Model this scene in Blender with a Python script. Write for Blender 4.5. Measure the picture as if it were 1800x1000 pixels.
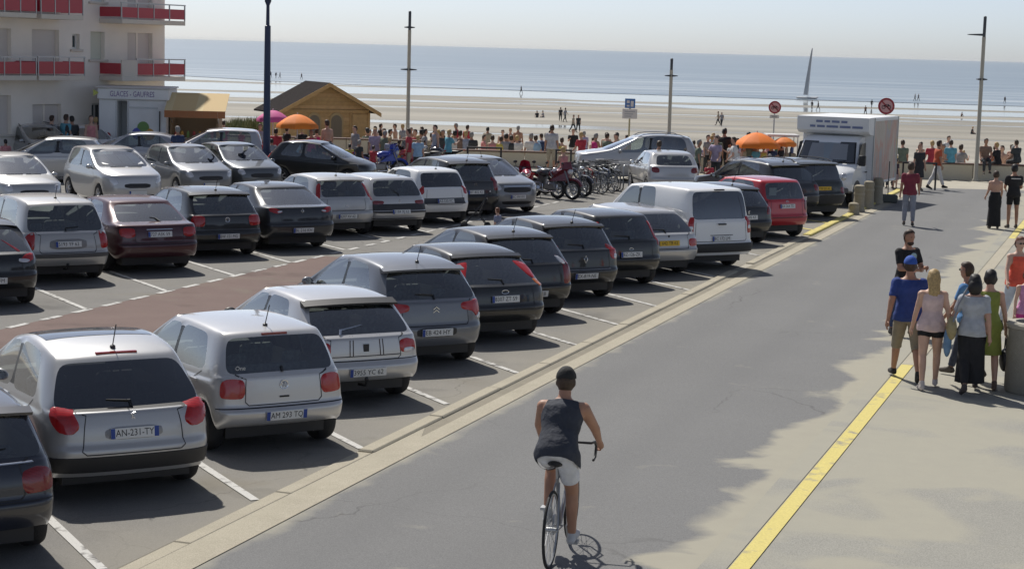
import bpy, bmesh, math, random
import numpy as np
from mathutils import Vector, Matrix, noise
from mathutils.bvhtree import BVHTree
from mathutils.geometry import tessellate_polygon
for _o in list(bpy.data.objects): bpy.data.objects.remove(_o)
SC = bpy.context.scene
COL = SC.collection
PI = math.pi
random.seed(5)
# ---------------------------------------------------------------- camera
FPX, PITCH, ROLL, YAW, HC = 3200.0, 0.1293, 0.0276, 0.3337, 4.7
_rt = Vector((math.cos(YAW), math.sin(YAW), 0)); FH = Vector((-math.sin(YAW), math.cos(YAW), 0)); RT = _rt.copy()
_fw = Vector((-math.sin(YAW)*math.cos(PITCH), math.cos(YAW)*math.cos(PITCH), -math.sin(PITCH)))
_up = _rt.cross(_fw)
CR = math.cos(ROLL)*_rt + math.sin(ROLL)*_up
CU = -math.sin(ROLL)*_rt + math.cos(ROLL)*_up
cam = bpy.data.cameras.new('camera'); camo = bpy.data.objects.new('camera', cam); COL.objects.link(camo)
m = Matrix.Identity(4)
for i in range(3):
    m[i][0] = CR[i]; m[i][1] = CU[i]; m[i][2] = -_fw[i]
m[0][3] = 0; m[1][3] = 0; m[2][3] = HC
camo.matrix_world = m
cam.sensor_width = 36.0; cam.lens = 36.0*FPX/1800.0; cam.clip_start = 0.5; cam.clip_end = 90000
SC.camera = camo
SC.render.resolution_x = 1024; SC.render.resolution_y = 568
# ---------------------------------------------------------------- light
SUN_T = (FH*-0.72 + RT*0.36 + Vector((0, 0, -1.0))).normalized()      # direction the sunlight travels
_to = -SUN_T
w = bpy.data.worlds.new('World'); SC.world = w; w.use_nodes = True
nt = w.node_tree; nt.nodes.clear()
sky = nt.nodes.new('ShaderNodeTexSky'); sky.sky_type = 'NISHITA'; sky.sun_disc = False
sky.sun_elevation = math.asin(_to.z); sky.sun_rotation = math.atan2(_to.x, _to.y)
sky.air_density = 0.5; sky.dust_density = 0.7; sky.ozone_density = 3.2; sky.altitude = 0
bg = nt.nodes.new('ShaderNodeBackground'); bg.inputs[1].default_value = 0.085
wo = nt.nodes.new('ShaderNodeOutputWorld')
wb = nt.nodes.new('ShaderNodeMix'); wb.data_type = 'RGBA'; wb.blend_type = 'MULTIPLY'; wb.inputs[0].default_value = 1.0; wb.inputs[7].default_value = (.985, 1.0, 1.015, 1)   # white balance
hs = nt.nodes.new('ShaderNodeHueSaturation'); hs.inputs['Saturation'].default_value = .60   # milky summer haze over the whole sky
nt.links.new(sky.outputs[0], hs.inputs['Color']); nt.links.new(hs.outputs[0], wb.inputs[6]); nt.links.new(wb.outputs[2], bg.inputs[0]); nt.links.new(bg.outputs[0], wo.inputs[0])
sl = bpy.data.lights.new('sun', 'SUN'); so = bpy.data.objects.new('sun', sl); COL.objects.link(so)
sl.energy = 3.3; sl.angle = math.radians(1.0); sl.color = (1.0, 0.955, 0.88)
so.rotation_euler = SUN_T.to_track_quat('-Z', 'Y').to_euler(); so.location = (0, 0, 30)
SC.view_settings.view_transform = 'Standard'; SC.view_settings.look = 'None'
SC.view_settings.exposure = 0.46; SC.view_settings.gamma = 1.0
# ---------------------------------------------------------------- helpers
def at(px, py, z=0.0):
    d = _fw + (px-900)/FPX*CR - (py-500)/FPX*CU
    t = (z-HC)/d.z
    return Vector((d.x*t, d.y*t, z))
def W(u, d, z=0.0):                                   # right / depth frame on the ground
    p = RT*u + FH*d
    return Vector((p.x, p.y, z))
def pxd(px, py, d):                                   # point seen at a pixel at a given horizontal depth
    v = _fw + (px-900)/FPX*CR - (py-500)/FPX*CU
    t = d/(v.x*FH.x+v.y*FH.y)
    return Vector((v.x*t, v.y*t, HC+v.z*t))
MATS = {}
def mat(name, col=(.5, .5, .5), rough=.6, metal=0.0, coat=0.0, spec=.5, noise_s=0, noise_a=0.0, bump=0.0, bump_s=40, sub=0):
    if name in MATS: return MATS[name]
    m = bpy.data.materials.new(name); m.use_nodes = True; MATS[name] = m
    n = m.node_tree; b = n.nodes['Principled BSDF']
    b.inputs['Base Color'].default_value = (*col, 1); b.inputs['Roughness'].default_value = rough
    b.inputs['Metallic'].default_value = metal; b.inputs['Coat Weight'].default_value = coat
    b.inputs['Coat Roughness'].default_value = .05; b.inputs['Specular IOR Level'].default_value = spec
    if noise_a or bump:
        tc = n.nodes.new('ShaderNodeTexCoord')
    if noise_a:
        t = n.nodes.new('ShaderNodeTexNoise'); t.inputs['Scale'].default_value = noise_s; t.inputs['Detail'].default_value = 5
        n.links.new(tc.outputs['Object'], t.inputs['Vector'])
        r = n.nodes.new('ShaderNodeValToRGB')
        r.color_ramp.elements[0].position = .3; r.color_ramp.elements[1].position = .7
        r.color_ramp.elements[0].color = (*[c*(1-noise_a) for c in col], 1)
        r.color_ramp.elements[1].color = (*[min(1, c*(1+noise_a)) for c in col], 1)
        n.links.new(t.outputs['Fac'], r.inputs[0]); n.links.new(r.outputs[0], b.inputs['Base Color'])
    if bump:
        t2 = n.nodes.new('ShaderNodeTexNoise'); t2.inputs['Scale'].default_value = bump_s; t2.inputs['Detail'].default_value = 4
        n.links.new(tc.outputs['Object'], t2.inputs['Vector'])
        bp = n.nodes.new('ShaderNodeBump'); bp.inputs['Strength'].default_value = bump; bp.inputs['Distance'].default_value = .02
        n.links.new(t2.outputs['Fac'], bp.inputs['Height']); n.links.new(bp.outputs[0], b.inputs['Normal'])
    return m
def paint(name, col, metal=.35, rough=.38, coat=1.0, spec=.5):
    key = 'paint_'+name
    if key in MATS: return MATS[key]
    m = mat(key, col, rough, metal, coat, spec)
    n = m.node_tree; b = n.nodes['Principled BSDF']; out = n.nodes['Material Output']
    # light dust film, a little stronger low on the body
    tc = n.nodes.new('ShaderNodeTexCoord'); t = n.nodes.new('ShaderNodeTexNoise'); t.inputs['Scale'].default_value = 2.2; t.inputs['Detail'].default_value = 6
    n.links.new(tc.outputs['Object'], t.inputs['Vector'])
    mr = n.nodes.new('ShaderNodeMapRange'); mr.inputs[1].default_value = .35; mr.inputs[2].default_value = .75; mr.inputs[3].default_value = .004; mr.inputs[4].default_value = .035
    n.links.new(t.outputs['Fac'], mr.inputs[0])
    mx = n.nodes.new('ShaderNodeMix'); mx.data_type = 'RGBA'; mx.inputs[6].default_value = (*col, 1); mx.inputs[7].default_value = (.33, .29, .23, 1)
    n.links.new(mr.outputs[0], mx.inputs[0]); n.links.new(mx.outputs[2], b.inputs['Base Color'])
    # unpainted inner side of the shell: grey cloth lining
    g = n.nodes.new('ShaderNodeNewGeometry'); df = n.nodes.new('ShaderNodeBsdfDiffuse'); df.inputs[0].default_value = (.22, .215, .21, 1)
    ms = n.nodes.new('ShaderNodeMixShader'); n.links.new(g.outputs['Backfacing'], ms.inputs[0]); n.links.new(b.outputs[0], ms.inputs[1]); n.links.new(df.outputs[0], ms.inputs[2])
    n.links.new(ms.outputs[0], out.inputs[0])
    return m
def glass(name, tint, refl=1.5):
    if name in MATS: return MATS[name]
    m = bpy.data.materials.new(name); m.use_nodes = True; MATS[name] = m
    n = m.node_tree; n.nodes.clear(); out = n.nodes.new('ShaderNodeOutputMaterial')
    tr = n.nodes.new('ShaderNodeBsdfTransparent'); tr.inputs[0].default_value = (*tint, 1)
    gl = n.nodes.new('ShaderNodeBsdfGlossy'); gl.inputs['Roughness'].default_value = .035; gl.inputs[0].default_value = (.95, .97, 1, 1)
    fr = n.nodes.new('ShaderNodeFresnel'); fr.inputs[0].default_value = 1.5
    mu = n.nodes.new('ShaderNodeMath'); mu.operation = 'MULTIPLY_ADD'; mu.inputs[1].default_value = refl; mu.inputs[2].default_value = .11; mu.use_clamp = True
    n.links.new(fr.outputs[0], mu.inputs[0])
    ms = n.nodes.new('ShaderNodeMixShader'); n.links.new(mu.outputs[0], ms.inputs[0]); n.links.new(tr.outputs[0], ms.inputs[1]); n.links.new(gl.outputs[0], ms.inputs[2])
    n.links.new(ms.outputs[0], out.inputs[0])
    return m
def link(name, me, parent=None, loc=None, rz=None):
    o = bpy.data.objects.new(name, me); COL.objects.link(o)
    if parent is not None: o.parent = parent
    if loc is not None: o.location = loc
    if rz is not None: o.rotation_euler = (0, 0, rz)
    return o
def tag(o, label, cat, group=None):
    o['label'] = label; o['category'] = cat
    if group: o['group'] = group
    return o
def thing(name, label, cat, loc=(0, 0, 0), rz=0.0, group=None):
    o = link(name, None, None, loc, rz); o.empty_display_size = .2
    return tag(o, label, cat, group)
class MB:
    def __init__(s): s.v = []; s.f = []; s.mi = []; s.M = Matrix.Identity(4); s.cur = 0
    def add(s, vs, fs):
        b = len(s.v); s.v += [tuple(s.M @ Vector(v)) for v in vs]
        s.f += [tuple(i+b for i in f) for f in fs]; s.mi += [s.cur]*len(fs); return s
    def box(s, x0, x1, y0, y1, z0, z1, bev=0.0):
        if bev:
            b = bev; vs = []
            for (z, i) in ((z0, b), (z0+b, 0), (z1-b, 0), (z1, b)):
                pts = [(x0+i+b*(i == 0), y0+i), (x1-i-b*(i == 0), y0+i), (x1-i, y0+i+b*(i == 0)), (x1-i, y1-i-b*(i == 0)), (x1-i-b*(i == 0), y1-i), (x0+i+b*(i == 0), y1-i), (x0+i, y1-i-b*(i == 0)), (x0+i, y0+i+b*(i == 0))]
                vs += [(p[0], p[1], z) for p in pts]
            fs = [tuple(range(7, -1, -1)), tuple(range(24, 32))]
            for k in range(3):
                for j in range(8): fs.append((k*8+j, k*8+(j+1) % 8, k*8+8+(j+1) % 8, k*8+8+j))
            return s.add(vs, fs)
        vs = [(x0, y0, z0), (x1, y0, z0), (x1, y1, z0), (x0, y1, z0), (x0, y0, z1), (x1, y0, z1), (x1, y1, z1), (x0, y1, z1)]
        return s.add(vs, [(3, 2, 1, 0), (4, 5, 6, 7), (0, 1, 5, 4), (1, 2, 6, 5), (2, 3, 7, 6), (3, 0, 4, 7)])
    def tube(s, pts, r, n=8, cap=True, closed=False):
        pts = [Vector(p) for p in pts]; rs = r if isinstance(r, (list, tuple)) else [r]*len(pts)
        vs = []; fs = []; N = len(pts)
        up = None
        for i, p in enumerate(pts):
            if closed: d = pts[(i+1) % N]-pts[i-1]
            else: d = pts[min(i+1, N-1)]-pts[max(i-1, 0)]
            d.normalize()
            if up is None:
                up = Vector((0, 0, 1)) if abs(d.z) < .9 else Vector((1, 0, 0))
            a = d.cross(up)
            if a.length < 1e-4: a = d.orthogonal()
            a.normalize(); up = a.cross(d).normalized()
            for j in range(n):
                t = 2*PI*j/n; vs.append(p+a*math.cos(t)*rs[i]+up*math.sin(t)*rs[i])
        for i in range(N if closed else N-1):
            k = (i+1) % N
            for j in range(n): fs.append((i*n+j, k*n+j, k*n+(j+1) % n, i*n+(j+1) % n))
        if cap and not closed:
            fs.append(tuple(range(n))); fs.append(tuple((N-1)*n+j for j in range(n-1, -1, -1)))
        return s.add(vs, fs)
    def lathe(s, prof, n=24, axis='z', c=(0, 0, 0), cap=True):
        vs = []; fs = []
        for (r, h) in prof:
            for j in range(n):
                t = 2*PI*j/n; a, b = r*math.cos(t), r*math.sin(t)
                vs.append({'z': (a+c[0], b+c[1], h+c[2]), 'y': (a+c[0], h+c[1], b+c[2]), 'x': (h+c[0], a+c[1], b+c[2])}[axis])
        for i in range(len(prof)-1):
            for j in range(n):
                q = (i*n+j, i*n+(j+1) % n, (i+1)*n+(j+1) % n, (i+1)*n+j)
                fs.append(q if axis != 'y' else q[::-1])
        for i, rev in ((0, True), (len(prof)-1, False)):
            if cap and prof[0] != prof[-1] and prof[i][0] > 1e-5:
                q = tuple(i*n+j for j in range(n)); q = q[::-1] if rev else q
                fs.append(q if axis != 'y' else q[::-1])
        return s.add(vs, fs)
    def prism(s, poly, y0, y1, axes='xzy'):            # polygon in two axes pulled along the third
        n = len(poly); idx = {'x': 0, 'y': 1, 'z': 2}; vs = []
        for h in (y0, y1):
            for p in poly:
                v = [0, 0, 0]; v[idx[axes[0]]] = p[0]; v[idx[axes[1]]] = p[1]; v[idx[axes[2]]] = h; vs.append(tuple(v))
        fs = [tuple(range(n)), tuple(range(2*n-1, n-1, -1))]
        for j in range(n): fs.append((j, n+j, n+(j+1) % n, (j+1) % n))
        return s.add(vs, fs)
    def ball(s, c, r, n=10, m=6):
        rx, ry, rz = r if isinstance(r, (list, tuple)) else (r, r, r)
        vs = [(c[0], c[1], c[2]-rz)]; fs = []
        for i in range(1, m):
            p = -PI/2+PI*i/m
            for j in range(n): vs.append((c[0]+rx*math.cos(p)*math.cos(2*PI*j/n), c[1]+ry*math.cos(p)*math.sin(2*PI*j/n), c[2]+rz*math.sin(p)))
        vs.append((c[0], c[1], c[2]+rz))
        for j in range(n): fs.append((0, 1+(j+1) % n, 1+j)); fs.append((len(vs)-1, 1+(m-2)*n+j, 1+(m-2)*n+(j+1) % n))
        for i in range(m-2):
            for j in range(n): fs.append((1+i*n+j, 1+i*n+(j+1) % n, 1+(i+1)*n+(j+1) % n, 1+(i+1)*n+j))
        return s.add(vs, fs)
    def mesh(s, name, mats, smooth=0):
        me = bpy.data.meshes.new(name); me.from_pydata(s.v, [], s.f)
        for q in (mats if isinstance(mats, (list, tuple)) else [mats]): me.materials.append(q)
        if any(s.mi): me.polygons.foreach_set('material_index', s.mi)
        bm = bmesh.new(); bm.from_mesh(me); bmesh.ops.recalc_face_normals(bm, faces=bm.faces); bm.to_mesh(me); bm.free()
        if smooth:
            me.polygons.foreach_set('use_smooth', [True]*len(me.polygons)); me.set_sharp_from_angle(angle=math.radians(smooth))
        me.update(); return me
    def build(s, name, mats, parent=None, smooth=0, loc=None, rz=None):
        return link(name, s.mesh(name, mats, smooth), parent, loc, rz)
_fc = {}
def text_mesh(txt, h, mt, ext=.002, name='lettering'):
    c = bpy.data.curves.new('t', 'FONT'); c.body = txt; c.size = 1; c.extrude = 0; c.resolution_u = 2
    c.align_x = 'CENTER'; c.align_y = 'CENTER'
    o = bpy.data.objects.new('t', c); COL.objects.link(o)
    dg = bpy.context.evaluated_depsgraph_get(); dg.update()
    me = bpy.data.meshes.new_from_object(o.evaluated_get(dg)); bpy.data.objects.remove(o)
    n = len(me.vertices); a = np.empty(n*3); me.vertices.foreach_get('co', a); a = a.reshape(-1, 3)
    k = h/.70; a *= k; me.vertices.foreach_set('co', a.ravel()); me.materials.clear(); me.materials.append(mt); me.name = name; me.update()
    return me, a[:, 0].max()-a[:, 0].min()
# shared materials
M_RUB = mat('rubber', (.018, .018, .019), .75, bump=.3, bump_s=60)
M_BLK = mat('black_plastic', (.022, .022, .024), .5)
M_TRIM = mat('black_trim', (.012, .012, .013), .3)
M_RIM = mat('alloy', (.5, .5, .52), .35, .8)
M_CHR = mat('chrome', (.75, .76, .78), .15, 1.0)
M_RED = mat('red_lens', (.42, .012, .012), .12, 0, .6)
M_REDD = mat('dark_red_lens', (.2, .008, .012), .12, 0, .6)
def lens(m):                                          # moulded ribs inside the lamp glass
    n = m.node_tree; b = n.nodes['Principled BSDF']; c = tuple(b.inputs['Base Color'].default_value[:3]); tc = n.nodes.new('ShaderNodeTexCoord'); wv = n.nodes.new('ShaderNodeTexWave'); wv.bands_direction = 'Z'; wv.inputs['Scale'].default_value = 26; wv.inputs['Distortion'].default_value = .6
    n.links.new(tc.outputs['Object'], wv.inputs[0]); r = n.nodes.new('ShaderNodeValToRGB'); r.color_ramp.elements[0].color = (*[x*.62 for x in c], 1); r.color_ramp.elements[1].color = (*[min(1, x*1.2) for x in c], 1); n.links.new(wv.outputs[1], r.inputs[0]); n.links.new(r.outputs[0], b.inputs['Base Color'])
lens(M_RED); lens(M_REDD)
M_WLENS = mat('clear_lens', (.6, .6, .62), .08, .3, .8)
M_ORL = mat('orange_lens', (.55, .14, .02), .12, 0, .6)
M_PLW = mat('plate_white', (.72, .72, .7), .45)
M_PLY = mat('plate_yellow', (.72, .45, .02), .45)
M_PLB = mat('plate_blue', (.02, .06, .3), .45)
M_INK = mat('ink', (.015, .015, .018), .6)
M_SEAT = mat('seat_cloth', (.19, .19, .195), .9, noise_s=20, noise_a=.3)
M_LINE = None
GL_CAR = glass('car_glass', (.62, .68, .65)); GL_DARK = glass('privacy_glass', (.16, .165, .17)); GL_CLR = glass('clear_glass', (.8, .85, .83))
# ---------------------------------------------------------------- ground
def sheet(name, pts, z, mt, kind='structure', cuts=0):
    me = bpy.data.meshes.new(name); me.from_pydata([(p[0], p[1], z) for p in pts], [], [tuple(range(len(pts)))]); me.materials.append(mt)
    bm = bmesh.new(); bm.from_mesh(me); bmesh.ops.recalc_face_normals(bm, faces=bm.faces)
    for f in bm.faces:
        if f.normal.z < 0: f.normal_flip()
    bm.to_mesh(me); bm.free()
    o = link(name, me)
    if kind: o['kind'] = kind
    return o
def ground_mat(name, base, dark, light, s1=.35, s2=18, sand=None, rough=.92):
    m = bpy.data.materials.new(name); m.use_nodes = True; n = m.node_tree; b = n.nodes['Principled BSDF']; b.inputs['Roughness'].default_value = rough; b.inputs['Specular IOR Level'].default_value = .25
    tc = n.nodes.new('ShaderNodeTexCoord')
    def nz(scale, det=6, dist=0, v=None):
        t = n.nodes.new('ShaderNodeTexNoise'); t.inputs['Scale'].default_value = scale; t.inputs['Detail'].default_value = det; t.inputs['Distortion'].default_value = dist
        n.links.new(v or tc.outputs['Object'], t.inputs['Vector']); return t.outputs['Fac']
    def ramp(fac, a, bb, p0, p1):
        r = n.nodes.new('ShaderNodeValToRGB'); r.color_ramp.elements[0].position = p0; r.color_ramp.elements[1].position = p1
        r.color_ramp.elements[0].color = (*a, 1); r.color_ramp.elements[1].color = (*bb, 1); n.links.new(fac, r.inputs[0]); return r.outputs[0]
    def mix(f, a, bb, mode='MIX'):
        x = n.nodes.new('ShaderNodeMix'); x.data_type = 'RGBA'; x.blend_type = mode
        for i, q in ((0, f), (6, a), (7, bb)):
            if isinstance(q, (float, int)): x.inputs[i].default_value = q
            elif isinstance(q, tuple): x.inputs[i].default_value = (*q, 1)
            else: n.links.new(q, x.inputs[i])
        return x.outputs[2]
    c = ramp(nz(s1), dark, base, .3, .62)
    c = mix(.5, c, ramp(nz(s1*5, 7), base, light, .4, .7))
    g = ramp(nz(s2*6, 3), (.72, .72, .72), (1.28, 1.28, 1.28), .3, .7)
    c = mix(.75, c, g, 'MULTIPLY')
    # cracks and tar seams
    if sand is not None: c = sand(n, tc, nz, ramp, mix, c)
    n.links.new(c, b.inputs['Base Color'])
    bp = n.nodes.new('ShaderNodeBump'); bp.inputs['Strength'].default_value = .35; bp.inputs['Distance'].default_value = .01
    n.links.new(nz(s2*8, 3), bp.inputs['Height']); n.links.new(bp.outputs[0], b.inputs['Normal'])
    return m
def sep_x(n, tc, a, b_, nzf=None, amp=0.0):            # 0..1 ramp along world x between a and b_, edge broken by noise
    s = n.nodes.new('ShaderNodeSeparateXYZ'); n.links.new(tc.outputs['Object'], s.inputs[0]); v = s.outputs[0]
    if nzf is not None:
        ma = n.nodes.new('ShaderNodeMath'); ma.operation = 'MULTIPLY_ADD'; ma.inputs[1].default_value = amp; ma.inputs[2].default_value = -amp/2
        n.links.new(nzf, ma.inputs[0]); ad = n.nodes.new('ShaderNodeMath'); ad.operation = 'ADD'; n.links.new(v, ad.inputs[0]); n.links.new(ma.outputs[0], ad.inputs[1]); v = ad.outputs[0]
    mr = n.nodes.new('ShaderNodeMapRange'); mr.inputs[1].default_value = a; mr.inputs[2].default_value = b_; n.links.new(v, mr.inputs[0]); return mr.outputs[0]
def worn(name, col, under, lo, hi, sc=7.0):              # road paint, chipped and rubbed through to the surface below
    m = bpy.data.materials.new(name); m.use_nodes = True; n = m.node_tree; b = n.nodes['Principled BSDF']; b.inputs['Roughness'].default_value = .85
    tc = n.nodes.new('ShaderNodeTexCoord'); f = []
    for k, d in ((sc, 8), (sc*.16, 3), (sc*9, 3)):
        t = n.nodes.new('ShaderNodeTexNoise'); t.inputs['Scale'].default_value = k; t.inputs['Detail'].default_value = d; n.links.new(tc.outputs['Object'], t.inputs[0]); f.append(t.outputs[0])
    a = n.nodes.new('ShaderNodeMath'); a.operation = 'MULTIPLY_ADD'; a.inputs[1].default_value = .55; n.links.new(f[1], a.inputs[0]); n.links.new(f[0], a.inputs[2])
    mr = n.nodes.new('ShaderNodeMapRange'); mr.inputs[1].default_value = lo; mr.inputs[2].default_value = hi; n.links.new(a.outputs[0], mr.inputs[0])
    x = n.nodes.new('ShaderNodeMix'); x.data_type = 'RGBA'; x.inputs[6].default_value = (*col, 1); x.inputs[7].default_value = (*under, 1); n.links.new(mr.outputs[0], x.inputs[0])
    y = n.nodes.new('ShaderNodeMix'); y.data_type = 'RGBA'; y.blend_type = 'MULTIPLY'; y.inputs[0].default_value = .5; n.links.new(x.outputs[2], y.inputs[6]); r = n.nodes.new('ShaderNodeValToRGB'); r.color_ramp.elements[0].position = .3; r.color_ramp.elements[1].position = .7; r.color_ramp.elements[0].color = (.6, .6, .6, 1); n.links.new(f[2], r.inputs[0]); n.links.new(r.outputs[0], y.inputs[7])
    n.links.new(y.outputs[2], b.inputs['Base Color']); return m
M_LINE = worn('white_line_paint', (.58, .57, .54), (.16, .15, .14), .80, .95)
def cracks(n, tc, nz, mix, c, scale=.35, wd=.006, dark=.55):
    ns = n.nodes.new('ShaderNodeTexNoise'); ns.inputs['Scale'].default_value = 1.3; ns.inputs['Detail'].default_value = 4; n.links.new(tc.outputs['Object'], ns.inputs[0])
    va = n.nodes.new('ShaderNodeVectorMath'); va.operation = 'MULTIPLY_ADD'; va.inputs[1].default_value = (.9, .9, 0); n.links.new(ns.outputs[1], va.inputs[0]); n.links.new(tc.outputs['Object'], va.inputs[2])
    v = n.nodes.new('ShaderNodeTexVoronoi'); v.feature = 'DISTANCE_TO_EDGE'; v.inputs['Scale'].default_value = scale; n.links.new(va.outputs[0], v.inputs[0])
    mr = n.nodes.new('ShaderNodeMapRange'); mr.inputs[1].default_value = 0; mr.inputs[2].default_value = wd; mr.inputs[3].default_value = 1; mr.inputs[4].default_value = 0; n.links.new(v.outputs[0], mr.inputs[0])
    k = n.nodes.new('ShaderNodeMapRange'); k.inputs[1].default_value = .5; k.inputs[2].default_value = .62; n.links.new(nz(.16, 2), k.inputs[0])
    mm = n.nodes.new('ShaderNodeMath'); mm.operation = 'MULTIPLY'; n.links.new(mr.outputs[0], mm.inputs[0]); n.links.new(k.outputs[0], mm.inputs[1])
    m2 = n.nodes.new('ShaderNodeMath'); m2.operation = 'MULTIPLY'; m2.inputs[1].default_value = dark; n.links.new(mm.outputs[0], m2.inputs[0])
    return mix(m2.outputs[0], c, (.05, .048, .045))
def bands(n, tc, mix, c, centres, hw, col, amt, nzf):      # wheel tracks along the lane
    s = n.nodes.new('ShaderNodeSeparateXYZ'); n.links.new(tc.outputs['Object'], s.inputs[0]); out = c
    for cx in centres:
        d = n.nodes.new('ShaderNodeMath'); d.operation = 'SUBTRACT'; d.inputs[1].default_value = cx; n.links.new(s.outputs[0], d.inputs[0])
        a = n.nodes.new('ShaderNodeMath'); a.operation = 'ABSOLUTE'; n.links.new(d.outputs[0], a.inputs[0])
        mr = n.nodes.new('ShaderNodeMapRange'); mr.interpolation_type = 'SMOOTHSTEP'; mr.inputs[1].default_value = 0; mr.inputs[2].default_value = hw; mr.inputs[3].default_value = amt; mr.inputs[4].default_value = 0; n.links.new(a.outputs[0], mr.inputs[0])
        q = n.nodes.new('ShaderNodeMath'); q.operation = 'MULTIPLY'; n.links.new(mr.outputs[0], q.inputs[0]); n.links.new(nzf, q.inputs[1]); out = mix(q.outputs[0], out, col)
    return out
SAND = (.375, .355, .285)
KS = HC/5.0
XK0, XK1, XY, XD = -8.97*KS, -8.38*KS, -3.44*KS, -18.25*KS        # parking edge, road edge, yellow line
def s_road(n, tc, nz, ramp, mix, c):
    c = bands(n, tc, mix, c, (-7.0, -5.5), .5, (.13, .131, .133), .35, nz(.3, 4))
    c = cracks(n, tc, nz, mix, c, .22, .004, .5)
    sp = ramp(nz(70, 2), (0, 0, 0), (.5, .5, .5), .62, .72); c = mix(sp, c, (.27, .265, .255))
    e = sep_x(n, tc, -4.42*KS, -4.18*KS, nz(.55, 12, .7), 2.3)      # blown sand against the right-hand edge
    e2 = sep_x(n, tc, -8.15*KS, -8.45*KS, nz(1.6, 6), .5)
    c = mix(e, c, mix(nz(3, 6), SAND, (.33, .31, .255)))
    c = mix(e2, c, SAND)
    sc = ramp(nz(.9, 8, 1.2), (0, 0, 0), (.3, .3, .3), .66, .74)
    return mix(sc, c, SAND)
def s_park(n, tc, nz, ramp, mix, c):
    c = cracks(n, tc, nz, mix, c, .45, .008, .6)
    sp = ramp(nz(60, 2), (0, 0, 0), (.5, .5, .5), .62, .72); c = mix(sp, c, (.26, .25, .23))
    e = sep_x(n, tc, XK0-1.3, XK0+.25, nz(.9, 7, .6), 1.6); e_ = n.nodes.new('ShaderNodeMath'); e_.operation = 'MULTIPLY'; e_.inputs[1].default_value = .55; n.links.new(e, e_.inputs[0]); c = mix(e_.outputs[0], c, (.30, .275, .22))
    sc = ramp(nz(.5, 8, .8), (0, 0, 0), (.55, .55, .55), .58, .72)
    c = mix(sc, c, (.20, .18, .14))
    oil = ramp(nz(.8, 3), (.68, .68, .68), (1, 1, 1), .30, .42)
    return mix(.8, c, oil, 'MULTIPLY')
def s_pave(n, tc, nz, ramp, mix, c):
    sc = ramp(nz(.45, 12, .8), (0, 0, 0), (.85, .85, .85), .42, .50)
    return mix(sc, c, mix(nz(4, 6), SAND, (.335, .32, .265)))
M_ROAD = ground_mat('road_asphalt', (.182, .182, .180), (.166, .166, .165), (.20, .20, .197), .12, 14, s_road)
M_PARK = ground_mat('parking_asphalt', (.205, .198, .185), (.178, .172, .162), (.235, .225, .208), .3, 16, s_park)
M_REDA = ground_mat('red_asphalt', (.172, .122, .108), (.150, .108, .096), (.20, .145, .128), .3, 16, s_park)
M_PAVE = ground_mat('sandy_concrete', (.295, .288, .255), (.27, .263, .237), (.325, .315, .275), .3, 12, s_pave)
M_KERB = ground_mat('kerb_concrete', (.40, .365, .285), (.33, .30, .235), (.45, .41, .325), .8, 16)
M_GUT = ground_mat('gutter_concrete', (.26, .235, .185), (.19, .175, .14), (.32, .29, .23), .8, 16)
M_PALE = ground_mat('pale_promenade', (.42, .39, .32), (.36, .335, .28), (.47, .44, .36), .3, 10)
M_YEL = worn('yellow_paint', (.66, .56, .18), (.33, .30, .22), .84, 1.0, 5.0)
M_SAND = ground_mat('beach_sand', (.30, .27, .205), (.26, .235, .18), (.34, .31, .24), .02, 2)
WD = 72.0                                  # depth of the sea wall
# base ground under everything, then the surfaces on it
sheet('ground', [tuple(W(-260, -260)[:2]), tuple(W(260, -260)[:2]), tuple(W(260, 72.1)[:2]), tuple(W(-260, 72.1)[:2])], -.008, M_PALE)
lim = [W(-75, 67.0), W(60, 67.0)]
def clipy(x):                              # y of the plaza edge (a line of constant depth) at world x
    return (67.0 - FH.x*x)/FH.y
sheet('parking_lot', [(-62, -8), (XK0, -8), (XK0, clipy(XK0)), (-62, clipy(-62))], -.004, M_PARK)
sheet('red_aisle', [(XD, -8), (-12.2, -8), (-12.2, at(600, 452).y), (XD, at(600, 452).y)], 0.0, M_REDA)
sheet('road', [(XK1, -8), (XY, -8), (XY, clipy(XY)), (XK1, clipy(XK1))], -.004, M_ROAD)
sheet('road', [(XK0, 51.3), (XK1, 51.3), (XK1, clipy(XK1)), (XK0, clipy(XK0))], -.004, M_ROAD) if False else None
# pavement on the right, flush with the road
sheet('pavement', [(XY, -8), (12, -8), (12, clipy(12)), (XY, clipy(XY))], -.004, M_PAVE)
# kerb: raised concrete strip with a shallow gutter on the road side
def strip(name, x0, x1, y0, y1, z0, z1, mt, kind='structure', seg=3.0, gap=.012):
    root = None; n = max(1, int((y1-y0)/seg)); L = (y1-y0)/n
    root = link(name, None); root['kind'] = kind
    me = MB().box(x0, x1, gap/2, L-gap/2, z0, z1, .018).mesh('kerb_stone', mt)
    for i in range(n):
        o = link('kerb_stone', me, root, (random.uniform(-.006, .006), y0+i*L, random.uniform(-.004, .004)))
    return root
def kerb_y(px, py): return at(px, py).y
strip('kerb', XK0, XK0+.20, 2, 19.0, -.2, .008, M_KERB, seg=2.0)
strip('kerb', XK0, XK0+.20, 19.02, 41.2*KS, -.2, .03, M_KERB, seg=2.0)
strip('kerb', XK0, XK0+.20, 43.0*KS, 50.6*KS, -.2, .022, M_KERB, seg=1.0)
strip('yellow_kerb', XK0, XK0+.22, 50.62*KS, 66.5, -.2, .05, M_YEL, seg=1.0)
sheet('gutter', [(XK0+.19, 20.6), (XK1+.02, 19.4), (XK1+.02, 66.5), (XK0+.19, 66.5)], 0.0, M_GUT)
sheet('gutter_apron', [(XK0+.19, -8), (XK1+.02, -8), (XK1+.02, 19.42), (XK0+.19, 20.62)], .002, M_KERB)
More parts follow.
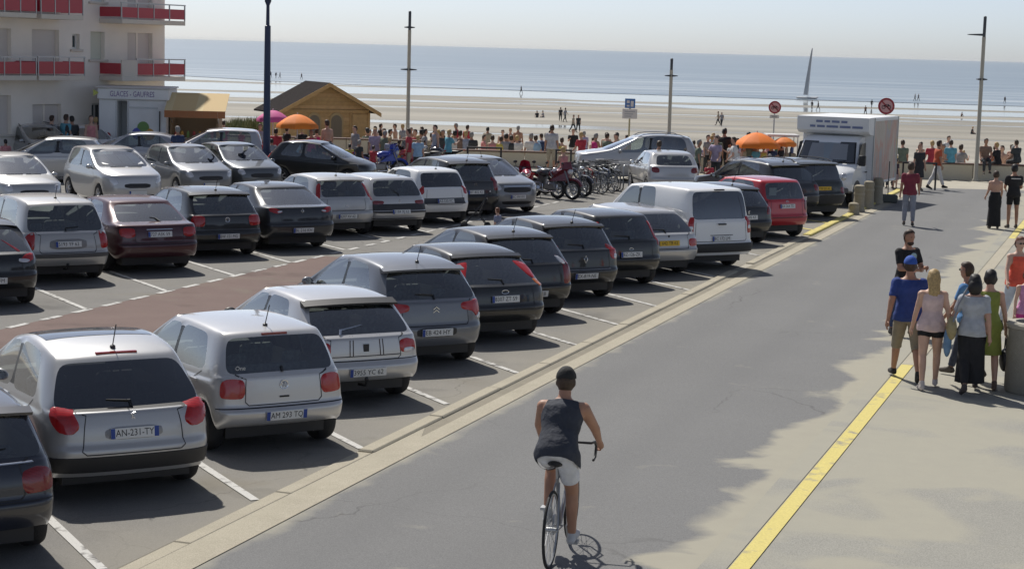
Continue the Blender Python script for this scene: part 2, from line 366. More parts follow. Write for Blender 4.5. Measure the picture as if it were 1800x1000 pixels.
sheet('gutter_edge', [(XK1-.19, -8), (XK1+.06, -8), (XK1+.06, 66.5), (XK1-.19, 66.5)], .004, M_KERB)
# kerb edge and yellow line on the right
sheet('pavement_edge', [(XY-.42, -8), (XY-.17, -8), (XY-.17, 66), (XY-.42, 66)], .003, M_PAVE)
ya, yb = at(1600, 642).y, at(1785, 420).y
sheet('yellow_line', [(XY-.15, -8), (XY+.03, -8), (XY+.03, ya), (XY-.15, ya)], .006, M_YEL)
sheet('sandy_edge', [(XY-.15, ya+.01), (XY+.10, ya+.01), (XY+.10, yb-.01), (XY-.15, yb-.01)], .006, M_KERB)
sheet('yellow_line', [(XY-.15, yb), (XY+.03, yb), (XY+.03, 66), (XY-.15, 66)], .006, M_YEL)
# bay lines
def quad_line(mb, a, b, wd):
    d = Vector((b[0]-a[0], b[1]-a[1])).normalized(); nn = Vector((-d.y, d.x))*wd/2
    mb.add([(a[0]-nn.x, a[1]-nn.y, 0), (b[0]-nn.x, b[1]-nn.y, 0), (b[0]+nn.x, b[1]+nn.y, 0), (a[0]+nn.x, a[1]+nn.y, 0)], [(0, 1, 2, 3)])
def bay_line(a, b, wd, mt=None):
    mb = MB(); quad_line(mb, a, b, wd); o = mb.build('bay_line', mt or M_LINE); o.location.z = .005; o['kind'] = 'structure'
    return o
AN, AL = .8301, .8885
dN = Vector((-math.sin(AN), math.cos(AN))); dL = Vector((-math.sin(AL), math.cos(AL)))
TIPS_N = [(180, 1000), (450, 879), (643, 789), (785.5, 710.4), (912, 656), (1014.5, 606.7), (1094.7, 571.5), (1157.5, 538.5), (1216, 510.4), (1268.7, 487.7), (1313, 470), (1353, 450.7), (1386.7, 433.8), (1423, 421)]
for i, t in enumerate(TIPS_N):
    p = at(*t); p.x = min(p.x, XK0-.02); bay_line(p[:2], (p.x+dN.x*5.0, p.y+dN.y*5.0), .095)
for i in (-2, -1):
    p = Vector((-8.99, 14.56+2.89*i))*KS; bay_line(p, p+dN*5, .095)
for t in ((1449, 405.6), (1473, 393.3), (1493, 383.5)):
    p = at(*t); p.x = min(p.x, XK0-.03); bay_line(p[:2], (p.x+dN.x*5.0, p.y+dN.y*5.0), .15, M_YEL)
TIPS_L = [(133, 542), (283, 510.7), (422.5, 485), (530, 463), (627.5, 441), (700, 424.5), (788.7, 410), (868, 391.5), (960, 373)]
tl = []
for t in TIPS_L:
    p = at(*t); tl.append(p.y); bay_line((XD-.05, p.y), (XD-.05+dL.x*5, p.y+dL.y*5), .10)
yy = 20.0; y0d = tl[0]
while yy < 58:
    bay_line((XD+.01, yy), (XD+.01, yy+.55), .12); yy += 1.005*KS
bay_line((XD-3.9, 20), (XD-3.9, 50), .1)
# ---------------------------------------------------------------- beach, sea, promenade edge
ZS = -5.9
def beach_mesh():
    us = np.linspace(-520, 540, 45); ds = np.concatenate([np.linspace(96, 200, 8), np.linspace(230, 640, 12)])
    v = []; f = []
    for d in ds:
        t = min(1, (d-96)/230)
        for u in us:
            z = -2.2*(1-t)+(ZS+.25)*t + (.0 if d < 150 else .0)
            v.append(tuple(W(u, d, z)))
    n = len(us)
    for i in range(len(ds)-1):
        for j in range(n-1): f.append((i*n+j, i*n+j+1, (i+1)*n+j+1, (i+1)*n+j))
    me = bpy.data.meshes.new('beach'); me.from_pydata(v, [], f); me.update(); return me
mb = bpy.data.materials.new('tidal_sand'); mb.use_nodes = True
def tidal(m):
    n = m.node_tree; b = n.nodes['Principled BSDF']
    tc = n.nodes.new('ShaderNodeTexCoord'); mp = n.nodes.new('ShaderNodeMapping'); mp.inputs['Rotation'].default_value = (0, 0, -YAW+.02)
    n.links.new(tc.outputs['Object'], mp.inputs[0])
    mp2 = n.nodes.new('ShaderNodeMapping'); mp2.inputs['Scale'].default_value = (.0052, .028, 1); n.links.new(mp.outputs[0], mp2.inputs[0])
    t = n.nodes.new('ShaderNodeTexNoise'); t.inputs['Scale'].default_value = 1.0; t.inputs['Detail'].default_value = 4; t.inputs['Distortion'].default_value = .5; n.links.new(mp2.outputs[0], t.inputs[0])
    mp3 = n.nodes.new('ShaderNodeMapping'); mp3.inputs['Scale'].default_value = (.02, .12, 1); n.links.new(mp.outputs[0], mp3.inputs[0])
    t2 = n.nodes.new('ShaderNodeTexNoise'); t2.inputs['Detail'].default_value = 6; t2.inputs['Scale'].default_value = 1.0; n.links.new(mp3.outputs[0], t2.inputs[0])
    # wetness grows seaward, with pools and runnels left by the tide
    s = n.nodes.new('ShaderNodeSeparateXYZ'); n.links.new(mp.outputs[0], s.inputs[0])
    dm = n.nodes.new('ShaderNodeMapRange'); dm.inputs[1].default_value = 130; dm.inputs[2].default_value = 420; dm.inputs[3].default_value = -.05; dm.inputs[4].default_value = .13
    n.links.new(s.outputs[1], dm.inputs[0])
    ad = n.nodes.new('ShaderNodeMath'); ad.operation = 'ADD'; n.links.new(t.outputs[0], ad.inputs[0]); n.links.new(dm.outputs[0], ad.inputs[1])
    wet = n.nodes.new('ShaderNodeMapRange'); wet.inputs[1].default_value = .56; wet.inputs[2].default_value = .585; n.links.new(ad.outputs[0], wet.inputs[0])
    damp = n.nodes.new('ShaderNodeMapRange'); damp.inputs[1].default_value = .42; damp.inputs[2].default_value = .56; n.links.new(ad.outputs[0], damp.inputs[0])
    r = n.nodes.new('ShaderNodeValToRGB'); r.color_ramp.elements[0].color = (.25, .228, .185, 1); r.color_ramp.elements[1].color = (.375, .345, .285, 1); r.color_ramp.elements[0].position = .3; r.color_ramp.elements[1].position = .7
    n.links.new(t2.outputs[0], r.inputs[0])
    mx = n.nodes.new('ShaderNodeMix'); mx.data_type = 'RGBA'; n.links.new(damp.outputs[0], mx.inputs[0]); n.links.new(r.outputs[0], mx.inputs[6]); mx.inputs[7].default_value = (.20, .185, .15, 1)
    n.links.new(mx.outputs[2], b.inputs['Base Color'])
    rr = n.nodes.new('ShaderNodeMapRange'); rr.inputs[3].default_value = .8; rr.inputs[4].default_value = .08; n.links.new(wet.outputs[0], rr.inputs[0])
    n.links.new(rr.outputs[0], b.inputs['Roughness'])
tidal(mb)
bme = beach_mesh(); bme.materials.append(mb)
bo = link('beach', bme); bo['kind'] = 'structure'
ms = bpy.data.materials.new('sea_water'); ms.use_nodes = True
def seamat(m):
    n = m.node_tree; b = n.nodes['Principled BSDF']; b.inputs['Base Color'].default_value = (.10, .145, .165, 1); b.inputs['Roughness'].default_value = .32
    tc = n.nodes.new('ShaderNodeTexCoord'); mp = n.nodes.new('ShaderNodeMapping'); mp.inputs['Rotation'].default_value = (0, 0, -YAW+.02); n.links.new(tc.outputs['Object'], mp.inputs[0])
    m2 = n.nodes.new('ShaderNodeMapping'); m2.inputs['Scale'].default_value = (.004, .02, 1); n.links.new(mp.outputs[0], m2.inputs[0])
    t = n.nodes.new('ShaderNodeTexNoise'); t.inputs['Scale'].default_value = 1; t.inputs['Detail'].default_value = 5; n.links.new(m2.outputs[0], t.inputs[0])
    r = n.nodes.new('ShaderNodeValToRGB'); r.color_ramp.elements[0].position = .35; r.color_ramp.elements[1].position = .7
    r.color_ramp.elements[0].color = (.155, .205, .24, 1); r.color_ramp.elements[1].color = (.215, .262, .29, 1); n.links.new(t.outputs[0], r.inputs[0])
    # surf lines near the shore
    s = n.nodes.new('ShaderNodeSeparateXYZ'); n.links.new(mp.outputs[0], s.inputs[0])
    nm = n.nodes.new('ShaderNodeMapRange'); nm.inputs[1].default_value = 560; nm.inputs[2].default_value = 900; nm.inputs[3].default_value = .16; nm.inputs[4].default_value = 0; n.links.new(s.outputs[1], nm.inputs[0])
    m3 = n.nodes.new('ShaderNodeMapping'); m3.inputs['Scale'].default_value = (.006, .05, 1); n.links.new(mp.outputs[0], m3.inputs[0])
    t3 = n.nodes.new('ShaderNodeTexNoise'); t3.inputs['Scale'].default_value = 1; t3.inputs['Detail'].default_value = 7; n.links.new(m3.outputs[0], t3.inputs[0])
    a = n.nodes.new('ShaderNodeMath'); a.operation = 'ADD'; n.links.new(t3.outputs[0], a.inputs[0]); n.links.new(nm.outputs[0], a.inputs[1])
    fo = n.nodes.new('ShaderNodeMapRange'); fo.inputs[1].default_value = .60; fo.inputs[2].default_value = .82; n.links.new(a.outputs[0], fo.inputs[0])
    mx = n.nodes.new('ShaderNodeMix'); mx.data_type = 'RGBA'; n.links.new(fo.outputs[0], mx.inputs[0]); n.links.new(r.outputs[0], mx.inputs[6]); mx.inputs[7].default_value = (.40, .44, .45, 1)
    n.links.new(mx.outputs[2], b.inputs['Base Color'])
    w1 = n.nodes.new('ShaderNodeTexNoise'); w1.inputs['Scale'].default_value = .25; w1.inputs['Detail'].default_value = 5; n.links.new(mp.outputs[0], w1.inputs[0])
    bp = n.nodes.new('ShaderNodeBump'); bp.inputs['Strength'].default_value = .6; bp.inputs['Distance'].default_value = .5; n.links.new(w1.outputs[0], bp.inputs['Height']); n.links.new(bp.outputs[0], b.inputs['Normal'])
seamat(ms)
sheet('sea', [tuple(W(u, d)[:2]) for u, d in ((-4000, 600), (-160, 545), (-95, 510), (-60, 470), (-37, 455), (14, 441), (67, 430), (119, 425), (300, 415), (6000, 400), (22000, 23000), (-22000, 23000))], ZS+.3, ms)
# promenade behind the wall, a step lower, and its sloping edge down to the sand
ZP = -.6
sheet('promenade', [tuple(W(u, d)[:2]) for u, d in ((-260, 72.35), (260, 72.35), (260, 92), (-260, 92))], ZP, M_PALE)
_m = MB(); _m.add([W(-260, 92, ZP), W(260, 92, ZP), W(260, 97, -2.6), W(-260, 97, -2.6)], [(0, 1, 2, 3)])
ro = _m.build('dyke_slope', M_PALE); ro['kind'] = 'structure'
# ---------------------------------------------------------------- cars
DEF = dict(L=3.95, W=1.70, H=1.46, xr=.66, wb=2.5, R=.30, cr=1.0,
           z5=.93, x5=.09, zgb=.97, xgb=.13, zrr=1.40, xrt=.42, gwb=.80, gwt=.66, wrap=False,
           zbr=.96, zbf=.90, xqb=.62, xqt=.80, xBb=1.62, xBt=1.60, xab=2.72, xat=2.02, xcowl=3.0, zc=.98, xwt=2.12, zrf=1.40,
           tumble=.80, hood=.80, rz=(.35, .44, .58, .62, .80), rx=(.07, .01, .0, .035, .05), sub=2, zs=.19, bulge=.012, rake=0, panel=False)
def lerp(a, b, t): return a+(b-a)*t
class Car: pass
def car_body(S):
    L, w = S['L'], S['W']/2; xr = S['xr']; xf = xr+S['wb']; Ra = S['R']+.052; zc0 = S['R']; cr = S['cr']*.85
    H = S['H']; xrt, xwt = S['xrt'], S['xwt']
    xm = lerp(xrt, xwt, .55)
    def roof(x):
        if x < xm: return H-(H-S['zrr'])*min(1.3, ((xm-x)/(xm-xrt))**2)
        return H-(H-S['zrf'])*min(1.3, ((x-xm)/(xwt-xm))**2)
    def belt(x):
        t = (x-S['xqb'])/(S['xab']-S['xqb']); return lerp(S['zbr'], S['zbf'], max(-.2, min(1.1, t)))
    wf = [.945, .985, 1.0, 1.0, .995, .965, .955, .945, None, S['tumble'], S['tumble']-.055]
    wf[8] = lerp(wf[7], wf[9], .5)+.012
    zr_ = list(S['rz'])+[S['z5'], lerp(S['z5'], S['zgb'], .55), S['zgb'], None, S['zrr']-.055, S['zrr']]
    xr_ = list(S['rx'])+[S['x5'], lerp(S['x5'], S['xgb'], .6), S['xgb'], None, xrt, xrt+.055]
    zr_[8] = lerp(zr_[7], zr_[9], .5); xr_[8] = lerp(xr_[7], xr_[9], .5)-.018
    hz = S['hood']
    zf_ = [.20, .36, .54, .62, hz-.06, hz, lerp(hz, S['zc'], .62), S['zc'], None, S['zrf']-.045, S['zrf']]
    xf_ = [L-.10, L-.01, L, L-.015, L-.05, L-.14, lerp(L-.14, S['xcowl'], .5), S['xcowl'], None, xwt, xwt-.06]
    zf_[8] = lerp(zf_[7], zf_[9], .5)+.01; xf_[8] = lerp(xf_[7], xf_[9], .5)+.03
    def tap(x):
        a = max(0, (xr+.1-x)/(xr+.1)); b = max(0, (x-xf+.1)/(L-xf+.1)); return 1-.035*a*a-.075*b*b
    lowx = [None, xr-Ra, xr-.71*Ra, xr, xr+.71*Ra, xr+Ra, None, None, None, xf-Ra, xf-.71*Ra, xf, xf+.71*Ra, xf+Ra, None]
    lowx[6] = lerp(lowx[5], lowx[9], .38); lowx[7] = lowx[6]+.08; lowx[8] = lerp(lowx[7], lowx[9], .55)
    def upx(k):
        if k == 7: s0, s2, s6, s10, s14, bw = S['xgb']+.20*cr, S['xqb'], S['xBb'], S['xab'], S['xcowl']-.20, .085
        elif k == 9: s0, s2, s6, s10, s14, bw = xrt+.10, S['xqt'], S['xBt'], S['xat'], xwt-.05, .07
        else: s0, s2, s6, s10, s14, bw = xrt+.15, S['xqt']+.02, S['xBt'], S['xat']-.04, xwt-.10, .07
        a = [0]*15; a[0] = s0; a[2] = s2; a[1] = lerp(s0, s2, .5); a[6] = s6; a[7] = s6+bw; a[10] = s10; a[14] = s14
        for i in (3, 4, 5): a[i] = lerp(s2, s6, (i-2)/4)
        for i in (8, 9): a[i] = lerp(a[7], s10, (i-7)/3)
        for i in (11, 12, 13): a[i] = lerp(s10, s14, (i-10)/4)
        return a
    u7, u9, u10 = upx(7), upx(9), upx(10)
    P = []
    for k in range(11):
        row = []
        bow = [0, .008, .035, .11] if k < 7 else [0, .008, .03, .075]
        wk = w*wf[k]
        for c in range(4):
            if k < 7: y = wk*[0, .36, .68, .90][c]
            else:
                t = {7: 0, 8: .5, 9: 1, 10: 1}[k]; g = w*lerp(S['gwb'], S['gwt'], t)*(1 if k < 10 else .97); y = g*[0, .40, .74, 1][c]
            row.append(Vector((xr_[k]+bow[c]*cr, y, zr_[k]-(0 if k < 7 else .012*(c/3)**2))))
        sx = []
        for i in range(15):
            if k <= 4: x = lowx[i]
            elif k == 5: x = lerp(lowx[i] or 0, u7[i], .55) if lowx[i] else None
            elif k == 6: x = lerp(lowx[i] or 0, u7[i], .85) if lowx[i] else None
            elif k == 7: x = u7[i]
            elif k == 8: x = lerp(u7[i], u9[i], .5)
            elif k == 9: x = u9[i]
            else: x = u10[i]
            if i == 0 and k < 7: x = xr_[k]+.26*cr
            if i == 14 and k < 6: x = xf_[k]-.33
            if i == 14 and k == 6: x = xf_[k]-.22
            if k in (5, 6) and 10 < i < 14:      # fender line / bonnet edge
                if k == 5: x = lerp(u7[10]+.05, xf_[5]-.33, (i-10)/4)
                else: x = lerp(u7[10]+.02, xf_[6]-.22, (i-10)/4)
            if k in (5, 6) and i == 10: x = u7[10]+(.05 if k == 5 else .02)
            sx.append(x)
        if k in (5, 6):
            for i in range(1, 10): sx[i] = lerp(lowx[i], u7[i], .55 if k == 5 else .85)
        for i in range(15):
            x = sx[i]; y = wk*tap(x)
            if i == 0: y = wk*(.975 if k < 7 else .965)
            if i == 14: y = wk*(.93 if k < 6 else .90)
            if k <= 4:
                z = [S['zs'], .34, .54, .70, .83][k]
                if i == 0: z = lerp(z, zr_[k], .7)
                if i == 14: z = lerp(z, zf_[k], .8)
                for xw, j0 in ((xr, 1), (xf, 9)):
                    if j0 <= i <= j0+4:
                        a = {0: 0, 1: .71, 2: 1, 3: .71, 4: 0}[i-j0]
                        za = zc0+Ra*a if a else (.34 if j0 == 1 and i == 1 else max(S['zs'], .22))
                        if a:
                            top = min(.86, belt(x)-.1) if k == 4 else .86
                            z = lerp(za, top, [0, .16, .45, .75, 1][k])
                        elif k == 0: z = za
            elif k == 5: z = belt(x)-.085 if i < 10 else lerp(belt(u7[10])-.05, zf_[5], ((i-10)/4)**1.2)
            elif k == 6: z = belt(x)-.035 if i < 10 else lerp(belt(u7[10])-.02, zf_[6]-.012, ((i-10)/4)**1.1)
            elif k == 7: z = belt(x) if i <= 10 else lerp(belt(u7[10]), S['zc']-.02, (i-10)/4)
            elif k == 8: z = lerp(belt(u7[i]) if i <= 10 else lerp(belt(u7[10]), S['zc']-.02, (i-10)/4), roof(u9[i])-.075, .5)
            elif k == 9: z = roof(x)-.075
            else: z = roof(x)-.028
            if k >= 5 and i == 0: z = lerp(z, zr_[k], .8)
            if k == 5 and i == 1: z = lerp(z, zr_[k], .35)
            if k >= 7 and i in (13, 14): z = lerp(z, zf_[k], .75)
            row.append(Vector((x, y, z)))
        bowf = [.15, .05, .012, 0]
        for c in range(4):
            yfr = [.80, .60, .31, 0] if k < 6 else [.72, .54, .28, 0]
            row.append(Vector((xf_[k]-bowf[c]*(1 if k < 7 else .75), wk*yfr[c], zf_[k]-(.008*(1-c/3) if k > 4 else 0))))
        P.append(row)
    NC = 44
    V = []; idx = []
    for k in range(11):
        r = []
        for c in range(NC):
            h = P[k][c] if c <= 22 else P[k][44-c]
            r.append(len(V)); V.append((h.x, h.y if c <= 22 else -h.y, h.z))
        idx.append(r)
    body = []; trim = []; wins = {}
    for k in range(10):
        for c in range(NC):
            q = (idx[k][c], idx[k][(c+1) % NC], idx[k+1][(c+1) % NC], idx[k+1][c])
            cc = c if c < 22 else 43-c; sd = 'L' if c < 22 else 'R'
            key = None
            if k in (7, 8):
                if cc < 3 or (S['wrap'] and cc < 4): key = 'rear_window'
                elif 6 <= cc <= 9 and not S['panel']: key = 'rear_side_window'+sd
                elif 11 <= cc <= 13: key = 'front_side_window'+sd
                elif cc >= 18: key = 'windscreen'
            if key: wins.setdefault(key, []).append(q[::-1])
            elif k in (7, 8) and cc == 10 and not S['panel']: trim.append(q[::-1])
            else: body.append(q[::-1])
    # roof
    left = [idx[10][4+i] for i in range(15)]; right = [idx[10][44-(4+i)] for i in range(15)]
    rg = []
    for i in range(15):
        a = V[left[i]]; row = [left[i]]
        if i == 0: row += [idx[10][3], idx[10][2], idx[10][1], idx[10][0], idx[10][43], idx[10][42], idx[10][41]]
        elif i == 14: row += [idx[10][19], idx[10][20], idx[10][21], idx[10][22], idx[10][23], idx[10][24], idx[10][25]]
        else:
            for f in (.72, .52, .27, 0, -.27, -.52, -.72):
                x = a[0]; row.append(len(V)); V.append((x, a[1]*f, roof(x)+.004-.026*f*f))
        row.append(right[i]); rg.append(row)
    for i in range(14):
        for j in range(8): body.append((rg[i][j], rg[i][j+1], rg[i+1][j+1], rg[i+1][j]))
    cr_e = {}
    for k, val, sel in ((5, .45, lambda c: True), (2, .55, lambda c: c <= 4), (3, .7, lambda c: c <= 4), (10, .25, lambda c: True), (4, .2, lambda c: c <= 4)):
        for c in range(NC):
            cc = c if c < 22 else 43-c
            if sel(cc): cr_e[tuple(sorted((idx[k][c], idx[k][(c+1) % NC])))] = val
    return V, body, trim, wins, roof, cr_e
def subd(V, F, lev, mi=None, crease=None):
    used = sorted({i for f in F for i in f}); mp = {u: i for i, u in enumerate(used)}
    me = bpy.data.meshes.new('c'); me.from_pydata([V[u] for u in used], [], [tuple(mp[i] for i in f) for f in F])
    if mi: me.polygons.foreach_set('material_index', mi)
    if crease:
        at_ = me.attributes.new('crease_edge', 'FLOAT', 'EDGE'); vals = [0.0]*len(me.edges)
        inv = used
        for e in me.edges:
            a, b = inv[e.vertices[0]], inv[e.vertices[1]]; vals[e.index] = crease.get((min(a, b), max(a, b)), 0.0)
        at_.data.foreach_set('value', vals)
    o = bpy.data.objects.new('c', me); COL.objects.link(o)
    md = o.modifiers.new('s', 'SUBSURF'); md.levels = lev; md.render_levels = lev; md.boundary_smooth = 'ALL'
    dg = bpy.context.evaluated_depsgraph_get(); dg.update()
    r = bpy.data.meshes.new_from_object(o.evaluated_get(dg)); bpy.data.objects.remove(o); bpy.data.meshes.remove(me)
    r.polygons.foreach_set('use_smooth', [True]*len(r.polygons))
    return r
def bvh_of(meshes):
    v = []; f = []
    for me in meshes:
        b = len(v); v += [x.co.copy() for x in me.vertices]; f += [tuple(i+b for i in p.vertices) for p in me.polygons]
    return BVHTree.FromPolygons(v, f)
class Proj:
    """Cylinder projection on the tail (or nose) of a car: q is the distance round the corner from the centre line."""
    def __init__(s, bv, S, front=False):
        s.b = bv; s.w = S['W']/2; s.front = front; s.L = S['L']; s.ax = .8
        s.yc = s.w*.96
    def dirq(s, q):
        a = abs(q)
        if a <= s.yc: v = Vector((-s.ax, a, 0))
        else:
            x = a-s.yc; v = Vector((x-s.ax, s.w, 0))
        if q < 0: v.y = -v.y
        if s.front: v.x = -v.x
        return v.normalized()
    def hit(s, q, z, off=0.0):
        d = s.dirq(q); c = Vector((s.L-s.ax if s.front else s.ax, 0, z))
        o = c+d*4; r = s.b.ray_cast(o, -d, 6)
        p = r[0] if r[0] is not None else c+d*s.ax
        return p+d*off
    def patch(s, poly, h=.012, mt=None, n=44, name='tail_light', parent=None, mts=None, rnd=2, rings=(1.0, .94, .6, .3)):
        P = [Vector((a, b)) for a, b in poly]
        for _ in range(rnd):
            Q = []
            for i in range(len(P)):
                a, b = P[i], P[(i+1) % len(P)]; Q += [a*.8+b*.2, a*.2+b*.8]
            P = Q
        per = [0]
        for i in range(len(P)): per.append(per[-1]+(P[(i+1) % len(P)]-P[i]).length)
        R = []
        for j in range(n):
            t = per[-1]*j/n; i = max(k for k in range(len(P)) if per[k] <= t+1e-9); a, b = P[i], P[(i+1) % len(P)]; l = (b-a).length or 1
            R.append(a.lerp(b, (t-per[i])/l))
        c = sum(R, Vector((0, 0)))/n
        vs = []; fs = []
        for ri, k in enumerate(rings):
            for p in R:
                q = c.lerp(p, k); vs.append(s.hit(q.x, q.y, -.006 if ri == 0 else h*(1+.25*(1-k))))
        vs.append(s.hit(c.x, c.y, h*1.25))
        for ri in range(len(rings)-1):
            for j in range(n): fs.append((ri*n+j, ri*n+(j+1) % n, (ri+1)*n+(j+1) % n, (ri+1)*n+j))
        b = (len(rings)-1)*n
        for j in range(n): fs.append((b+j, b+(j+1) % n, len(vs)-1))
        mb = MB(); mb.add(vs, fs); return mb.build(name, mt, parent, smooth=50)
    def line(s, pts, wd, mt, off=.0025, name='shut_line', parent=None, step=.05):
        vs = []; fs = []
        dense = []
        for a, b in zip(pts[:-1], pts[1:]):
            l = math.hypot(b[0]-a[0], b[1]-a[1]); m_ = max(1, int(l/step))
            for i in range(m_): dense.append((lerp(a[0], b[0], i/m_), lerp(a[1], b[1], i/m_)))
        dense.append(pts[-1])
        for i, p in enumerate(dense):
            a = Vector(dense[max(0, i-1)]); b = Vector(dense[min(len(dense)-1, i+1)]); d = (b-a).normalized(); nn = Vector((-d.y, d.x))*wd/2
            vs.append(s.hit(p[0]-nn.x, p[1]-nn.y, off)); vs.append(s.hit(p[0]+nn.x, p[1]+nn.y, off))
        for i in range(len(dense)-1): fs.append((2*i, 2*i+1, 2*i+3, 2*i+2))
        mb = MB(); mb.add(vs, fs); return mb.build(name, mt, parent)
def side_hit(bv, x, z, sd, off=.0025):
    r = bv.ray_cast(Vector((x, sd*2.5, z)), Vector((0, -sd, 0)), 3)
    p = r[0] if r[0] is not None else Vector((x, sd*.8, z))
    return p+Vector((0, sd*off, 0))
def side_line(bv, pts, wd, sd, mt, parent, name='shut_line', off=.0025):
    vs = []; fs = []; dense = []
    for a, b in zip(pts[:-1], pts[1:]):
        l = math.hypot(b[0]-a[0], b[1]-a[1]); m_ = max(1, int(l/.07))
        for i in range(m_): dense.append((lerp(a[0], b[0], i/m_), lerp(a[1], b[1], i/m_)))
    dense.append(pts[-1])
    for i, p in enumerate(dense):
        a = Vector(dense[max(0, i-1)]); b = Vector(dense[min(len(dense)-1, i+1)]); d = (b-a).normalized(); nn = Vector((-d.y, d.x))*wd/2
        vs += [side_hit(bv, p[0]-nn.x, p[1]-nn.y, sd, off), side_hit(bv, p[0]+nn.x, p[1]+nn.y, sd, off)]
    for i in range(len(dense)-1): fs.append((2*i, 2*i+1, 2*i+3, 2*i+2))
    mb = MB(); mb.add(vs, fs); return mb.build(name, mt, parent)
_wheels = {}
def wheel_meshes(R, style):
    key = (R, style)
    if key in _wheels: return _wheels[key]
    t = MB(); wd = .095; r0 = R*.64
    t.lathe([(r0, -wd), (r0+.03, -wd-.008), (R-.025, -wd-.004), (R-.004, -wd+.03), (R, 0), (R-.004, wd-.03), (R-.025, wd+.004), (r0+.03, wd+.008), (r0, wd), (r0, -wd)], 32, 'y')
    tm = t.mesh('tyre', M_RUB, 40)
    r = MB()
    r.lathe([(r0, -wd+.005), (r0-.015, -wd+.01), (r0-.03, -.02), (r0-.03, .03), (r0-.012, wd-.012), (r0+.004, wd-.002)], 32, 'y', cap=False)
    n = {'s5': 5, 's7': 7, 's9': 9, 'cap': 6}[style]
    for i in range(n):
        r.M = Matrix.Rotation(2*PI*i/n, 4, 'Y')
        hw = {'s5': .028, 's7': .018, 's9': .013, 'cap': .042}[style]
        r.box(-hw, hw, wd-.04, wd-.012, .03, r0-.01)
    r.M = Matrix.Identity(4)
    r.lathe([(.055, wd-.05), (.055, wd-.008), (.035, wd-.002), (0, wd-.002)], 16, 'y')
    r.cur = 1; r.lathe([(r0-.02, wd-.055), (0, wd-.055)], 24, 'y')
    rm = r.mesh('rim', [M_RIM, M_BLK], 40)
    _wheels[key] = (tm, rm); return tm, rm
_int = {}
def interior(S, parent):
    L, w = S['L'], S['W']/2; xr = S['xr']; xf = xr+S['wb']
    mb = MB(); mb.box(.30, L-.35, -w+.20, w-.20, .17, .36); mb.box(xf-.2, L-.3, -w+.30, w-.30, .30, .60); mb.box(.28, xr+.25, -w+.22, w-.22, .3, .62)
    mb.build('underbody', M_BLK, parent)
    s = MB(); tilt = Matrix.Rotation(math.radians(-18), 4, 'Y')
    xs = xr+S['wb']*.50
    zt = min(.56, S['zbr']-.38)
    for sd in (-1, 1):
        y = sd*w*.44
        s.M = Matrix.Identity(4); s.box(xs, xs+.5, y-.23, y+.23, .36, .50, .03)
        s.M = Matrix.Translation((xs+.04, y, .46)) @ tilt; s.box(-.05, .06, -.22, .22, 0, .58, .04); s.box(-.04, .04, -.13, .13, .62, .80, .03)
        s.box(-.01, .01, -.06, -.04, .56, .64); s.box(-.01, .01, .04, .06, .56, .64)
    s.M = Matrix.Identity(4); xb = xr+.22
    if not S.get('van'):
        s.box(xb, xb+.5, -w*.72, w*.72, .34, .50, .03)
        s.M = Matrix.Translation((xb, 0, .46)) @ tilt; s.box(-.06, .06, -w*.72, w*.72, 0, .50, .04)
        for y in (-.42, .42): s.box(-.035, .035, y*w-.12, y*w+.12, .52, .66, .03)
        s.M = Matrix.Identity(4)
        s.box(.34, xb-.1, -w*.74, w*.74, S['zgb']-.13 if S['zgb'] < 1.0 else .84, (S['zgb']-.11) if S['zgb'] < 1.0 else .86)
    s.build('seats', M_SEAT, parent, 40)
    d = MB(); xd = S['xcowl']-.42; d.box(xd, S['xcowl']-.05, -w*.80, w*.80, .58, S['zc']-.06, .03)
    d.M = Matrix.Translation((xd-.1, w*.42, .82)) @ Matrix.Rotation(math.radians(62), 4, 'Y')
    ring = [(.18*math.cos(2*PI*i/16), .18*math.sin(2*PI*i/16), 0) for i in range(16)]
    d.tube(ring, .014, 5, closed=True); d.box(-.17, .17, -.02, .02, -.01, .01)
    d.build('dashboard', M_BLK, parent, 40)
def plate(parent, loc, txt, mt, tilt=0.0, wd=.50, front=False, band=True):
    o = MB().box(-.006, .006, -wd/2, wd/2, -.055, .055, .004).build('licence_plate', mt, parent)
    o.location = loc; o.rotation_euler = (0, tilt, PI if front else 0)
    if txt:
        me, tw = text_mesh(txt, .068, M_INK); k = min(1.0, (wd-.10)/tw)
        t = link('lettering', me, o); t.scale = (k, 1, 1); t.location = (-.0075, 0, 0); t.rotation_euler = (PI/2, 0, -PI/2)
    if band and mt is M_PLW:
        for sd in (1, -1):
            if sd < 0 and band != 2: continue
            MB().box(-.0075, -.005, sd*wd/2-.045*(sd > 0)+.001*sd, sd*wd/2+.045*(sd < 0), -.052, .052).build('blue_band', M_PLB, o)
    return o
def mirror_part(S, bv, parent, pm):
    for sd in (1, -1):
        x = S['xab']-.06; z = S['zbf']+.05
        h = side_hit(bv, x-.08, S['zbf']-.02, sd)
        mb = MB(); mb.M = Matrix.Translation((x-.02, h.y+sd*.10, z+.02))
        mb.ball((0, 0, 0), (.055, .095, .065), 12, 8); mb.cur = 1; mb.M = Matrix.Identity(4)
        mb.tube([(x-.01, h.y-sd*.03, S['zbf']-.0), (x-.01, h.y+sd*.06, z)], .02, 6)
        o = mb.build('door_mirror', [pm, M_BLK], parent, 60)
        g = MB(); g.M = Matrix.Translation((x-.078, h.y+sd*.105, z+.02)) @ Matrix.Rotation(PI/2, 4, 'Y'); g.lathe([(.001, 0), (.05, 0), (.05, .004), (.001, .004)], 14); 
        g.build('mirror_glass', M_CHR, o)
